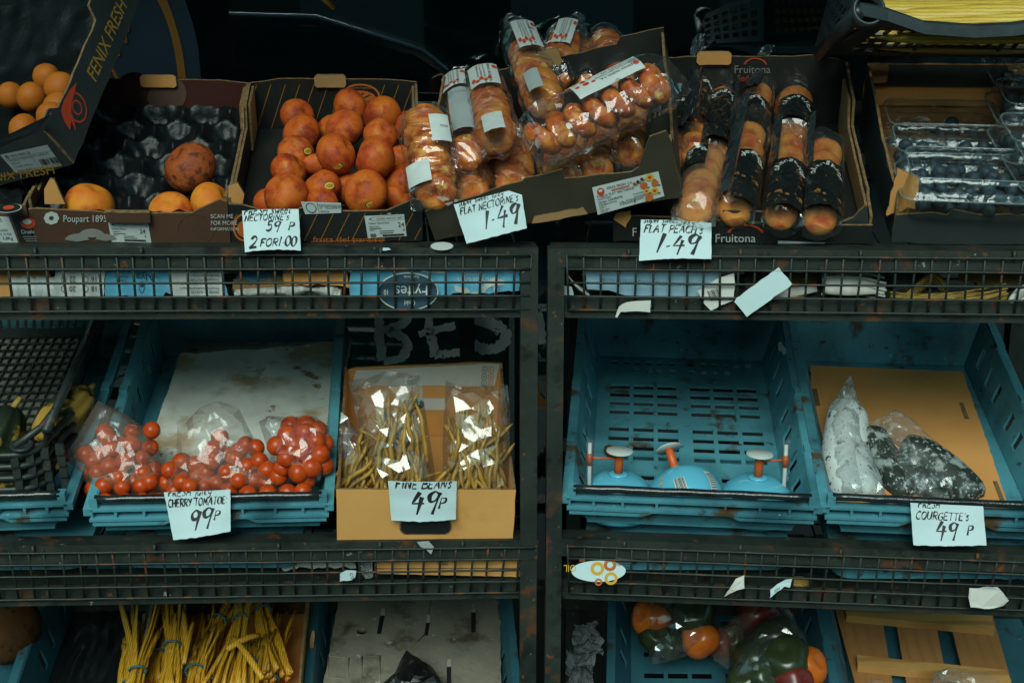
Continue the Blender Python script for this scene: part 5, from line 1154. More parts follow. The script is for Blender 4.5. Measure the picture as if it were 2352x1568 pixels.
scrap("tape_scrap", [(1787,788), (1793,783), (1799,795), (1806,800), (1806,812), (1800,816), (1796,806), (1789,807)], .40, "crumpled", "pale tape scrap on the slotted crate's right rim near the back", group=TG)
scrap("tape_scrap", [(1290,1142), (1300,1137), (1311,1144), (1312,1151), (1300,1155), (1287,1152)], .02, "husk", "dried brown scrap on the slotted crate's front left corner", group=TG)
# ---- nested black mesh crate and squashes at the left
A_, B_ = W(-290, 1144, .05), W(140, 1132, .05); MK = frame(A_, B_, 15); wK = (B_-A_).length; X = lambda x, y, z: MK @ Vector((x, y, z))
bk = thing("black_mesh_crate", "black mesh crates nested on the blue crate at the left edge with squashes inside", "crate", MK)
lK = .50; m = MB(); m.plate([X(.02,.02,.016), X(wK-.03,.02,.016), X(wK-.03,lK,.016), X(.02,lK,.016)], grid_holes(14, 18, .03, .02, .18), .004, "mesh_plastic"); part(m, "floor", "mesh_plastic", bk)
m = MB(); m.plate([X(wK-.03,.02,.016), X(wK-.03,lK,.016), X(wK-.006,lK,.112), X(wK-.006,.0,.112)], grid_holes(20, 5, .03, .08, .32), .004, "mesh_plastic"); m.tube([X(wK-.006,.0,.115), X(wK-.006,lK*.5,.111), X(wK-.006,lK,.115)], .007, 8, "mesh_plastic"); part(m, "side_wall", "mesh_plastic", bk)
m = MB(); m.plate([X(0,.02,.016), X(wK-.03,.02,.016), X(wK-.02,.0,.062), X(-.01,.0,.062)], grid_holes(16, 3, .03, .1, .4), .004, "mesh_plastic"); part(m, "front_wall", "mesh_plastic", bk)
m = MB(); m.plate([X(0,lK,.016), X(wK-.03,lK,.016), X(wK-.0,lK+.02,.10), X(-.01,lK+.02,.10)], grid_holes(16, 3, .03, .1, .3), .004, "mesh_plastic"); part(m, "back_wall", "mesh_plastic", bk)
m = MB()
for k in range(4):                                  # stacked corner rims of the nested crates
    z = .018 + k*.021; r_ = .040
    pts = [X(-.02, -.012, z), X(wK-r_-.02, -.012, z)] + [X(wK-r_-.02 + r_*1.1*math.sin(a*math.pi/12), -.012 + r_*(1-math.cos(a*math.pi/12)), z) for a in range(1, 7)] + [X(wK+.008, .10, z+.004)]
    m.tube(pts, .0055, 8, "mesh_plastic"); 
    for a in range(4):
        q = X(wK-.055+.02*a, -.012+.010*a, z); m.box((-.006,-.003,-.018), (.006,.003,.0), Matrix.Translation(q))
m.tube([X(wK-.06,-.004,.088), X(wK-.02,.03,.105), X(wK-.006,.06,.116)], .006, 8, "mesh_plastic")
m.lathe([(.016,0),(.018,.006),(.013,.007),(.012,.001)], mk(X(wK-.045,-.002,.088), MK.col[0].xyz, MK.col[1].xyz), 20, "mesh_plastic")
part(m, "corner_rim", "mesh_plastic", bk)
m = MB(); m.box((.0, .03, .006), (wK-.05, lK-.01, .011), MK, "poly_dirty"); solo(m, "lining_sheet", "poly_dirty", "pale foam sheet seen through the black mesh crate's floor", "foam sheet", M=MK)
def squash(px, py, h, ax, r, l, mt, lab):
    P = hit(px, py, MK, h); ax = ax.normalized(); Mq = TRS(P, rot_from(ax), 1); m = MB()
    def fn(u, v):
        a = 2*math.pi*u; th = math.pi*v; rad = r*math.sin(th)**.7*(1 + .05*math.cos(a*9))*(1 + .12*math.cos(th)); return Mq @ Vector((rad*math.cos(a), rad*math.sin(a), -l/2*math.cos(th)))
    m.surf(fn, 54, 22, mt); m.tube([Mq @ Vector((0,0,l/2-.002)), Mq @ Vector((.004,0,l/2+.018))], [.006,.004], 6, "husk"); solo(m, "squash", mt, lab, "squash", "squashes in the black mesh crate", M=Mq)
xb, yb = MK.col[0].xyz, MK.col[1].xyz
squash(150, 950, .060, yb*1.0 + xb*.3, .032, .150, "squash", "yellow striped long squash behind the black mesh side wall")
squash(2, 1000, .050, xb*.4 + yb*.3 + Vector((0,0,.8)), .036, .10, "squash_green", "dark green striped squash in the black crate at the left edge")
squash(30, 1080, .030, xb*1 + yb*.1, .035, .13, "squash_green", "dark squash glimpsed behind the black crate's front mesh")
# ---- white foam sheet and stained paper in crate two
def slab(M, pts, h, th, mt, name, label, cat, holes=None, amp=.001, bumpf=None):
    P = [tuple(loc(a_, b_, M, h)[:2]) for a_, b_ in pts]; m = MB(); Mh = M @ Matrix.Translation((0,0,h)); m.panel(rough(P, amp, .010), Mh, -th, 0, mt, mt, mt); return solo(m, name, mt, label, cat, M=M)
slab(MC2, [(432,768), (470,762), (476,772), (520,764), (650,758), (740,752), (745,760), (800,752), (806,770), (762,1020), (750,1090), (330,1090), (411,808)], .030, .018, "poly_foam", "foam_sheet", "thick dirty white foam sheet lining the tomato crate", "foam sheet", amp=.002)
m = MB(); pc = [loc(a_, b_, MC2, .034) for a_, b_ in ((415,822), (782,800), (742,1080), (322,1080))]
def pap(u, v):
    p_ = pc[3]*(1-u)*(1-v) + pc[2]*u*(1-v) + pc[1]*u*v + pc[0]*(1-u)*v
    hgt = .036 + .0045*noise.noise(Vector((u*5, v*5, 1))) + .0032*abs(noise.noise(Vector((u*11, v*9, 4)))) + .0014*abs(noise.noise(Vector((u*24, v*22, 7)))) + (.012*max(0, (v-.93)/.07)**2*(.4+.6*u)) + .003*max(0, .1-u)*10*v
    return MC2 @ Vector((p_.x + .0014*noise.noise(Vector((v*20, 3, 0)))*(u in (0, 1)), p_.y, hgt))
m.surf(pap, 60, 50, "liner_paper"); solo(m, "paper_sheet", "liner_paper", "brown stained white paper sheet laid over the foam behind the tomatoes", "paper", M=MC2)
scrap("paper_scrap", [(520,762), (532,756), (552,754), (562,762), (566,768), (550,770), (536,766)], .60, "crumpled", "torn pale scrap behind the foam sheet's back edge", group="paper scraps")
# ---- tomato bags
def tom_bag(lab, outline, tom, o, n, fr, bk_, seed, mt="film_soft", r=.0150, fill=(), group="clear bags of cherry tomatoes"):
    m = MB(); c = pillow(outline, o, n, fr, bk_, mt, m, seed=seed, amp=.004); t = thing("bag_of_cherry_tomatoes", lab, "bag of tomatoes", c, group); part(m, "film", mt, t); nn = n.normalized()
    pts = []
    for px, py, lay in tom:
        P = hitp(px, py, o + nn*((fr*.45 if lay else -.004)), nn); pts.append(P)
        inst(FR["tomato"], "cherry_tomato", TRS(P, rnd_rot(), r*random.uniform(.92, 1.06)), t)
    for x0, y0, x1, y1, k in fill:
        q = 0; tr = 0
        while q < k and tr < 600:
            tr += 1; P = hitp(random.uniform(x0, x1), random.uniform(y0, y1), o + nn*random.uniform(-bk_*.4, fr*.3), nn)
            if any((P-w__).length < r*1.5 for w__ in pts): continue
            pts.append(P); q += 1; inst(FR["tomato"], "cherry_tomato", TRS(P, rnd_rot(), r*random.uniform(.88, 1.05)), t)
    return t
def S1(a, b): return zx(a)*1.0, 712 + b*.3515
def zx(a): return a*.3515
yC, zC = MC2.col[1].xyz, MC2.col[2].xyz; nT = (zC*.75 - yC*.75).normalized()
oT = MC2 @ Vector((wC2*.4, .062, .050))
def T1(L): return [(*S1(a, b), l_) for a, b, l_ in L]
tom_bag("tomato bag with loose peaked film leaning at the crate's left side", [S1(*q) for q in ((430,950),(520,790),(640,590),(830,690),(990,800),(1010,900),(1060,1010),(1080,1190),(850,1215),(620,1205),(530,1090))],
    T1([(680,1145,1),(780,1090,1),(712,1020,1),(822,985,1),(935,1062,1),(730,905,1),(702,835,1),(800,1155,1),(925,1145,1),(880,1120,0),(610,985,0),(560,940,0),(660,940,0),(760,960,0),(640,1060,0),(860,880,0),(980,1120,1),(790,880,0),(1010,1050,0)]), oT, nT, .030, .022, 41, fill=((215,985,350,1128,16),(180,1030,230,1100,3)))
tom_bag("tomato bag in the middle with folded film peaks over the white paper", [S1(*q) for q in ((1060,1040),(1150,960),(1160,760),(1215,735),(1300,640),(1420,590),(1560,640),(1640,800),(1720,960),(1860,1100),(1880,1180),(1450,1200),(1090,1200))],
    T1([(1280,1010,0),(1110,1045,1),(1190,1120,1),(1400,905,1),(1385,985,1),(1530,970,1),(1480,1060,1),(1605,880,0),(1615,1020,1),(1560,1110,1),(1695,985,1),(1745,1045,1),(1820,1085,1),(1290,1090,0),(1350,1060,0),(1420,1130,0),(1660,1110,0),(1740,1130,0),(1240,1150,1),(1340,1150,0),(1085,1130,0),(1140,1180,0),(1560,920,0),(1670,900,0)]), oT + Vector((0,-.004,0)), nT, .026, .024, 42, fill=((400,1040,600,1128,20),(480,1000,590,1050,5)))
tom_bag("open glossy tomato bag at the crate's right with a wrinkled fruit in front", [S1(*q) for q in ((1690,730),(1760,690),(1900,700),(2050,690),(2150,760),(2160,900),(2140,1020),(2080,1120),(2020,1150),(1900,1090),(1780,990),(1740,880))],
    T1([(1808,885,1),(1882,815,1),(1995,800,1),(2065,855,1),(1925,880,1),(1872,965,1),(1970,925,1),(2090,940,1),(2035,1025,1),(1950,1060,1),(1850,1030,0),(2000,755,0),(2075,790,0),(2110,1010,0),(1950,985,0),(2020,960,0),(2000,1110,0),(1900,760,0),(2115,870,0)]), oT + zC*.030 - yC*.010, nT, .032, .026, 43, mt="film_bag", r=.0168)
for i, (a_, b_) in enumerate(((690,1265),(815,1265),(930,1262),(1040,1262),(1620,1215),(1750,1210),(1880,1205),(1980,1195))):
    P = hitp(*S1(a_, b_-12), MC2 @ Vector((0, .020, 0)), yC); inst(FR["tomato"], "cherry_tomato", TRS(P, rnd_rot(), .0145), None, "loose cherry tomatoes lying along the bottom of the crate behind its front bar", "tomato", "loose cherry tomatoes behind the bar")
# ---- bean carton
MB3 = frame(W(774, 1250, .012), W(1177, 1249, .012), 13); wB = (W(1177,1249,.012)-W(774,1250,.012)).length; lB = .33
bean_box = carton("bean_carton", "plain brown cardboard box with hand hole full of fine bean bags", "fruit box", MB3, wB, lB, front=[(0,.104),(wB,.104)], back=[(0,.136),(.02,.142),(wB*.9,.156),(wB,.154)], side=[(0,.104),(.10,.105),(.24,.125),(lB,.145)], outer="kraft_front", inner="kraft_front", amp=.0006)
MF = Mfront(MB3); MBk = Mback(MB3, lB)
m = MB(); m.panel(rrect(.078, .026, .011), MF @ Matrix.Translation((wB*.50, .034, 0)), .0004, .0010, "ink", "ink", "ink"); m.panel([(x*1.06, y*1.14) for x, y in rrect(.078, .026, .011)], MF @ Matrix.Translation((wB*.50, .034, 0)), .0002, .0006, "kraft_edge", "kraft_edge", "kraft_edge"); part(m, "hand_hole", "ink", bean_box)
m = MB(); m.panel(rough([(.012,.108),(wB-.012,.108),(wB-.006,.153),(wB*.9,.154),(.02,.138)], .0006, .02), MBk, .0006, .002, "white_board", "white_board", "kraft_edge"); part(m, "white_flap", "white_board", bean_box)
m = MB(); m.panel([(.10,.058),(.18,.058),(.18,.082),(.10,.082)], MBk, .0006, .0014, "white_board", "white_board", "white_board"); m.panel([(x+.128,y+.070) for x, y in rrect(.026,.020,.009)], MBk, .0016, .0022, "ink", "ink", "ink"); m.panel([(.118,.03),(.120,.03),(.120,.108),(.118,.108)], MBk, .0006, .0012, "kraft_edge", "kraft_edge", "kraft_edge"); part(m, "back_slot", "white_board", bean_box)
m = MB()
for r_ in range(3):
    for c_ in range(2):
        cx, cy = wB-.020+c_*-.012, .142-.0145*r_; mt_ = "print_orange" if c_ == 0 else "print_teal"
        V = []; 
        for k, s_ in enumerate((1, .82)): V += [MBk @ Vector((cx+x*s_, cy+y*s_, .0026)) for x, y in rrect(.0095, .0125, .003, 3)]
        n = len(V)//2; m.add(V, [(i, (i+1) % n, n+(i+1) % n, n+i) for i in range(n)], mt_)
        for q0, q1 in (((-.002,.003),(-.001,-.003)), ((-.001,-.003),(.0005,.002)), ((.0005,.002),(.002,-.003))):
            a_, b_ = Vector((cx+q0[0], cy+q0[1], .0026)), Vector((cx+q1[0], cy+q1[1], .0026)); m.add([MBk @ (a_+Vector((-.0004,0,0))), MBk @ (a_+Vector((.0004,0,0))), MBk @ (b_+Vector((.0004,0,0))), MBk @ (b_+Vector((-.0004,0,0)))], [(0,1,2,3)], mt_)
part(m, "recycling_marks", "print_orange", bean_box)
BM = []
for k in range(8):
    m = MB(); cu = random.uniform(-.10, .16); l_ = random.uniform(.075, .115)
    pts = [Vector((cu*l_*(1-((i-4)/4)**2) + .0016*math.sin(i*1.4+k), .0012*math.cos(i*2+k), (i-4)/4*l_/2)) for i in range(9)]
    m.tube(pts, [.0014,.0034,.0042,.0044,.0041,.0045,.0042,.0034,.0010], 8, "bean"); BM.append(m.mesh("fine_bean", "bean"))
def bean_bag(lab, outline, o, n, fr, bk_, reg, nb, seed, lean=0):
    m = MB(); c = pillow(outline, o, n, fr, bk_, "film_clear", m, seed=seed, amp=.006, power=.4, step=.018); t = thing("bag_of_fine_beans", lab, "bag of beans", c, "clear bags of fine beans"); part(m, "film", "film_clear", t)
    rg = random.Random(seed); x0, x1, yt, yb_ = reg; nn = n.normalized(); xr = Vector((0,0,1)).cross(nn).normalized()*-1; up = nn.cross(xr)*-1
    if up.z < 0: up = -up
    for i in range(nb):
        f = rg.random(); px = x0 + (x1-x0)*rg.random(); py = yb_ + (yt-yb_)*f**1.5
        P = hitp(px, py, o + nn*(rg.uniform(-bk_*.7, fr*.75)), nn); a = rg.gauss(lean, .24) if rg.random() < .92 else rg.uniform(-1.2, 1.2)
        d_ = (up*math.cos(a) + xr*math.sin(a) + nn*rg.uniform(-.15,.15)).normalized(); s_ = rg.uniform(.75, 1.0)
        inst(rg.choice(BM), "fine_bean", TRS(P, rot_from(d_, rg.uniform(0,6.3)), s_), t)
yB, zB = MB3.col[1].xyz, MB3.col[2].xyz; nB = (Vector((0,-1,0)) + Vector((0,0,.36))).normalized(); oB = MB3 @ Vector((wB/2, .060, .05))
bean_bag("small bag of beans slumped at the box's left corner", [(783,945),(800,960),(830,1000),(850,1060),(842,1125),(790,1125),(775,1030)], oB, nB, .020, .016, (800,834,1045,1120), 24, 51, lean=-.4)
bean_bag("large left bag of beans with bright creases across its film", [(801,873),(845,868),(890,852),(966,860),(975,930),(988,1010),(1000,1090),(998,1130),(860,1130),(838,1040),(818,960)], oB + nB*.004, nB, .030, .024, (868,975,965,1115), 92, 52, lean=-.15)
bean_bag("right bag of beans with square open top and one bright fold", [(1024,872),(1060,890),(1120,884),(1166,884),(1172,950),(1170,1060),(1168,1130),(1018,1130),(1016,1020)], oB, nB, .026, .024, (1042,1146,975,1115), 88, 53, lean=.1)
# ---- three blue bottles
BG2 = "blue round drink bottles with orange valve and white disc"
def bottle(P, ax, spin, lab, arm=None, items=(), seed=0):
    Mq = TRS(P, rot_from(ax, 0), 1); Mq = Mq @ Matrix.Scale(1.24, 4); t = thing("drink_bottle", lab, "bottle", TRS(P, rot_from(ax, 0), 1), BG2)
    m = MB(); m.lathe([(.0,-.012),(.046,-.012),(.0495,-.008),(.0505,.0),(.0485,.014),(.043,.027),(.034,.036),(.022,.0415),(.0,.043)], Mq, 40, "bottle_blue"); part(m, "bottle_body", "bottle_blue", t)
    m = MB(); m.lathe([(.0058,.042),(.0058,.066),(.0054,.075),(.004,.0755)], Mq, 18, "orange_plastic"); m.lathe([(.013,.0418),(.013,.0455),(.009,.046)], Mq, 18, "bottle_blue"); vv = part(m, "valve", "orange_plastic", t)
    m = MB(); m.lathe([(.0,.0755),(.0172,.0755),(.0178,.0765),(.0172,.0775),(.0,.0775)], Mq, 32, "bow_white"); part(m, "disc", "bow_white", vv)
    if arm:
        dirv = arm.normalized(); q0 = Mq @ Vector((0,0,.066)); q1 = q0 + dirv*arm.length
        m = MB(); m.tube([q0, q1], .0018, 6, "orange_plastic"); up = Vector((0,0,1)); m.tube([q1 - up*.012, q1 + up*.008], .0052, 12, "orange_plastic"); part(m, "arm", "orange_plastic", vv)
        m = MB(); m.tube([q1 - up*.088 + Vector((-.006*math.copysign(1, dirv.x)*0,0,0)), q1 + up*.026], .0034, 10, "straw"); part(m, "straw", "straw", t)
        m = MB(); m.surf(lambda u, v: q1 + up*(-.085+.118*v) + Vector(((.0062+.004*v*noise.noise(Vector((u*5,v*9,seed))))*math.cos(u*6.283), (.0055)*math.sin(u*6.283), 0)), 12, 20, "film_clear"); part(m, "straw_wrapper", "film_clear", t)
    return t, Mq
def dome_print(t, Mq, px, py, items, mt, w_, h_, name="label"):
    """print hugging the bottle where the picture shows it"""
    Mi = Mq.inverted(); v = ray(px, py).normalized(); o = Mi @ CAM; d_ = Mi.to_3x3() @ v; a = d_.x**2/.051**2 + d_.y**2/.051**2 + d_.z**2/.0435**2; b = 2*(o.x*d_.x/.051**2 + o.y*d_.y/.051**2 + o.z*d_.z/.0435**2); c = o.x**2/.051**2 + o.y**2/.051**2 + o.z**2/.0435**2 - 1
    D = b*b-4*a*c
    if D < 0: return
    q = o + d_*((-b-math.sqrt(D))/(2*a)); az = math.atan2(q.y, q.x); el = math.asin(max(-1, min(1, q.z/.0435)))
    def fn(x, y, off=.0004):
        A_ = az + (x-w_/2)/(.051*math.cos(el)+.004); E = el + (y-h_/2)/.046; k = 1 + (.0012+off)/.05; return Mq @ Vector((.051*k*math.cos(E)*math.cos(A_), .051*k*math.cos(E)*math.sin(A_), .0435*k*math.sin(E)))
    m = MB()
    if mt: m.surf(lambda u, v: fn(u*w_, v*h_, 0), 8, 8, mt)
    for k_, it in enumerate(items):
        f2 = lambda x, y: fn(x, y, .0006)
        if it[0] == 't': m.text(it[4], it[3]*1.38, f2, it[5], it[1], it[2], sx=.85)
        elif it[0] == 'r': m.surf(lambda u, v: f2(it[1]+(it[3]-it[1])*u, it[2]+(it[4]-it[2])*v), 3, 3, it[5])
    part(m, name, mt or items[0][5], t)
def BP(px, py, y): return hitp(px, py, MC4 @ Vector((0, y, 0)), MC4.col[1].xyz)
b1, Mb1 = bottle(BP(1416, 1158, .075), Vector((.03,-.05,1)), 0, "left blue bottle with straw and orange arm pointing left", arm=Vector((-.050,-.012,.006)), seed=1)
dome_print(b1, Mb1, 1366, 1118, [('t', .002, .002, .006, "ALKALI TEA", "orange_plastic")], None, .036, .010, "print")
b2, Mb2 = bottle(BP(1574, 1148, .070), Vector((-.22,.70,.75)), 0, "middle blue bottle lying back with tilted white disc and bar code")
dome_print(b2, Mb2, 1563, 1112, [('r', .002+.0017*k, .001, .002+.0017*k+random.choice((.0006,.001)), .021, "ink") for k in range(8)], "label_white", .016, .022, "bar_code")
dome_print(b2, Mb2, 1522, 1112, [('r', .002, .004+.009*k, .0065, .0085+.009*k, "print_yellow") for k in range(3)], None, .010, .030, "print")
dome_print(b2, Mb2, 1634, 1104, [('r', .001, .003+.0035*k, .012, .0045+.0035*k, "ink_grey") for k in range(8)], "label_white", .013, .034, "side_label")
b3, Mb3 = bottle(BP(1735, 1166, .078), Vector((.02,-.05,1)), 0, "right blue bottle with straw on its right and nutrition panel", arm=Vector((.042,-.004,.004)), seed=3)
dome_print(b3, Mb3, 1732, 1130, [('t', .001, .0125, .0038, "Nutrition Facts", "ink"), ('r', .001, .0113, .030, .0117, "ink"), ('t', .001, .0075, .0024, "Serving size", "ink"), ('t', .001, .002, .0034, "Calories", "ink"), ('t', .022, .002, .0034, "270", "ink")], "label_white", .034, .018)
P_ = hit(1402, 1035, MC4, .012); m = MB(); m.lathe([(.0,-.008),(.010,-.006),(.013,.0),(.010,.006),(.0,.008)], TRS(P_, rnd_rot(), 1), 16, "melon"); solo(m, "dried_fruit", "melon", "small shrivelled brown fruit on the slotted floor behind the left bottle", "fruit")
# ---- cardboard and courgettes in crate five
slab(MC5, [(1861,839), (2211,853), (2262,1000), (2320,1172), (1900,1172), (1866,960)], .022, .004, "kraft", "cardboard_sheet", "brown cardboard sheet with slits lying in the right hand crate", "cardboard", amp=.0008)
for pts, lab in (([(2203,925), (2212,925), (2226,962), (2216,962)], "a"), ([(2280,1105), (2290,1105), (2308,1150), (2297,1150)], "b"), ([(1864,893), (1876,893), (1884,932), (1870,932)], "c")):
    P = [tuple(loc(a_, b_, MC5, .022)[:2]) for a_, b_ in pts]; m = MB(); m.panel(P, MC5 @ Matrix.Translation((0,0,.022)), .0002, .0008, "kraft_edge", "kraft_edge", "kraft_edge"); part(m, "slit", "kraft_edge", bpy.data.objects["cardboard_sheet"])
def S4(a, b): return 1722.6 + a*.3515, 712 + b*.3515
z5, y5 = MC5.col[2].xyz, MC5.col[1].xyz; n5 = (z5 - y5*.35).normalized(); o5 = MC5 @ Vector((.15, .15, .048))
def courg(path, r, mt, t, o, n, r0=.45, r1=.6):
    P = [hitp(*S4(*q), o, n) for q in path]; P = [Vector(q) for q in catmull([tuple(v) for v in P], 6)]; k = len(P); m = MB()
    m.tube(P, [r*(1 - (1-r0)*max(0, 1-i/(k*.16))**2)*(1 - (1-r1)*max(0, 1-(k-1-i)/(k*.14))**2) for i in range(k)], 20, mt); part(m, "courgette", mt, t)
m = MB(); c = pillow([S4(*q) for q in ((560,580),(655,420),(705,570),(722,740),(745,860),(830,1030),(905,1240),(760,1262),(590,1255),(505,1150),(478,1000),(488,760),(510,650))], o5, n5, .034, .022, "film_frost", m, seed=61, amp=.004)
t = thing("bag_of_courgettes", "pale frosted bag of mouldy courgettes standing at the crate's left", "bag of vegetables", c, "bags of courgettes"); part(m, "film", "film_frost", t)
courg(((640,600),(600,800),(585,1000),(640,1230)), .030, "courgette_white", t, o5, n5); courg(((690,640),(680,850),(720,1050),(800,1230)), .024, "courgette_white", t, o5 - n5*.006, n5)
m = MB(); c = pillow([S4(*q) for q in ((780,735),(960,655),(1060,730),(1200,860),(1330,980),(1460,1120),(1530,1262),(1370,1272),(1240,1260),(1020,1262),(880,1060),(800,900))], o5 - n5*.012, n5, .034, .022, "film_condensed", m, seed=62, amp=.004)
t = thing("bag_of_courgettes", "clear wet bag of dark courgettes lying slantwise across the cardboard", "bag of vegetables", c, "bags of courgettes"); part(m, "film", "film_condensed", t)
courg(((770,790),(850,930),(940,1090),(1040,1240)), .028, "courgette", t, o5 - n5*.014, n5); courg(((980,920),(1130,960),(1300,1080),(1470,1250)), .032, "courgette", t, o5 - n5*.006, n5); courg(((900,980),(1020,1090),(1180,1200),(1300,1260)), .026, "courgette", t, o5 - n5*.014, n5)
# ---- price cards of the middle shelf
card([(376,1130), (529,1124), (530,1218), (399,1238)], (-.002,-.012), [("FRESH juicy", .06, .91, .15, .0026, 1.0), ("CHERRY TOMATOE:", .03, .68, .17, .0032, None), ("99", .32, .20, .36, .0050, None), ("P", .73, .32, .20, .0036, None)], "price card for cherry tomatoes at 99p taped to the blue crate", curl=.008)
card([(891,1104), (1049,1105), (1047,1190), (899,1192)], (-.022,-.012), [("FINE BEANs", .10, .83, .22, .0030, 1.0), ("49", .30, .22, .46, .0050, None), ("P", .73, .32, .26, .0036, None)], "price card for fine beans at 49p on the brown bean box")
card([(2091,1154), (2258,1162), (2265,1250), (2097,1250)], (-.004,-.016), [("FRESH", .10, .90, .17, .0028, 1.0), ("COURGETTE's", .06, .62, .19, .0034, None), ("49", .30, .16, .36, .0050, None), ("P", .74, .26, .24, .0036, None)], "price card for courgettes at 49p on the right hand crate", curl=.008)
# ================================================================ STUFF IN THE WIRE BASKETS
def box_flat(name, pts, d, mt, label, items=None, corners=None, th=.006, tilt=0.0, cat="cardboard", edge="kraft_edge", group=None, amp=.0012):
    P0 = W(*pts[0], d); P1 = W(pts[0][0]+200, pts[0][1], d); x = (P1-P0).normalized(); zup = Vector((0, math.sin(tilt), math.cos(tilt))); M = mk(P0, x, zup)
    poly = [tuple(loc(a_, b_, M)[:2]) for a_, b_ in pts]; m = MB(); m.panel(rough(poly, amp, .008), M, -th, 0, mt, "kraft", edge); o = solo(m, name, mt, label, cat, group)
    if items:
        m = MB(); deco(m, M, corners, .0006, items); part(m, "print", "ink", o)
    return o, M
def flip(items, wd):                                 # turn printing upside down inside its corners
    return items
FG = "flattened card pushed into the upper left basket"
def R5(a, b): return a*.3418, 551.2 + b*.3418
def R6(a, b): return 746.5 + a*.3418, 551.2 + b*.3418
def R7(a, b): return 1493 + a*.3653, 551.2 + b*.3653
def rc(f, x0, y0, x1, y1): return [f(x0, y0), f(x1, y0), f(x1, y1), f(x0, y1)]
def rc180(f, x0, y0, x1, y1): return [f(x1, y1), f(x0, y1), f(x0, y0), f(x1, y0)]      # corners for upside-down print
box_flat("flattened_box", [R5(-60,178), R5(200,172), R5(330,190), R5(360,300), R5(200,400), R5(-60,400)], 0.040, "kraft", "plain brown crumpled card at the far left of the upper left basket", group=FG, tilt=.3)
m = MB()
for k in range(9):
    a_, b_ = R5(95+k*34, 255 + 6*math.sin(k*2)), R5(140+k*30, 425 - 8*math.cos(k)); m.tube([W(*a_, .035), W((a_[0]+b_[0])/2+3*math.sin(k), (a_[1]+b_[1])/2, .028), W(*b_, .032)], .0075, 6, "foam_net")
    m.tube([W(b_[0]-10, a_[1], .038), W(a_[0]+2, (a_[1]+b_[1])/2, .034), W(a_[0]+8, b_[1], .038)], .006, 6, "foam_net")
solo(m, "foam_net", "foam_net", "white foam fruit netting squashed behind the wire at the left", "packing net")
wl_, ML_ = None, None
o, M_ = box_flat("flattened_box", [R5(370,172), R5(560,165), R5(705,185), R5(700,380), R5(500,385), R5(400,405), R5(360,300)], 0.022, "white_board", "white printed card with upside down tick boxes and numbers", group=FG,
    items=[('t',.18,.62,.22,"18","navy"), ('t',.95+.6,.62,.18,"",  "navy"), ('t',.98,.62,.22,"20","navy"), ('t',.98,.26,.22,"22","navy"), ('t',.18,.26,.22,"16","navy")] + [('o',x_,y_,.10,.13,"navy",.82) for x_ in (.62,1.42) for y_ in (.36,.72)], corners=rc180(R5, 400, 200, 690, 375))
o, M_ = box_flat("flattened_box", [R5(700,175), R5(835,170), R5(850,185), R5(1050,182), R5(1060,168), R5(1530,165), R5(1480,210), R5(1545,395), R5(1400,398), R5(1180,385), R5(1110,355), R5(1095,385), R5(870,388), R5(850,372), R5(705,385)], 0.024, "blue_board", "sky blue fruit box panel with upside down script logo", group=FG,
    items=[('o',1.02,.58,.10,.10,"navy",.7), ('e',1.02,.58,.05,.05,"navy"), ('l',.9,.66,1.0,.9,.02,"navy"), ('l',1.14,.66,1.04,.9,.02,"navy"), ('t',.55,.20,.26,"Alya","navy",1.1), ('l',.4,.34,1.5,.10,.015,"navy"), ('t',1.55,.40,.10,"Creative","navy"), ('t',1.5,.27,.10,"Innovation","navy")], corners=rc180(R5, 740, 190, 1150, 375))
m = MB(); c_ = rc180(R5, 1150, 165, 1500, 380); pl_ = [tuple(loc(*q, M_)[:2]) for q in rc(R5, 1150, 168, 1495, 378)]; m.panel(pl_, M_, .0004, .0009, "white_board", "white_board", "white_board")
deco(m, M_, c_, .0012, [('t',.12,.82,.075,"PACKED BY: ALYA LTD","navy"), ('t',.12,.70,.075,"Fruit and Food Production and Marketing Co.","navy",.62), ('t',.12,.56,.075,"Address: Ahmetbey Mah. Nilufer Cad. No:295","navy",.6), ('t',.12,.44,.075,"Osmangazi-BURSA/TURKIYE","navy"), ('t',.12,.30,.075,"Fax: +90 224 211 51 51","navy"), ('t',.12,.18,.075,"E-mail: info@alyafruit.com.tr","navy",.7), ('t',.12,.06,.075,"Web: www.alyafruit.com.tr","navy",.75)]); part(m, "address_panel", "white_board", o)
def crumple_strip(f, pts, d, mt, label, name="crumpled_card", cat="cardboard", group=None, r=.012, seed=0):
    """folded, wavy card: a few curved leaves lying along a path"""
    m = MB()
    P = [Vector(q) for q in catmull([tuple(W(*f(*p_), d)) for p_ in pts], 8)]; n = len(P)
    for k in range(4):
        up = Vector((0, .004*k, .0))
        def fn(u, v): 
            i = min(n-1, int(u*(n-1))); q = P[i]; return q + Vector((0, .02*k*.6, 0)) + Vector((0, -.008*math.sin(v*3.1+k), (v-.5)*r*2 + .006*noise.noise(Vector((u*6, k*3.1+seed, v)))))
        m.surf(fn, n*2, 4, mt)
    return solo(m, name, mt, label, cat, group)
crumple_strip(R5, [(1570,320),(1720,330),(1900,310),(2060,330),(2300,340)], .040, "kraft_dark", "layered brown card edges bunched below the blue flap", r=.014, seed=3, group=FG)
crumple_strip(R5, [(1580,360),(1800,350),(2050,335),(2290,365)], .030, "paper_dirty", "torn pale card edge with blue stripe above the basket floor", r=.007, seed=8, group=FG)
box_flat("flattened_box", [R5(1565,285), R5(1620,190), R5(1900,185), R5(1930,250), R5(1890,275), R5(1700,290), R5(1600,320)], .05, "blue_board", "folded blue cardboard flap between the address panel and brown card", tilt=.5, group=FG)
box_flat("flattened_box", [R5(1900,195), R5(2330,190), R5(2350,320), R5(2200,300), R5(1910,300)], 0.030, "kraft", "plain brown card left of the big navy oval", tilt=.3, group=FG)
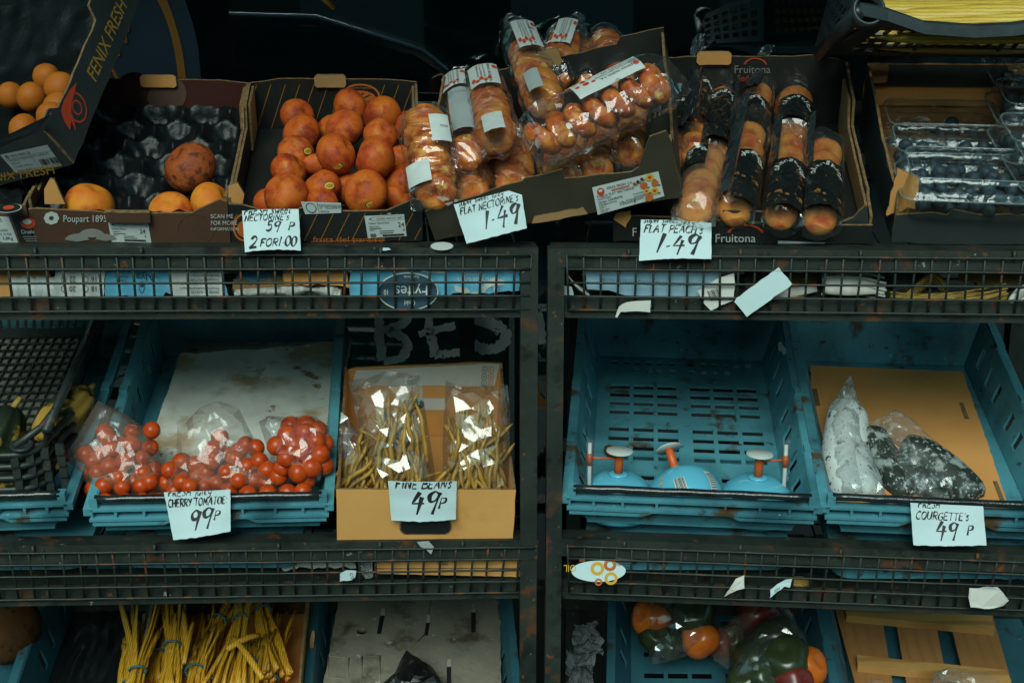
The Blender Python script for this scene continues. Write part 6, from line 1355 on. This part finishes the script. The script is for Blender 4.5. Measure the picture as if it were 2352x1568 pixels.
o, M_ = box_flat("flattened_box", [R6(170,160), R6(360,155), R6(450,200), R6(460,155), R6(1310,152), R6(1305,340), R6(1230,345), R6(1060,360), R6(860,360), R6(815,410), R6(760,415), R6(700,390), R6(360,380), R6(340,395), R6(165,380)], 0.020, "blue_board", "blue fruit box panel with upside down lettering and torn white patches", group=FG, tilt=.05)
m = MB(); deco(m, M_, rc180(R6, 860, 195, 1215, 330), .0008, [('t',.05,.42,.42,"honeydrops","label_white",.85), ('t',1.2,.15,.2,"SO SWEET","label_white",.8)]); part(m, "print", "label_white", o)
def ell(cx, cy, rx, ry, n=36): return [(cx+rx*math.cos(2*math.pi*i/n), cy+ry*math.sin(2*math.pi*i/n)) for i in range(n)]
for rx, ry, mt_, z_ in ((203,128,"print_white",.0008), (195,119,"navy",.0016)):
    m = MB(); m.panel([tuple(loc(*R6(*q), M_)[:2]) for q in ell(558,338,rx,ry)], M_ @ Matrix.Translation((0,0,.010)), 0, z_, mt_, mt_, mt_); part(m, "oval_label", mt_, o)
m = MB(); Mo = M_ @ Matrix.Translation((0,0,.0105)); deco(m, Mo, rc180(R6, 400, 225, 740, 450), .0018, [('t',.20,.36,.36,"Fyffes","label_white",.88), ('t',.58,.80,.15,"Gold","label_white"), ('t',.48,.06,.08,"Super Sweet","label_white",.8), ('t',1.36,.48,.16,"10","label_white",.7)]); part(m, "oval_print", "label_white", o)
for pts, lab in (([(865,310),(960,318),(975,350),(940,362),(880,345)], 0), ([(1050,320),(1080,285),(1140,250),(1215,280),(1190,305),(1120,305),(1060,355)], 1)):
    m = MB(); m.panel(rough([tuple(loc(*R6(*q), M_)[:2]) for q in pts], .001, .005), M_, .0008, .0014, "paper_dirty", "paper_dirty", "paper_dirty"); part(m, "torn_patch", "paper_dirty", o)
m = MB(); m.panel([tuple(loc(*R6(*q), M_)[:2]) for q in ((645,155),(810,155),(808,222),(645,218))], M_, .0008, .0012, "white_board", "white_board", "white_board"); deco(m, M_, rc180(R6, 645, 155, 810, 220), .0016, [('t',.2,.55,.3,"PRODUCE OF","ink_grey",.7), ('t',.2,.15,.22,"CA 93880","ink_grey",.7)]); part(m, "side_label", "white_board", o)
m = MB(); m.tube([W(*R6(1140,290), .012), W(*R6(1148,330), .006), W(*R6(1146,378), .012)], [.003,.004,.002], 6, "paper"); solo(m, "paper_twist", "paper", "thin white paper twist caught in the wire right of the navy oval", "litter")
# upper right basket
FG2 = "litter and card in the upper right basket"
o, M_ = box_flat("flattened_box", [R6(1745,170), R6(1900,175), R6(2352,195), R7(440,195), R7(455,360), R7(330,375), R6(2300,392), R6(2100,385), R6(1900,340), R6(1760,330)], 0.018, "pale_blue_board", "pale blue card with farm slogan in blue capitals", group=FG2, items=[('t',.05,.15,.62,"PREMIUM FRESH DIRECT FROM OUR FARM","print_teal",.78)], corners=[R6(1850,240), R7(345,265), R7(345,310), R6(1850,290)])
for v in bpy.data.objects[o.name].children: pass
m = MB(); m.surf(lambda u, v: W(*R6(1600+170*u+20*v, 175+190*u+55*v+20*math.sin(u*4)), .04-.02*math.sin(v*3)), 14, 6, "paper_dirty"); solo(m, "curled_card", "paper_dirty", "curled white card strip at the left end of the upper right basket", "cardboard", FG2)
scrap("paper_scrap", [R6(1605,310), R6(1660,315), R6(1680,400), R6(1640,410), R6(1605,385)], .03, "paper", "small white paper below the curled card strip", group=FG2)
scrap("paper_scrap", [R6(1995,430), R6(2060,412), R6(2110,408), R6(2190,405), R6(2185,485), R6(2100,480), R6(1990,482), R6(1965,520), R6(1950,518), R6(1975,450)], -.008, "paper_dirty", "cream torn paper stuck to the front of the wire below the farm slogan card", group=FG2)
scrap("paper_scrap", [R6(2215,400), R7(215,385), R7(222,412), R6(2215,430)], .022, "print_yellow", "yellow paper strip lying below the farm slogan card", group=FG2)
o = scrap("paper_tag", [R7(300,318), R7(440,235), R7(530,208), R7(535,300), R7(520,385), R7(440,410), R7(385,445), R7(340,400)], .004, "paper_dirty", "cream swing tag with bar code tucked in the wire", group=FG2, items=[('r', .08+.09*k, .2, .08+.09*k+random.choice((.03,.055)), .95, "ink") for k in range(9)], corners=[R7(350,320), R7(385,310), R7(425,395), R7(385,400)])
scrap("paper_slip", [R7(545,365), R7(808,172), R7(895,278), R7(645,455), R7(610,483), R7(530,390)], -.008, "paper", "blank white slip sticking slantwise out through the wire", group=FG2)
box_flat("flattened_box", [R7(590,200), R7(1050,215), R7(1050,310), R7(600,330)], .075, "kraft_dark", "dull grey card behind the blank white slip", group=FG2)
m = MB(); m.tube([W(*R7(x_, y_), .05) for x_, y_ in ((780,365),(850,335),(960,318),(1050,308))], [.006,.010,.008,.005], 8, "paper_dirty", flat=.4); m.tube([W(*R7(x_, y_), .045) for x_, y_ in ((850,380),(900,385),(970,385))], [.008,.012,.01], 8, "husk", flat=.5); solo(m, "dry_leaf", "husk", "dry rolled leaf scraps between the slip and white husk", "litter", FG2)
def husk(f, pts, rad, d, mt, label, fl=.5):
    P = [Vector(q) for q in catmull([tuple(W(*f(*p_), d)) for p_ in pts], 6)]; n = len(P); m = MB(); m.tube(P, [rad*(.45 + .55*math.sin(math.pi*min(1, .15+i/n))) for i in range(n)], 14, mt, flat=fl)
    for k in range(5): m.tube([q + Vector((0, -rad*fl*.9*math.cos(k-2), rad*.8*math.sin((k-2)*.55))) for q in P], rad*.09, 5, mt)
    return solo(m, "husk", mt, label, "husk", FG2)
husk(R7, [(1085,275),(1200,265),(1340,280),(1475,310)], .024, .04, "paper_dirty", "broad greyish white husk in the middle of the upper right basket", .4)
husk(R7, [(1510,385),(1700,400),(1900,390),(2050,370),(2240,330)], .018, .03, "husk", "long golden husk lying along the basket floor at the right", .5)
husk(R7, [(1590,390),(1680,310),(1780,230),(1850,300)], .013, .05, "husk", "twisted dry husk curling up above the golden one", .4)
husk(R7, [(2270,400),(2320,350),(2400,320)], .016, .02, "paper_dirty", "pale husk end at the right edge of the photo", .4)
o, M_ = box_flat("flattened_box", [R7(1530,215), R7(1720,200), R7(1740,260), R7(1640,350), R7(1530,345)], .06, "board_slate", "grey card printed with pale overlapping circles", group=FG2, items=[('o', .5+.32*math.cos(k*1.05), .5+.26*math.sin(k*1.05), .22, .22, "print_grey", .93) for k in range(6)], corners=rc(R7, 1535, 215, 1720, 345))
box_flat("flattened_box", [R7(1950,165), R7(2352,165), R7(2352,290), R7(2060,285), R7(2055,262), R7(1950,270)], .06, "kraft_dark", "worn brown card at the right end above the golden husk", group=FG2)
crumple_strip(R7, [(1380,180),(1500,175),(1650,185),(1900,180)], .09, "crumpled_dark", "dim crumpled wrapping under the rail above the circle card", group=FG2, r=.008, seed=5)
# lower baskets
def tray_base(x0, x1, y0, y1, d, mt, label):
    A, B = W(x0, y1, d), W(x1, y1 + (x1-x0)*.0, d); M = frame(A, B, 10); w_ = (B-A).length; h_ = (W(x0, y0, d) - A).length; m = MB()
    V = [M @ Vector((x, y, z)) for z in (0, h_) for x, y in [(p_[0]*(1+.0*z)+w_/2, p_[1]+.16) for p_ in rrect(w_, .32, .03)]]; n = len(V)//2
    m.add(V, [(i, (i+1) % n, n+(i+1) % n, n+i) for i in range(n)] + [tuple(range(n-1, -1, -1)), tuple(range(n, 2*n))], mt); m.box((-.004,-.006,h_-.006),(w_+.004,.0,h_),M,mt); solo(m, "plastic_tray", mt, label, "tray", "shallow blue trays stowed in the lower baskets", M=M)
tray_base(-60, 196, 1275, 1307, .030, "blue_dirty", "blue tray base at the far left of the lower left basket")
tray_base(275, 690, 1272, 1303, .030, "blue_dirty", "long blue tray base left of the white torn card")
tray_base(1345, 1815, 1262, 1308, .030, "blue_dirty", "textured blue tray base behind the round white lid")
tray_base(1915, 2480, 1285, 1328, .030, "blue_dirty", "blue tray base at the right end of the lower right basket")
def R6b(a, b): return 689 + a*.3174, 1205.8 + b*.3174
def R7b(a, b): return 1234.5 + a*.2808, 1205.8 + b*.2808
def R8b(a, b): return 1722.6 + a*.2676, 1205.8 + b*.2676
o, M_ = box_flat("cardboard_box", [R6b(545,190), R6b(1595,185), R6b(1592,372), R6b(1590,372), R6b(550,350)], 0.026, "kraft_front", "plain brown card box lying flat in the lower left basket", th=.16, amp=.0005)
m = MB(); m.panel([tuple(loc(*R6b(*q), M_)[:2]) for q in ((545,308),(1595,305),(1595,312),(545,315))], M_, .0004, .0012, "kraft_edge", "kraft_edge", "kraft_edge"); part(m, "fold", "kraft_edge", o)
m = MB(); m.panel(rough([tuple(loc(*R6b(*q), M_)[:2]) for q in ((990,195),(1075,195),(1068,290),(1000,285))], .0008, .005), M_, .0004, .001, "kraft_dark", "kraft_dark", "kraft_dark"); part(m, "tape_patch", "kraft_dark", o)
scrap("paper_scrap", [R6b(-190,265), R6b(130,250), R6b(220,240), R6b(405,235), R6b(400,310), R6b(330,300), R6b(250,310), R6b(170,305), R6b(90,310), R6b(0,300), R6b(-120,330)], .05, "paper_dirty", "long torn white card hanging left of the brown box in the lower left basket", th=.003, amp=.002)
scrap("paper_scrap", [R6b(292,345), R6b(330,325), R6b(405,325), R6b(400,370), R6b(370,395), R6b(310,400), R6b(290,402)], -.006, "paper", "small crumpled paper with a written figure stuck in the wire", curl=.006, items=[('o', .5, .62, .18, .2, "ink", .7, 0, 17), ('o', .56, .3, .2, .2, "ink", .7, 14, 30)], corners=[R6b(340,330), R6b(400,330), R6b(400,390), R6b(340,390)])
scrap("tape_scrap", [R6b(420,180), R6b(470,165), R6b(520,200), R6b(530,370), R6b(470,385), R6b(430,330), R6b(440,270)], .030, "tape_clear", "crumpled clear tape left of the brown box in the lower basket", group=TG, curl=.01)
scrap("tape_scrap", [R8b(-1230+0,0)] * 0 + [(958,1245), (985,1243), (997,1256), (990,1272), (978,1262), (965,1256)], -.010, "crumpled", "grey tape blob on the lower left rail below the tomatoes", group=TG, curl=.004)
# round white lid
P0 = W(*R7b(500,372), -.007); Ml = mk(P0, Vector((1,.02,-.02)), Vector((0,.16,1))); rx, ry = (W(*R7b(725,372), -.007)-P0).length, (W(*R7b(500,285), -.007)-P0).length
lid_pts = [(rx*math.cos(a*math.pi/24)*(1.0), ry*math.sin(a*math.pi/24)*(.98 if math.sin(a*math.pi/24) < 0 else .9)) for a in range(48)]; m = MB(); m.panel(lid_pts, Ml, -.0015, 0, "paper", "paper", "paper"); o = solo(m, "paper_disc", "paper", "oval white paper disc with orange ring pictures pushed out through the wire", "litter", M=Ml)
m = MB()
def ring(cx, cy, r0, r1, mt_, z=.0008, sx=1.0): m.add([Ml @ Vector((cx+r_*sx*math.cos(a*math.pi/10), cy+r_*math.sin(a*math.pi/10), z)) for a in range(20) for r_ in (r0, r1)], [(2*a, 2*a+1, (2*a+3) % 40, (2*a+2) % 40) for a in range(20)], mt_)
ring(-.002, .004, .006, .011, "print_yellow"); ring(.018, .010, .005, .010, "print_orange", .0010); ring(.020, -.012, .006, .0105, "print_yellow", .0012); ring(.0,-.018,.003,.006,"print_orange")
for k in range(6): m.add([Ml @ Vector((.012+.001*k, .020-.004*k+dy, .0008)) if False else Ml @ Vector((x_, .026-.0032*k+dy, .0008)) for x_, dy in ((.026,0),(.060-.002*k,-.002),(.060-.002*k,-.0008),(.026,.0012))], [(0,1,2,3)], "ink_grey")
m.text("OIL", .016, lambda x, y: Ml @ Vector((-.036-x*.8, .010-y, .0009)), "print_yellow"); m.text("NEW", .007, lambda x, y: Ml @ Vector((-.022-x*.6, .020-y, .0009)), "print_orange"); part(m, "print", "print_orange", o)
scrap("paper_scrap", [R7b(1530,590), R7b(1548,545), R7b(1625,440), R7b(1690,412), R7b(1688,510), R7b(1630,530), R7b(1590,555), R7b(1578,560)], -.010, "paper_dirty", "cream paper flag bent over the wire in the lower right basket", curl=.006)
scrap("paper_scrap", [R7b(1905,600), R7b(1903,530), R7b(1990,460), R7b(2030,438), R7b(2083,432), R7b(2065,500), R7b(2020,495), R7b(1960,540)], -.010, "paper", "white paper flag with black handwriting hanging from the wire", curl=.005, items=[('l',.2+.22*k,.25+.1*(k%2),.38+.22*k,.65,.07,"ink") for k in range(5)] + [('l',.3,.3,1.2,.42,.05,"ink")], corners=[R7b(1915,520), R7b(2030,440), R7b(2055,480), R7b(1940,565)])
scrap("paper_scrap", [R8b(1885,545), R8b(1960,545), R8b(2030,525), R8b(2120,530), R8b(2165,580), R8b(2215,640), R8b(2180,690), R8b(2090,705), R8b(1890,700), R8b(1875,620)], -.008, "paper_dirty", "large pale torn card on the outside of the wire at the bottom right", curl=.006)
m = MB(); m.lathe([(0,-.004),(.012,-.003),(.016,.002),(.008,.008),(0,.009)], TRS(W(*R8b(420,495), .045), rot_from(Vector((.2,-.3,1))), (1.5,1,.8)), 14, "husk"); solo(m, "dry_clump", "husk", "dry brown clump behind the wire right of the written paper flag", "litter")
# small marks on the top rails
for pts, lab in (([(873,572),(880,569),(893,570),(898,574),(885,576),(875,575)], "white paper crumb on the left rack's top rail"), ):
    scrap("paper_scrap", pts, -.004, "paper", lab)
m = MB(); Mq = mk(W(1015,566,.004), Vector((1,0,0)), Vector((0,.95,.3))); m.panel([(.017*math.cos(a*math.pi/12), .013*math.sin(a*math.pi/12)) for a in range(24)], Mq, 0, .0008, "label_white", "label_white", "label_white"); solo(m, "round_sticker", "label_white", "oval white sticker on the left rack's top rail", "sticker", M=Mq)
# ================================================================ BOTTOM SHELF
def low(px0, px1, dz=0.0, d=.045):                   # front base corners of a crate on the lowest shelf (below the picture)
    a, b = W(px0, 1240, d), W(px1, 1240, d); return a + Vector((0,0,-.470+dz)), b + Vector((0,0,-.470+dz))
_W = W
def blue_low(label, px0, px1, **k):
    A, B = low(px0, px1); global W
    pts = iter((A, B)); keep = W; W = lambda *a_: next(pts) if a_[:2] in ((0, 0), (1, 1)) else keep(*a_)
    try: r_ = blue_crate("blue_crate", label, (0, 0), (1, 1), **k)
    finally: W = keep
    return r_
c6, MC6, *_ = blue_low("shade-darkened blue crate with brown melon at the bottom left corner", -500, -106, hf=.07, floor="plain", seed=6, h=.11, mt="blue_old")
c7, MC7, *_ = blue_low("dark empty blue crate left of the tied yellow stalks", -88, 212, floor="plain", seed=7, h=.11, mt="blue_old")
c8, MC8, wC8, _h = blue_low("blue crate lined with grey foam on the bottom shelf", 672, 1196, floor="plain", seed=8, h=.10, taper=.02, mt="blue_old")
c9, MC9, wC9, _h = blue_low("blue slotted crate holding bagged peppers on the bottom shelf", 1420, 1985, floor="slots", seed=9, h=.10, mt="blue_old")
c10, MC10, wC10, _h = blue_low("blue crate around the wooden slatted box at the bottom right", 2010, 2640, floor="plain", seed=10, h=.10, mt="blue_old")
m = MB(); m.box((.03, .03, .008), (.16, .55, .014), MC7); m.surf(lambda u, v: MC7 @ Vector((.03+.14*u, .03+.52*v, .018 + .006*noise.noise(Vector((u*9, v*12, 2))))), 30, 40, "tray_film"); solo(m, "black_sheet", "tray_film", "black sheet standing in for shade on the floor of the dark empty blue crate", "plastic sheet", M=MC7)  # added sheet, blackens the crate floor in place of shade
P = hit(8, 1440, MC6, .10); inst(FR["melon"], "melon", TRS(P, rnd_rot(), .068), None, "brown netted melon in the dark at the bottom left corner", "melon")
A_, B_ = low(228, 652); MS = frame(A_, B_, 14); wS = (B_-A_).length
st_box = carton("stalk_box", "brown cardboard box of tied yellow stalks on the bottom shelf", "fruit box", MS, wS, .52, front=[(0,.10),(wS,.10)], back=[(0,.15),(wS,.15)], side=[(0,.10),(.52,.15)], outer="kraft_front", inner="kraft", amp=.0008)
m = MB(); m.panel(rrect(.05,.022,.008), Mback(MS, .52) @ Matrix.Translation((wS*.63,.075,0)), .0004, .0012, "ink", "ink", "ink"); part(m, "hand_hole", "ink", st_box)
def R5b(a, b): return a*.3174, 1205.8 + b*.3174
def bundle(lab, top, bot, band, seed, n=15, h=.085, spread=.026):
    rg = random.Random(seed); A, B = hit(*R5b(*top), MS, h), hit(*R5b(*bot), MS, h-.015); K = hit(*R5b(*band), MS, h); ax = (B-A).normalized(); sd = ax.cross(MS.col[2].xyz).normalized(); zz = MS.col[2].xyz
    t = thing("stalk_bundle", lab, "vegetable bundle", K, "bundles of yellow stalks tied with blue bands")
    for i in range(int(n*1.35)):
        a = rg.uniform(0, 6.3); q = math.sqrt(rg.random()); ox, oz = q*math.cos(a), q*math.sin(a)*.7; pts = []
        e0 = rg.uniform(-.05, .035); cu = rg.uniform(-1, 1)*(1.6 if rg.random() < .2 else .6); L = (B-A).length
        for k in range(8):
            f = k/7; s_ = -e0 + (L+e0)*f; P = A + ax*s_; dd = (P-K).dot(ax); wv = .45 + 4.2*abs(dd)*(1.5 if dd < 0 else 1)
            pts.append(P + sd*(ox*spread*wv + cu*(dd*9)**2*.010 + .003*math.sin(k*.9+i)) + zz*(oz*spread*wv + .004))
        m = MB(); r_ = rg.uniform(.0042, .0082); m.tube(pts, [r_*(.75 + .3*k/7) for k in range(8)], 8, "stalk", flat=.55); part(m, "stalk", "stalk", t)
    m = MB(); m.tube([K + sd*(spread*.56*math.cos(a*math.pi/10)) + zz*(spread*.52*math.sin(a*math.pi/10)+.004) + ax*.004*math.cos(a*math.pi/10+seed) for a in range(21)], .0020, 6, "rubber_band"); part(m, "band", "rubber_band", t)
bundle("stalk bundle at the back right with band close to its top end", (1880,560), (1985,1100), (1905,640), 1, n=15, h=.10)
bundle("stalk bundle with short band near the top in the middle back", (1770,560), (1650,1230), (1745,700), 2, n=18, h=.115)
bundle("leaning stalk bundle left of the middle with band near its frayed top", (1650,570), (1370,1150), (1590,700), 3, n=15, h=.09)
bundle("upright stalk bundle left of centre with band halfway", (1275,600), (1240,1250), (1250,880), 4, n=20, h=.115)
bundle("stalk bundle at the front left with band curving across", (1080,660), (940,1300), (1000,1060), 5, n=18, h=.115)
bundle("short stalk bundle between the two left ones set further back", (1180,660), (1130,1150), (1130,945), 6, n=12, h=.075)
bundle("stalk bundle at the bottom middle with band near the photo's lower edge", (1480,850), (1340,1400), (1405,1062), 7, n=15, h=.105)
bundle("stalk bundle at the front right crossing the box's side", (1850,860), (1760,1400), (1800,1010), 8, n=14, h=.10)
bundle("stalk bundle hidden behind the left ones with its band out of sight", (1360,650), (1300,1200), (1340,980), 9, n=14, h=.06)
bundle("stalk bundle in the gap between the middle and right ones lying low", (1560,720), (1500,1300), (1530,1150), 10, n=14, h=.07)
bundle("stalk bundle along the box's right wall behind the crossing one", (2010,720), (1900,1300), (1960,1120), 11, n=12, h=.07)
bundle("stalk bundle at the far left along the box wall", (1010,800), (900,1300), (950,1150), 12, n=12, h=.08)
for i, (a_, b_) in enumerate((((1680,805),(1900,1110)), ((1880,790),(1640,900)), ((1330,620),(1350,900)), ((1400,690),(1330,1000)))):
    m = MB(); P0, P1 = hit(*R5b(*a_), MS, .15), hit(*R5b(*b_), MS, .148); m.tube([P0.lerp(P1, k/6) + MS.col[2].xyz*.006*math.sin(k/6*3.1) for k in range(7)], [.004,.005,.0055,.006,.006,.0055,.005], 8, "stalk", flat=.7)
    solo(m, "loose_stalk", "stalk", ("loose stalk lying across the front right bundles", "short loose stalk leaning on the middle bundle", "loose stalk standing at the back left of centre", "bent loose stalk beside the upright bundle")[i], "vegetable", "loose yellow stalks")
# grey foam in crate eight
def slot(a_, b_, c_, d_): return [R6b(*a_), R6b(*b_), R6b(*c_), R6b(*d_)]
fo = slab(MC8, [R6b(285,505), R6b(700,508), R6b(955,506), R6b(1450,500), R6b(1455,1160), R6b(1460,1300), R6b(140,1300), R6b(170,1142)], .050, .03, "poly_dirty", "foam_board", "thick grimy grey foam board with dark slots and cracks on the bottom shelf", "foam sheet", amp=.0012)
for k, (cx, y0, y1, w2, sk) in enumerate(((585,600,785,16,14), (920,650,797,14,8), (1255,575,775,16,0), (1078,970,1160,16,0))):
    P = [tuple(loc(*R6b(*q), MC8, .050)[:2]) for q in ((cx-w2+sk,y0+45),(cx+w2+sk,y0+45),(cx+w2-sk,y1),(cx-w2-sk,y1))]; Q = [tuple(loc(*R6b(*q), MC8, .050)[:2]) for q in ((cx-w2+sk,y0+55),(cx-w2+sk+4,y0+8),(cx+sk,y0),(cx+w2+sk-2,y0+8),(cx+w2+sk,y0+55))]
    m = MB(); m.panel(P, MC8 @ Matrix.Translation((0,0,.050)), .0003, .0009, "ink", "ink", "ink"); m.panel(Q, MC8 @ Matrix.Translation((0,0,.050)), .0012, .0018, "poly_foam", "poly_foam", "poly_foam"); part(m, "slot", "ink", fo)
for pts in (((955,508),(940,570),(930,640)), ((900,790),(850,840),(790,900))): m = MB(); m.tube([hit(*R6b(*q), MC8, .0505) for q in pts], .0012, 5, "kraft_edge"); part(m, "crack", "kraft_edge", fo)
m = MB(); m.lathe([(.010,0),(.011,.0012),(.012,0)], mk(hit(*R6b(448,765), MC8, .0502), MC8.col[0].xyz, MC8.col[1].xyz), 18, "poly_dirty"); part(m, "pressed_ring", "poly_dirty", fo)
for pts in (((205,945),(355,960),(340,1110),(200,1100)), ((450,945),(580,945),(575,1160),(440,1160))):
    q = [loc(*R6b(*p_), MC8, .050) for p_ in pts]; m = MB()
    for a_, b_ in zip(q, q[1:]+q[:1]): m.tube([MC8 @ a_, MC8 @ b_], .0016, 5, "poly_dirty")
    part(m, "pressed_mark", "poly_dirty", fo)
m = MB(); z8 = (MC8.col[2].xyz - MC8.col[1].xyz*.5).normalized(); pillow([R6b(*q) for q in ((770,900),(830,950),(940,1010),(1010,1090),(1060,1200),(1040,1300),(560,1300),(600,1140),(690,1060),(735,960))], MC8 @ Vector((.2,.2,.085)), z8, .035, .02, "smoky", m, seed=71, amp=.006); solo(m, "dark_bag", "smoky", "dark crumpled see-through bag on the grey foam at the photo's bottom edge", "plastic bag")
scrap("tape_scrap", [(716,1450), (721,1446), (723,1460), (719,1500), (713,1512), (711,1480)], .30, "kraft_dark", "brown scrap stuck inside the foam crate's left wall", group=TG)
# peppers in crate nine
z9, y9 = MC9.col[2].xyz, MC9.col[1].xyz; n9 = (z9 - y9*.45).normalized(); o9 = MC9 @ Vector((.2,.26,.085))
def pep_bag(lab, outline, peps, o, fr, bk_, seed, mt="film_clear"):
    m = MB(); c = pillow([R7b(*q) for q in outline], o, n9, fr, bk_, mt, m, seed=seed, amp=.007, power=.45); t = thing("bag_of_peppers", lab, "bag of vegetables", c, "clear bags of mixed peppers"); part(m, "film", mt, t)
    for px, py, r_, kind, lay in peps:
        P = hitp(*R7b(px, py), o + n9*lay, n9); ax = Vector((random.uniform(-.6,.6), random.uniform(-.8,-.2), random.uniform(.3,1))); inst(FR[kind], "pepper", TRS(P, rot_from(ax, random.uniform(0,6)), r_), t)
pep_bag("upper left bag of orange and dark green peppers with shiny knot at its lower left", ((880,600),(1010,560),(1250,560),(1430,600),(1455,760),(1440,900),(1400,1020),(1300,1060),(1170,1080),(1060,1120),(930,1135),(900,1090),(930,960),(850,820)), ((930,760,.038,"pepper_orange",.0), (1270,740,.046,"pepper_green",.012), (1330,930,.038,"pepper_orange",.004), (1090,640,.038,"pepper_green",-.01), (960,920,.032,"pepper_green",-.012), (1080,1000,.028,"pepper_green",-.012)), o9, .050, .03, 81)
pep_bag("large lower right bag of green and orange peppers tied in a twist at the top", ((1950,630),(2040,640),(2090,740),(2200,940),(2265,1100),(2240,1300),(1700,1350),(1560,1300),(1620,1080),(1700,920),(1850,800),(1960,740)), ((1960,960,.050,"pepper_green",.0), (2020,1120,.052,"pepper_green",.016), (2190,1160,.040,"pepper_orange",.0), (1780,1130,.044,"pepper_green",-.006), (2080,1280,.038,"pepper_red",.02), (1850,1270,.042,"pepper_green",.004), (1700,1280,.035,"pepper_green",.0)), o9 + n9*.012 - y9*.03, .055, .03, 82)
pep_bag("dim bag of red peppers behind the twisted bag", ((1420,880),(1520,840),(1700,700),(1760,630),(1930,620),(1950,700),(1800,840),(1640,1000),(1560,1180),(1440,1100)), ((1800,730,.044,"pepper_red",-.004), (1480,960,.030,"pepper_red",-.01), (1600,930,.030,"pepper_green",-.012)), o9 - n9*.02, .040, .02, 83, "film_soft")
# crumpled papers in the gap right of the post
def crumple(px, py, d, sx, sz, label, mt, seed):
    P = W(px, py, d); m = MB(); m.surf(lambda u, v: P + Vector(((u-.5)*sx + .012*noise.noise(Vector((u*3, v*3, seed))), .022*noise.noise(Vector((u*4, v*4, seed+5))) + .010*abs(noise.noise(Vector((u*9, v*9, seed)))), (v-.5)*sz + .012*noise.noise(Vector((u*3, v*3, seed+9))))), 24, 24, mt, smooth=False)
    return solo(m, "crumpled_paper", mt, label, "paper", "crumpled papers in the dark gap")
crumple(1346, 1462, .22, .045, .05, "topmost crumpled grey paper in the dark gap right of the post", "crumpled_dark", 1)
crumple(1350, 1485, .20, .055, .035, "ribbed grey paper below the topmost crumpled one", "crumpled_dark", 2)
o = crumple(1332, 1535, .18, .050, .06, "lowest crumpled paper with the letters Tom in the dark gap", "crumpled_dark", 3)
m = MB(); P = W(1318, 1535, .155); m.text("Tom", .018, lambda x, y: P + Vector((x, 0, y)), "ink"); part(m, "print", "ink", o)
# slatted wooden box in crate ten
wb = thing("wooden_slat_box", "pale wooden slatted fruit box lying in the blue crate at the bottom right", "wooden box", MC10)
def plank(pts, h, th, mt, nm):
    P = [tuple(loc(*R8b(*q), MC10, h)[:2]) for q in pts]; m = MB(); m.panel(P, MC10 @ Matrix.Translation((0,0,h)), -th, 0, mt, mt, mt); part(m, nm, mt, wb)
plank(((700,600),(1110,640),(1240,1450),(920,1420)), .030, .008, "wood", "slat"); plank(((1225,640),(1560,660),(1720,1480),(1360,1460)), .030, .008, "wood", "slat"); plank(((1680,670),(2060,690),(2290,1500),(1880,1480)), .030, .008, "wood", "slat")
plank(((790,640),(2060,720),(2100,885),(830,770)), .048, .017, "wood_light", "cross_bar"); plank(((915,1110),(2200,1240),(2240,1330),(925,1195)), .048, .017, "wood_light", "cross_bar")
m = MB(); z10 = (MC10.col[2].xyz - MC10.col[1].xyz*.4).normalized(); pillow([R8b(*q) for q in ((1540,1354),(1600,1260),(1700,1215),(1860,1230),(2100,1300),(2200,1420),(1700,1480))], MC10 @ Vector((.25,.16,.08)), z10, .02, .015, "film_soft", m, seed=91, amp=.006); pillow([R8b(*q) for q in ((1010,1420),(1035,1300),(1110,1320),(1200,1380),(1300,1420),(1150,1480))], MC10 @ Vector((.15,.14,.08)), z10, .015, .01, "film_soft", m, seed=92, amp=.006)
solo(m, "clear_bag", "film_soft", "clear plastic bag lying on the wooden slats at the bottom right edge", "plastic bag")
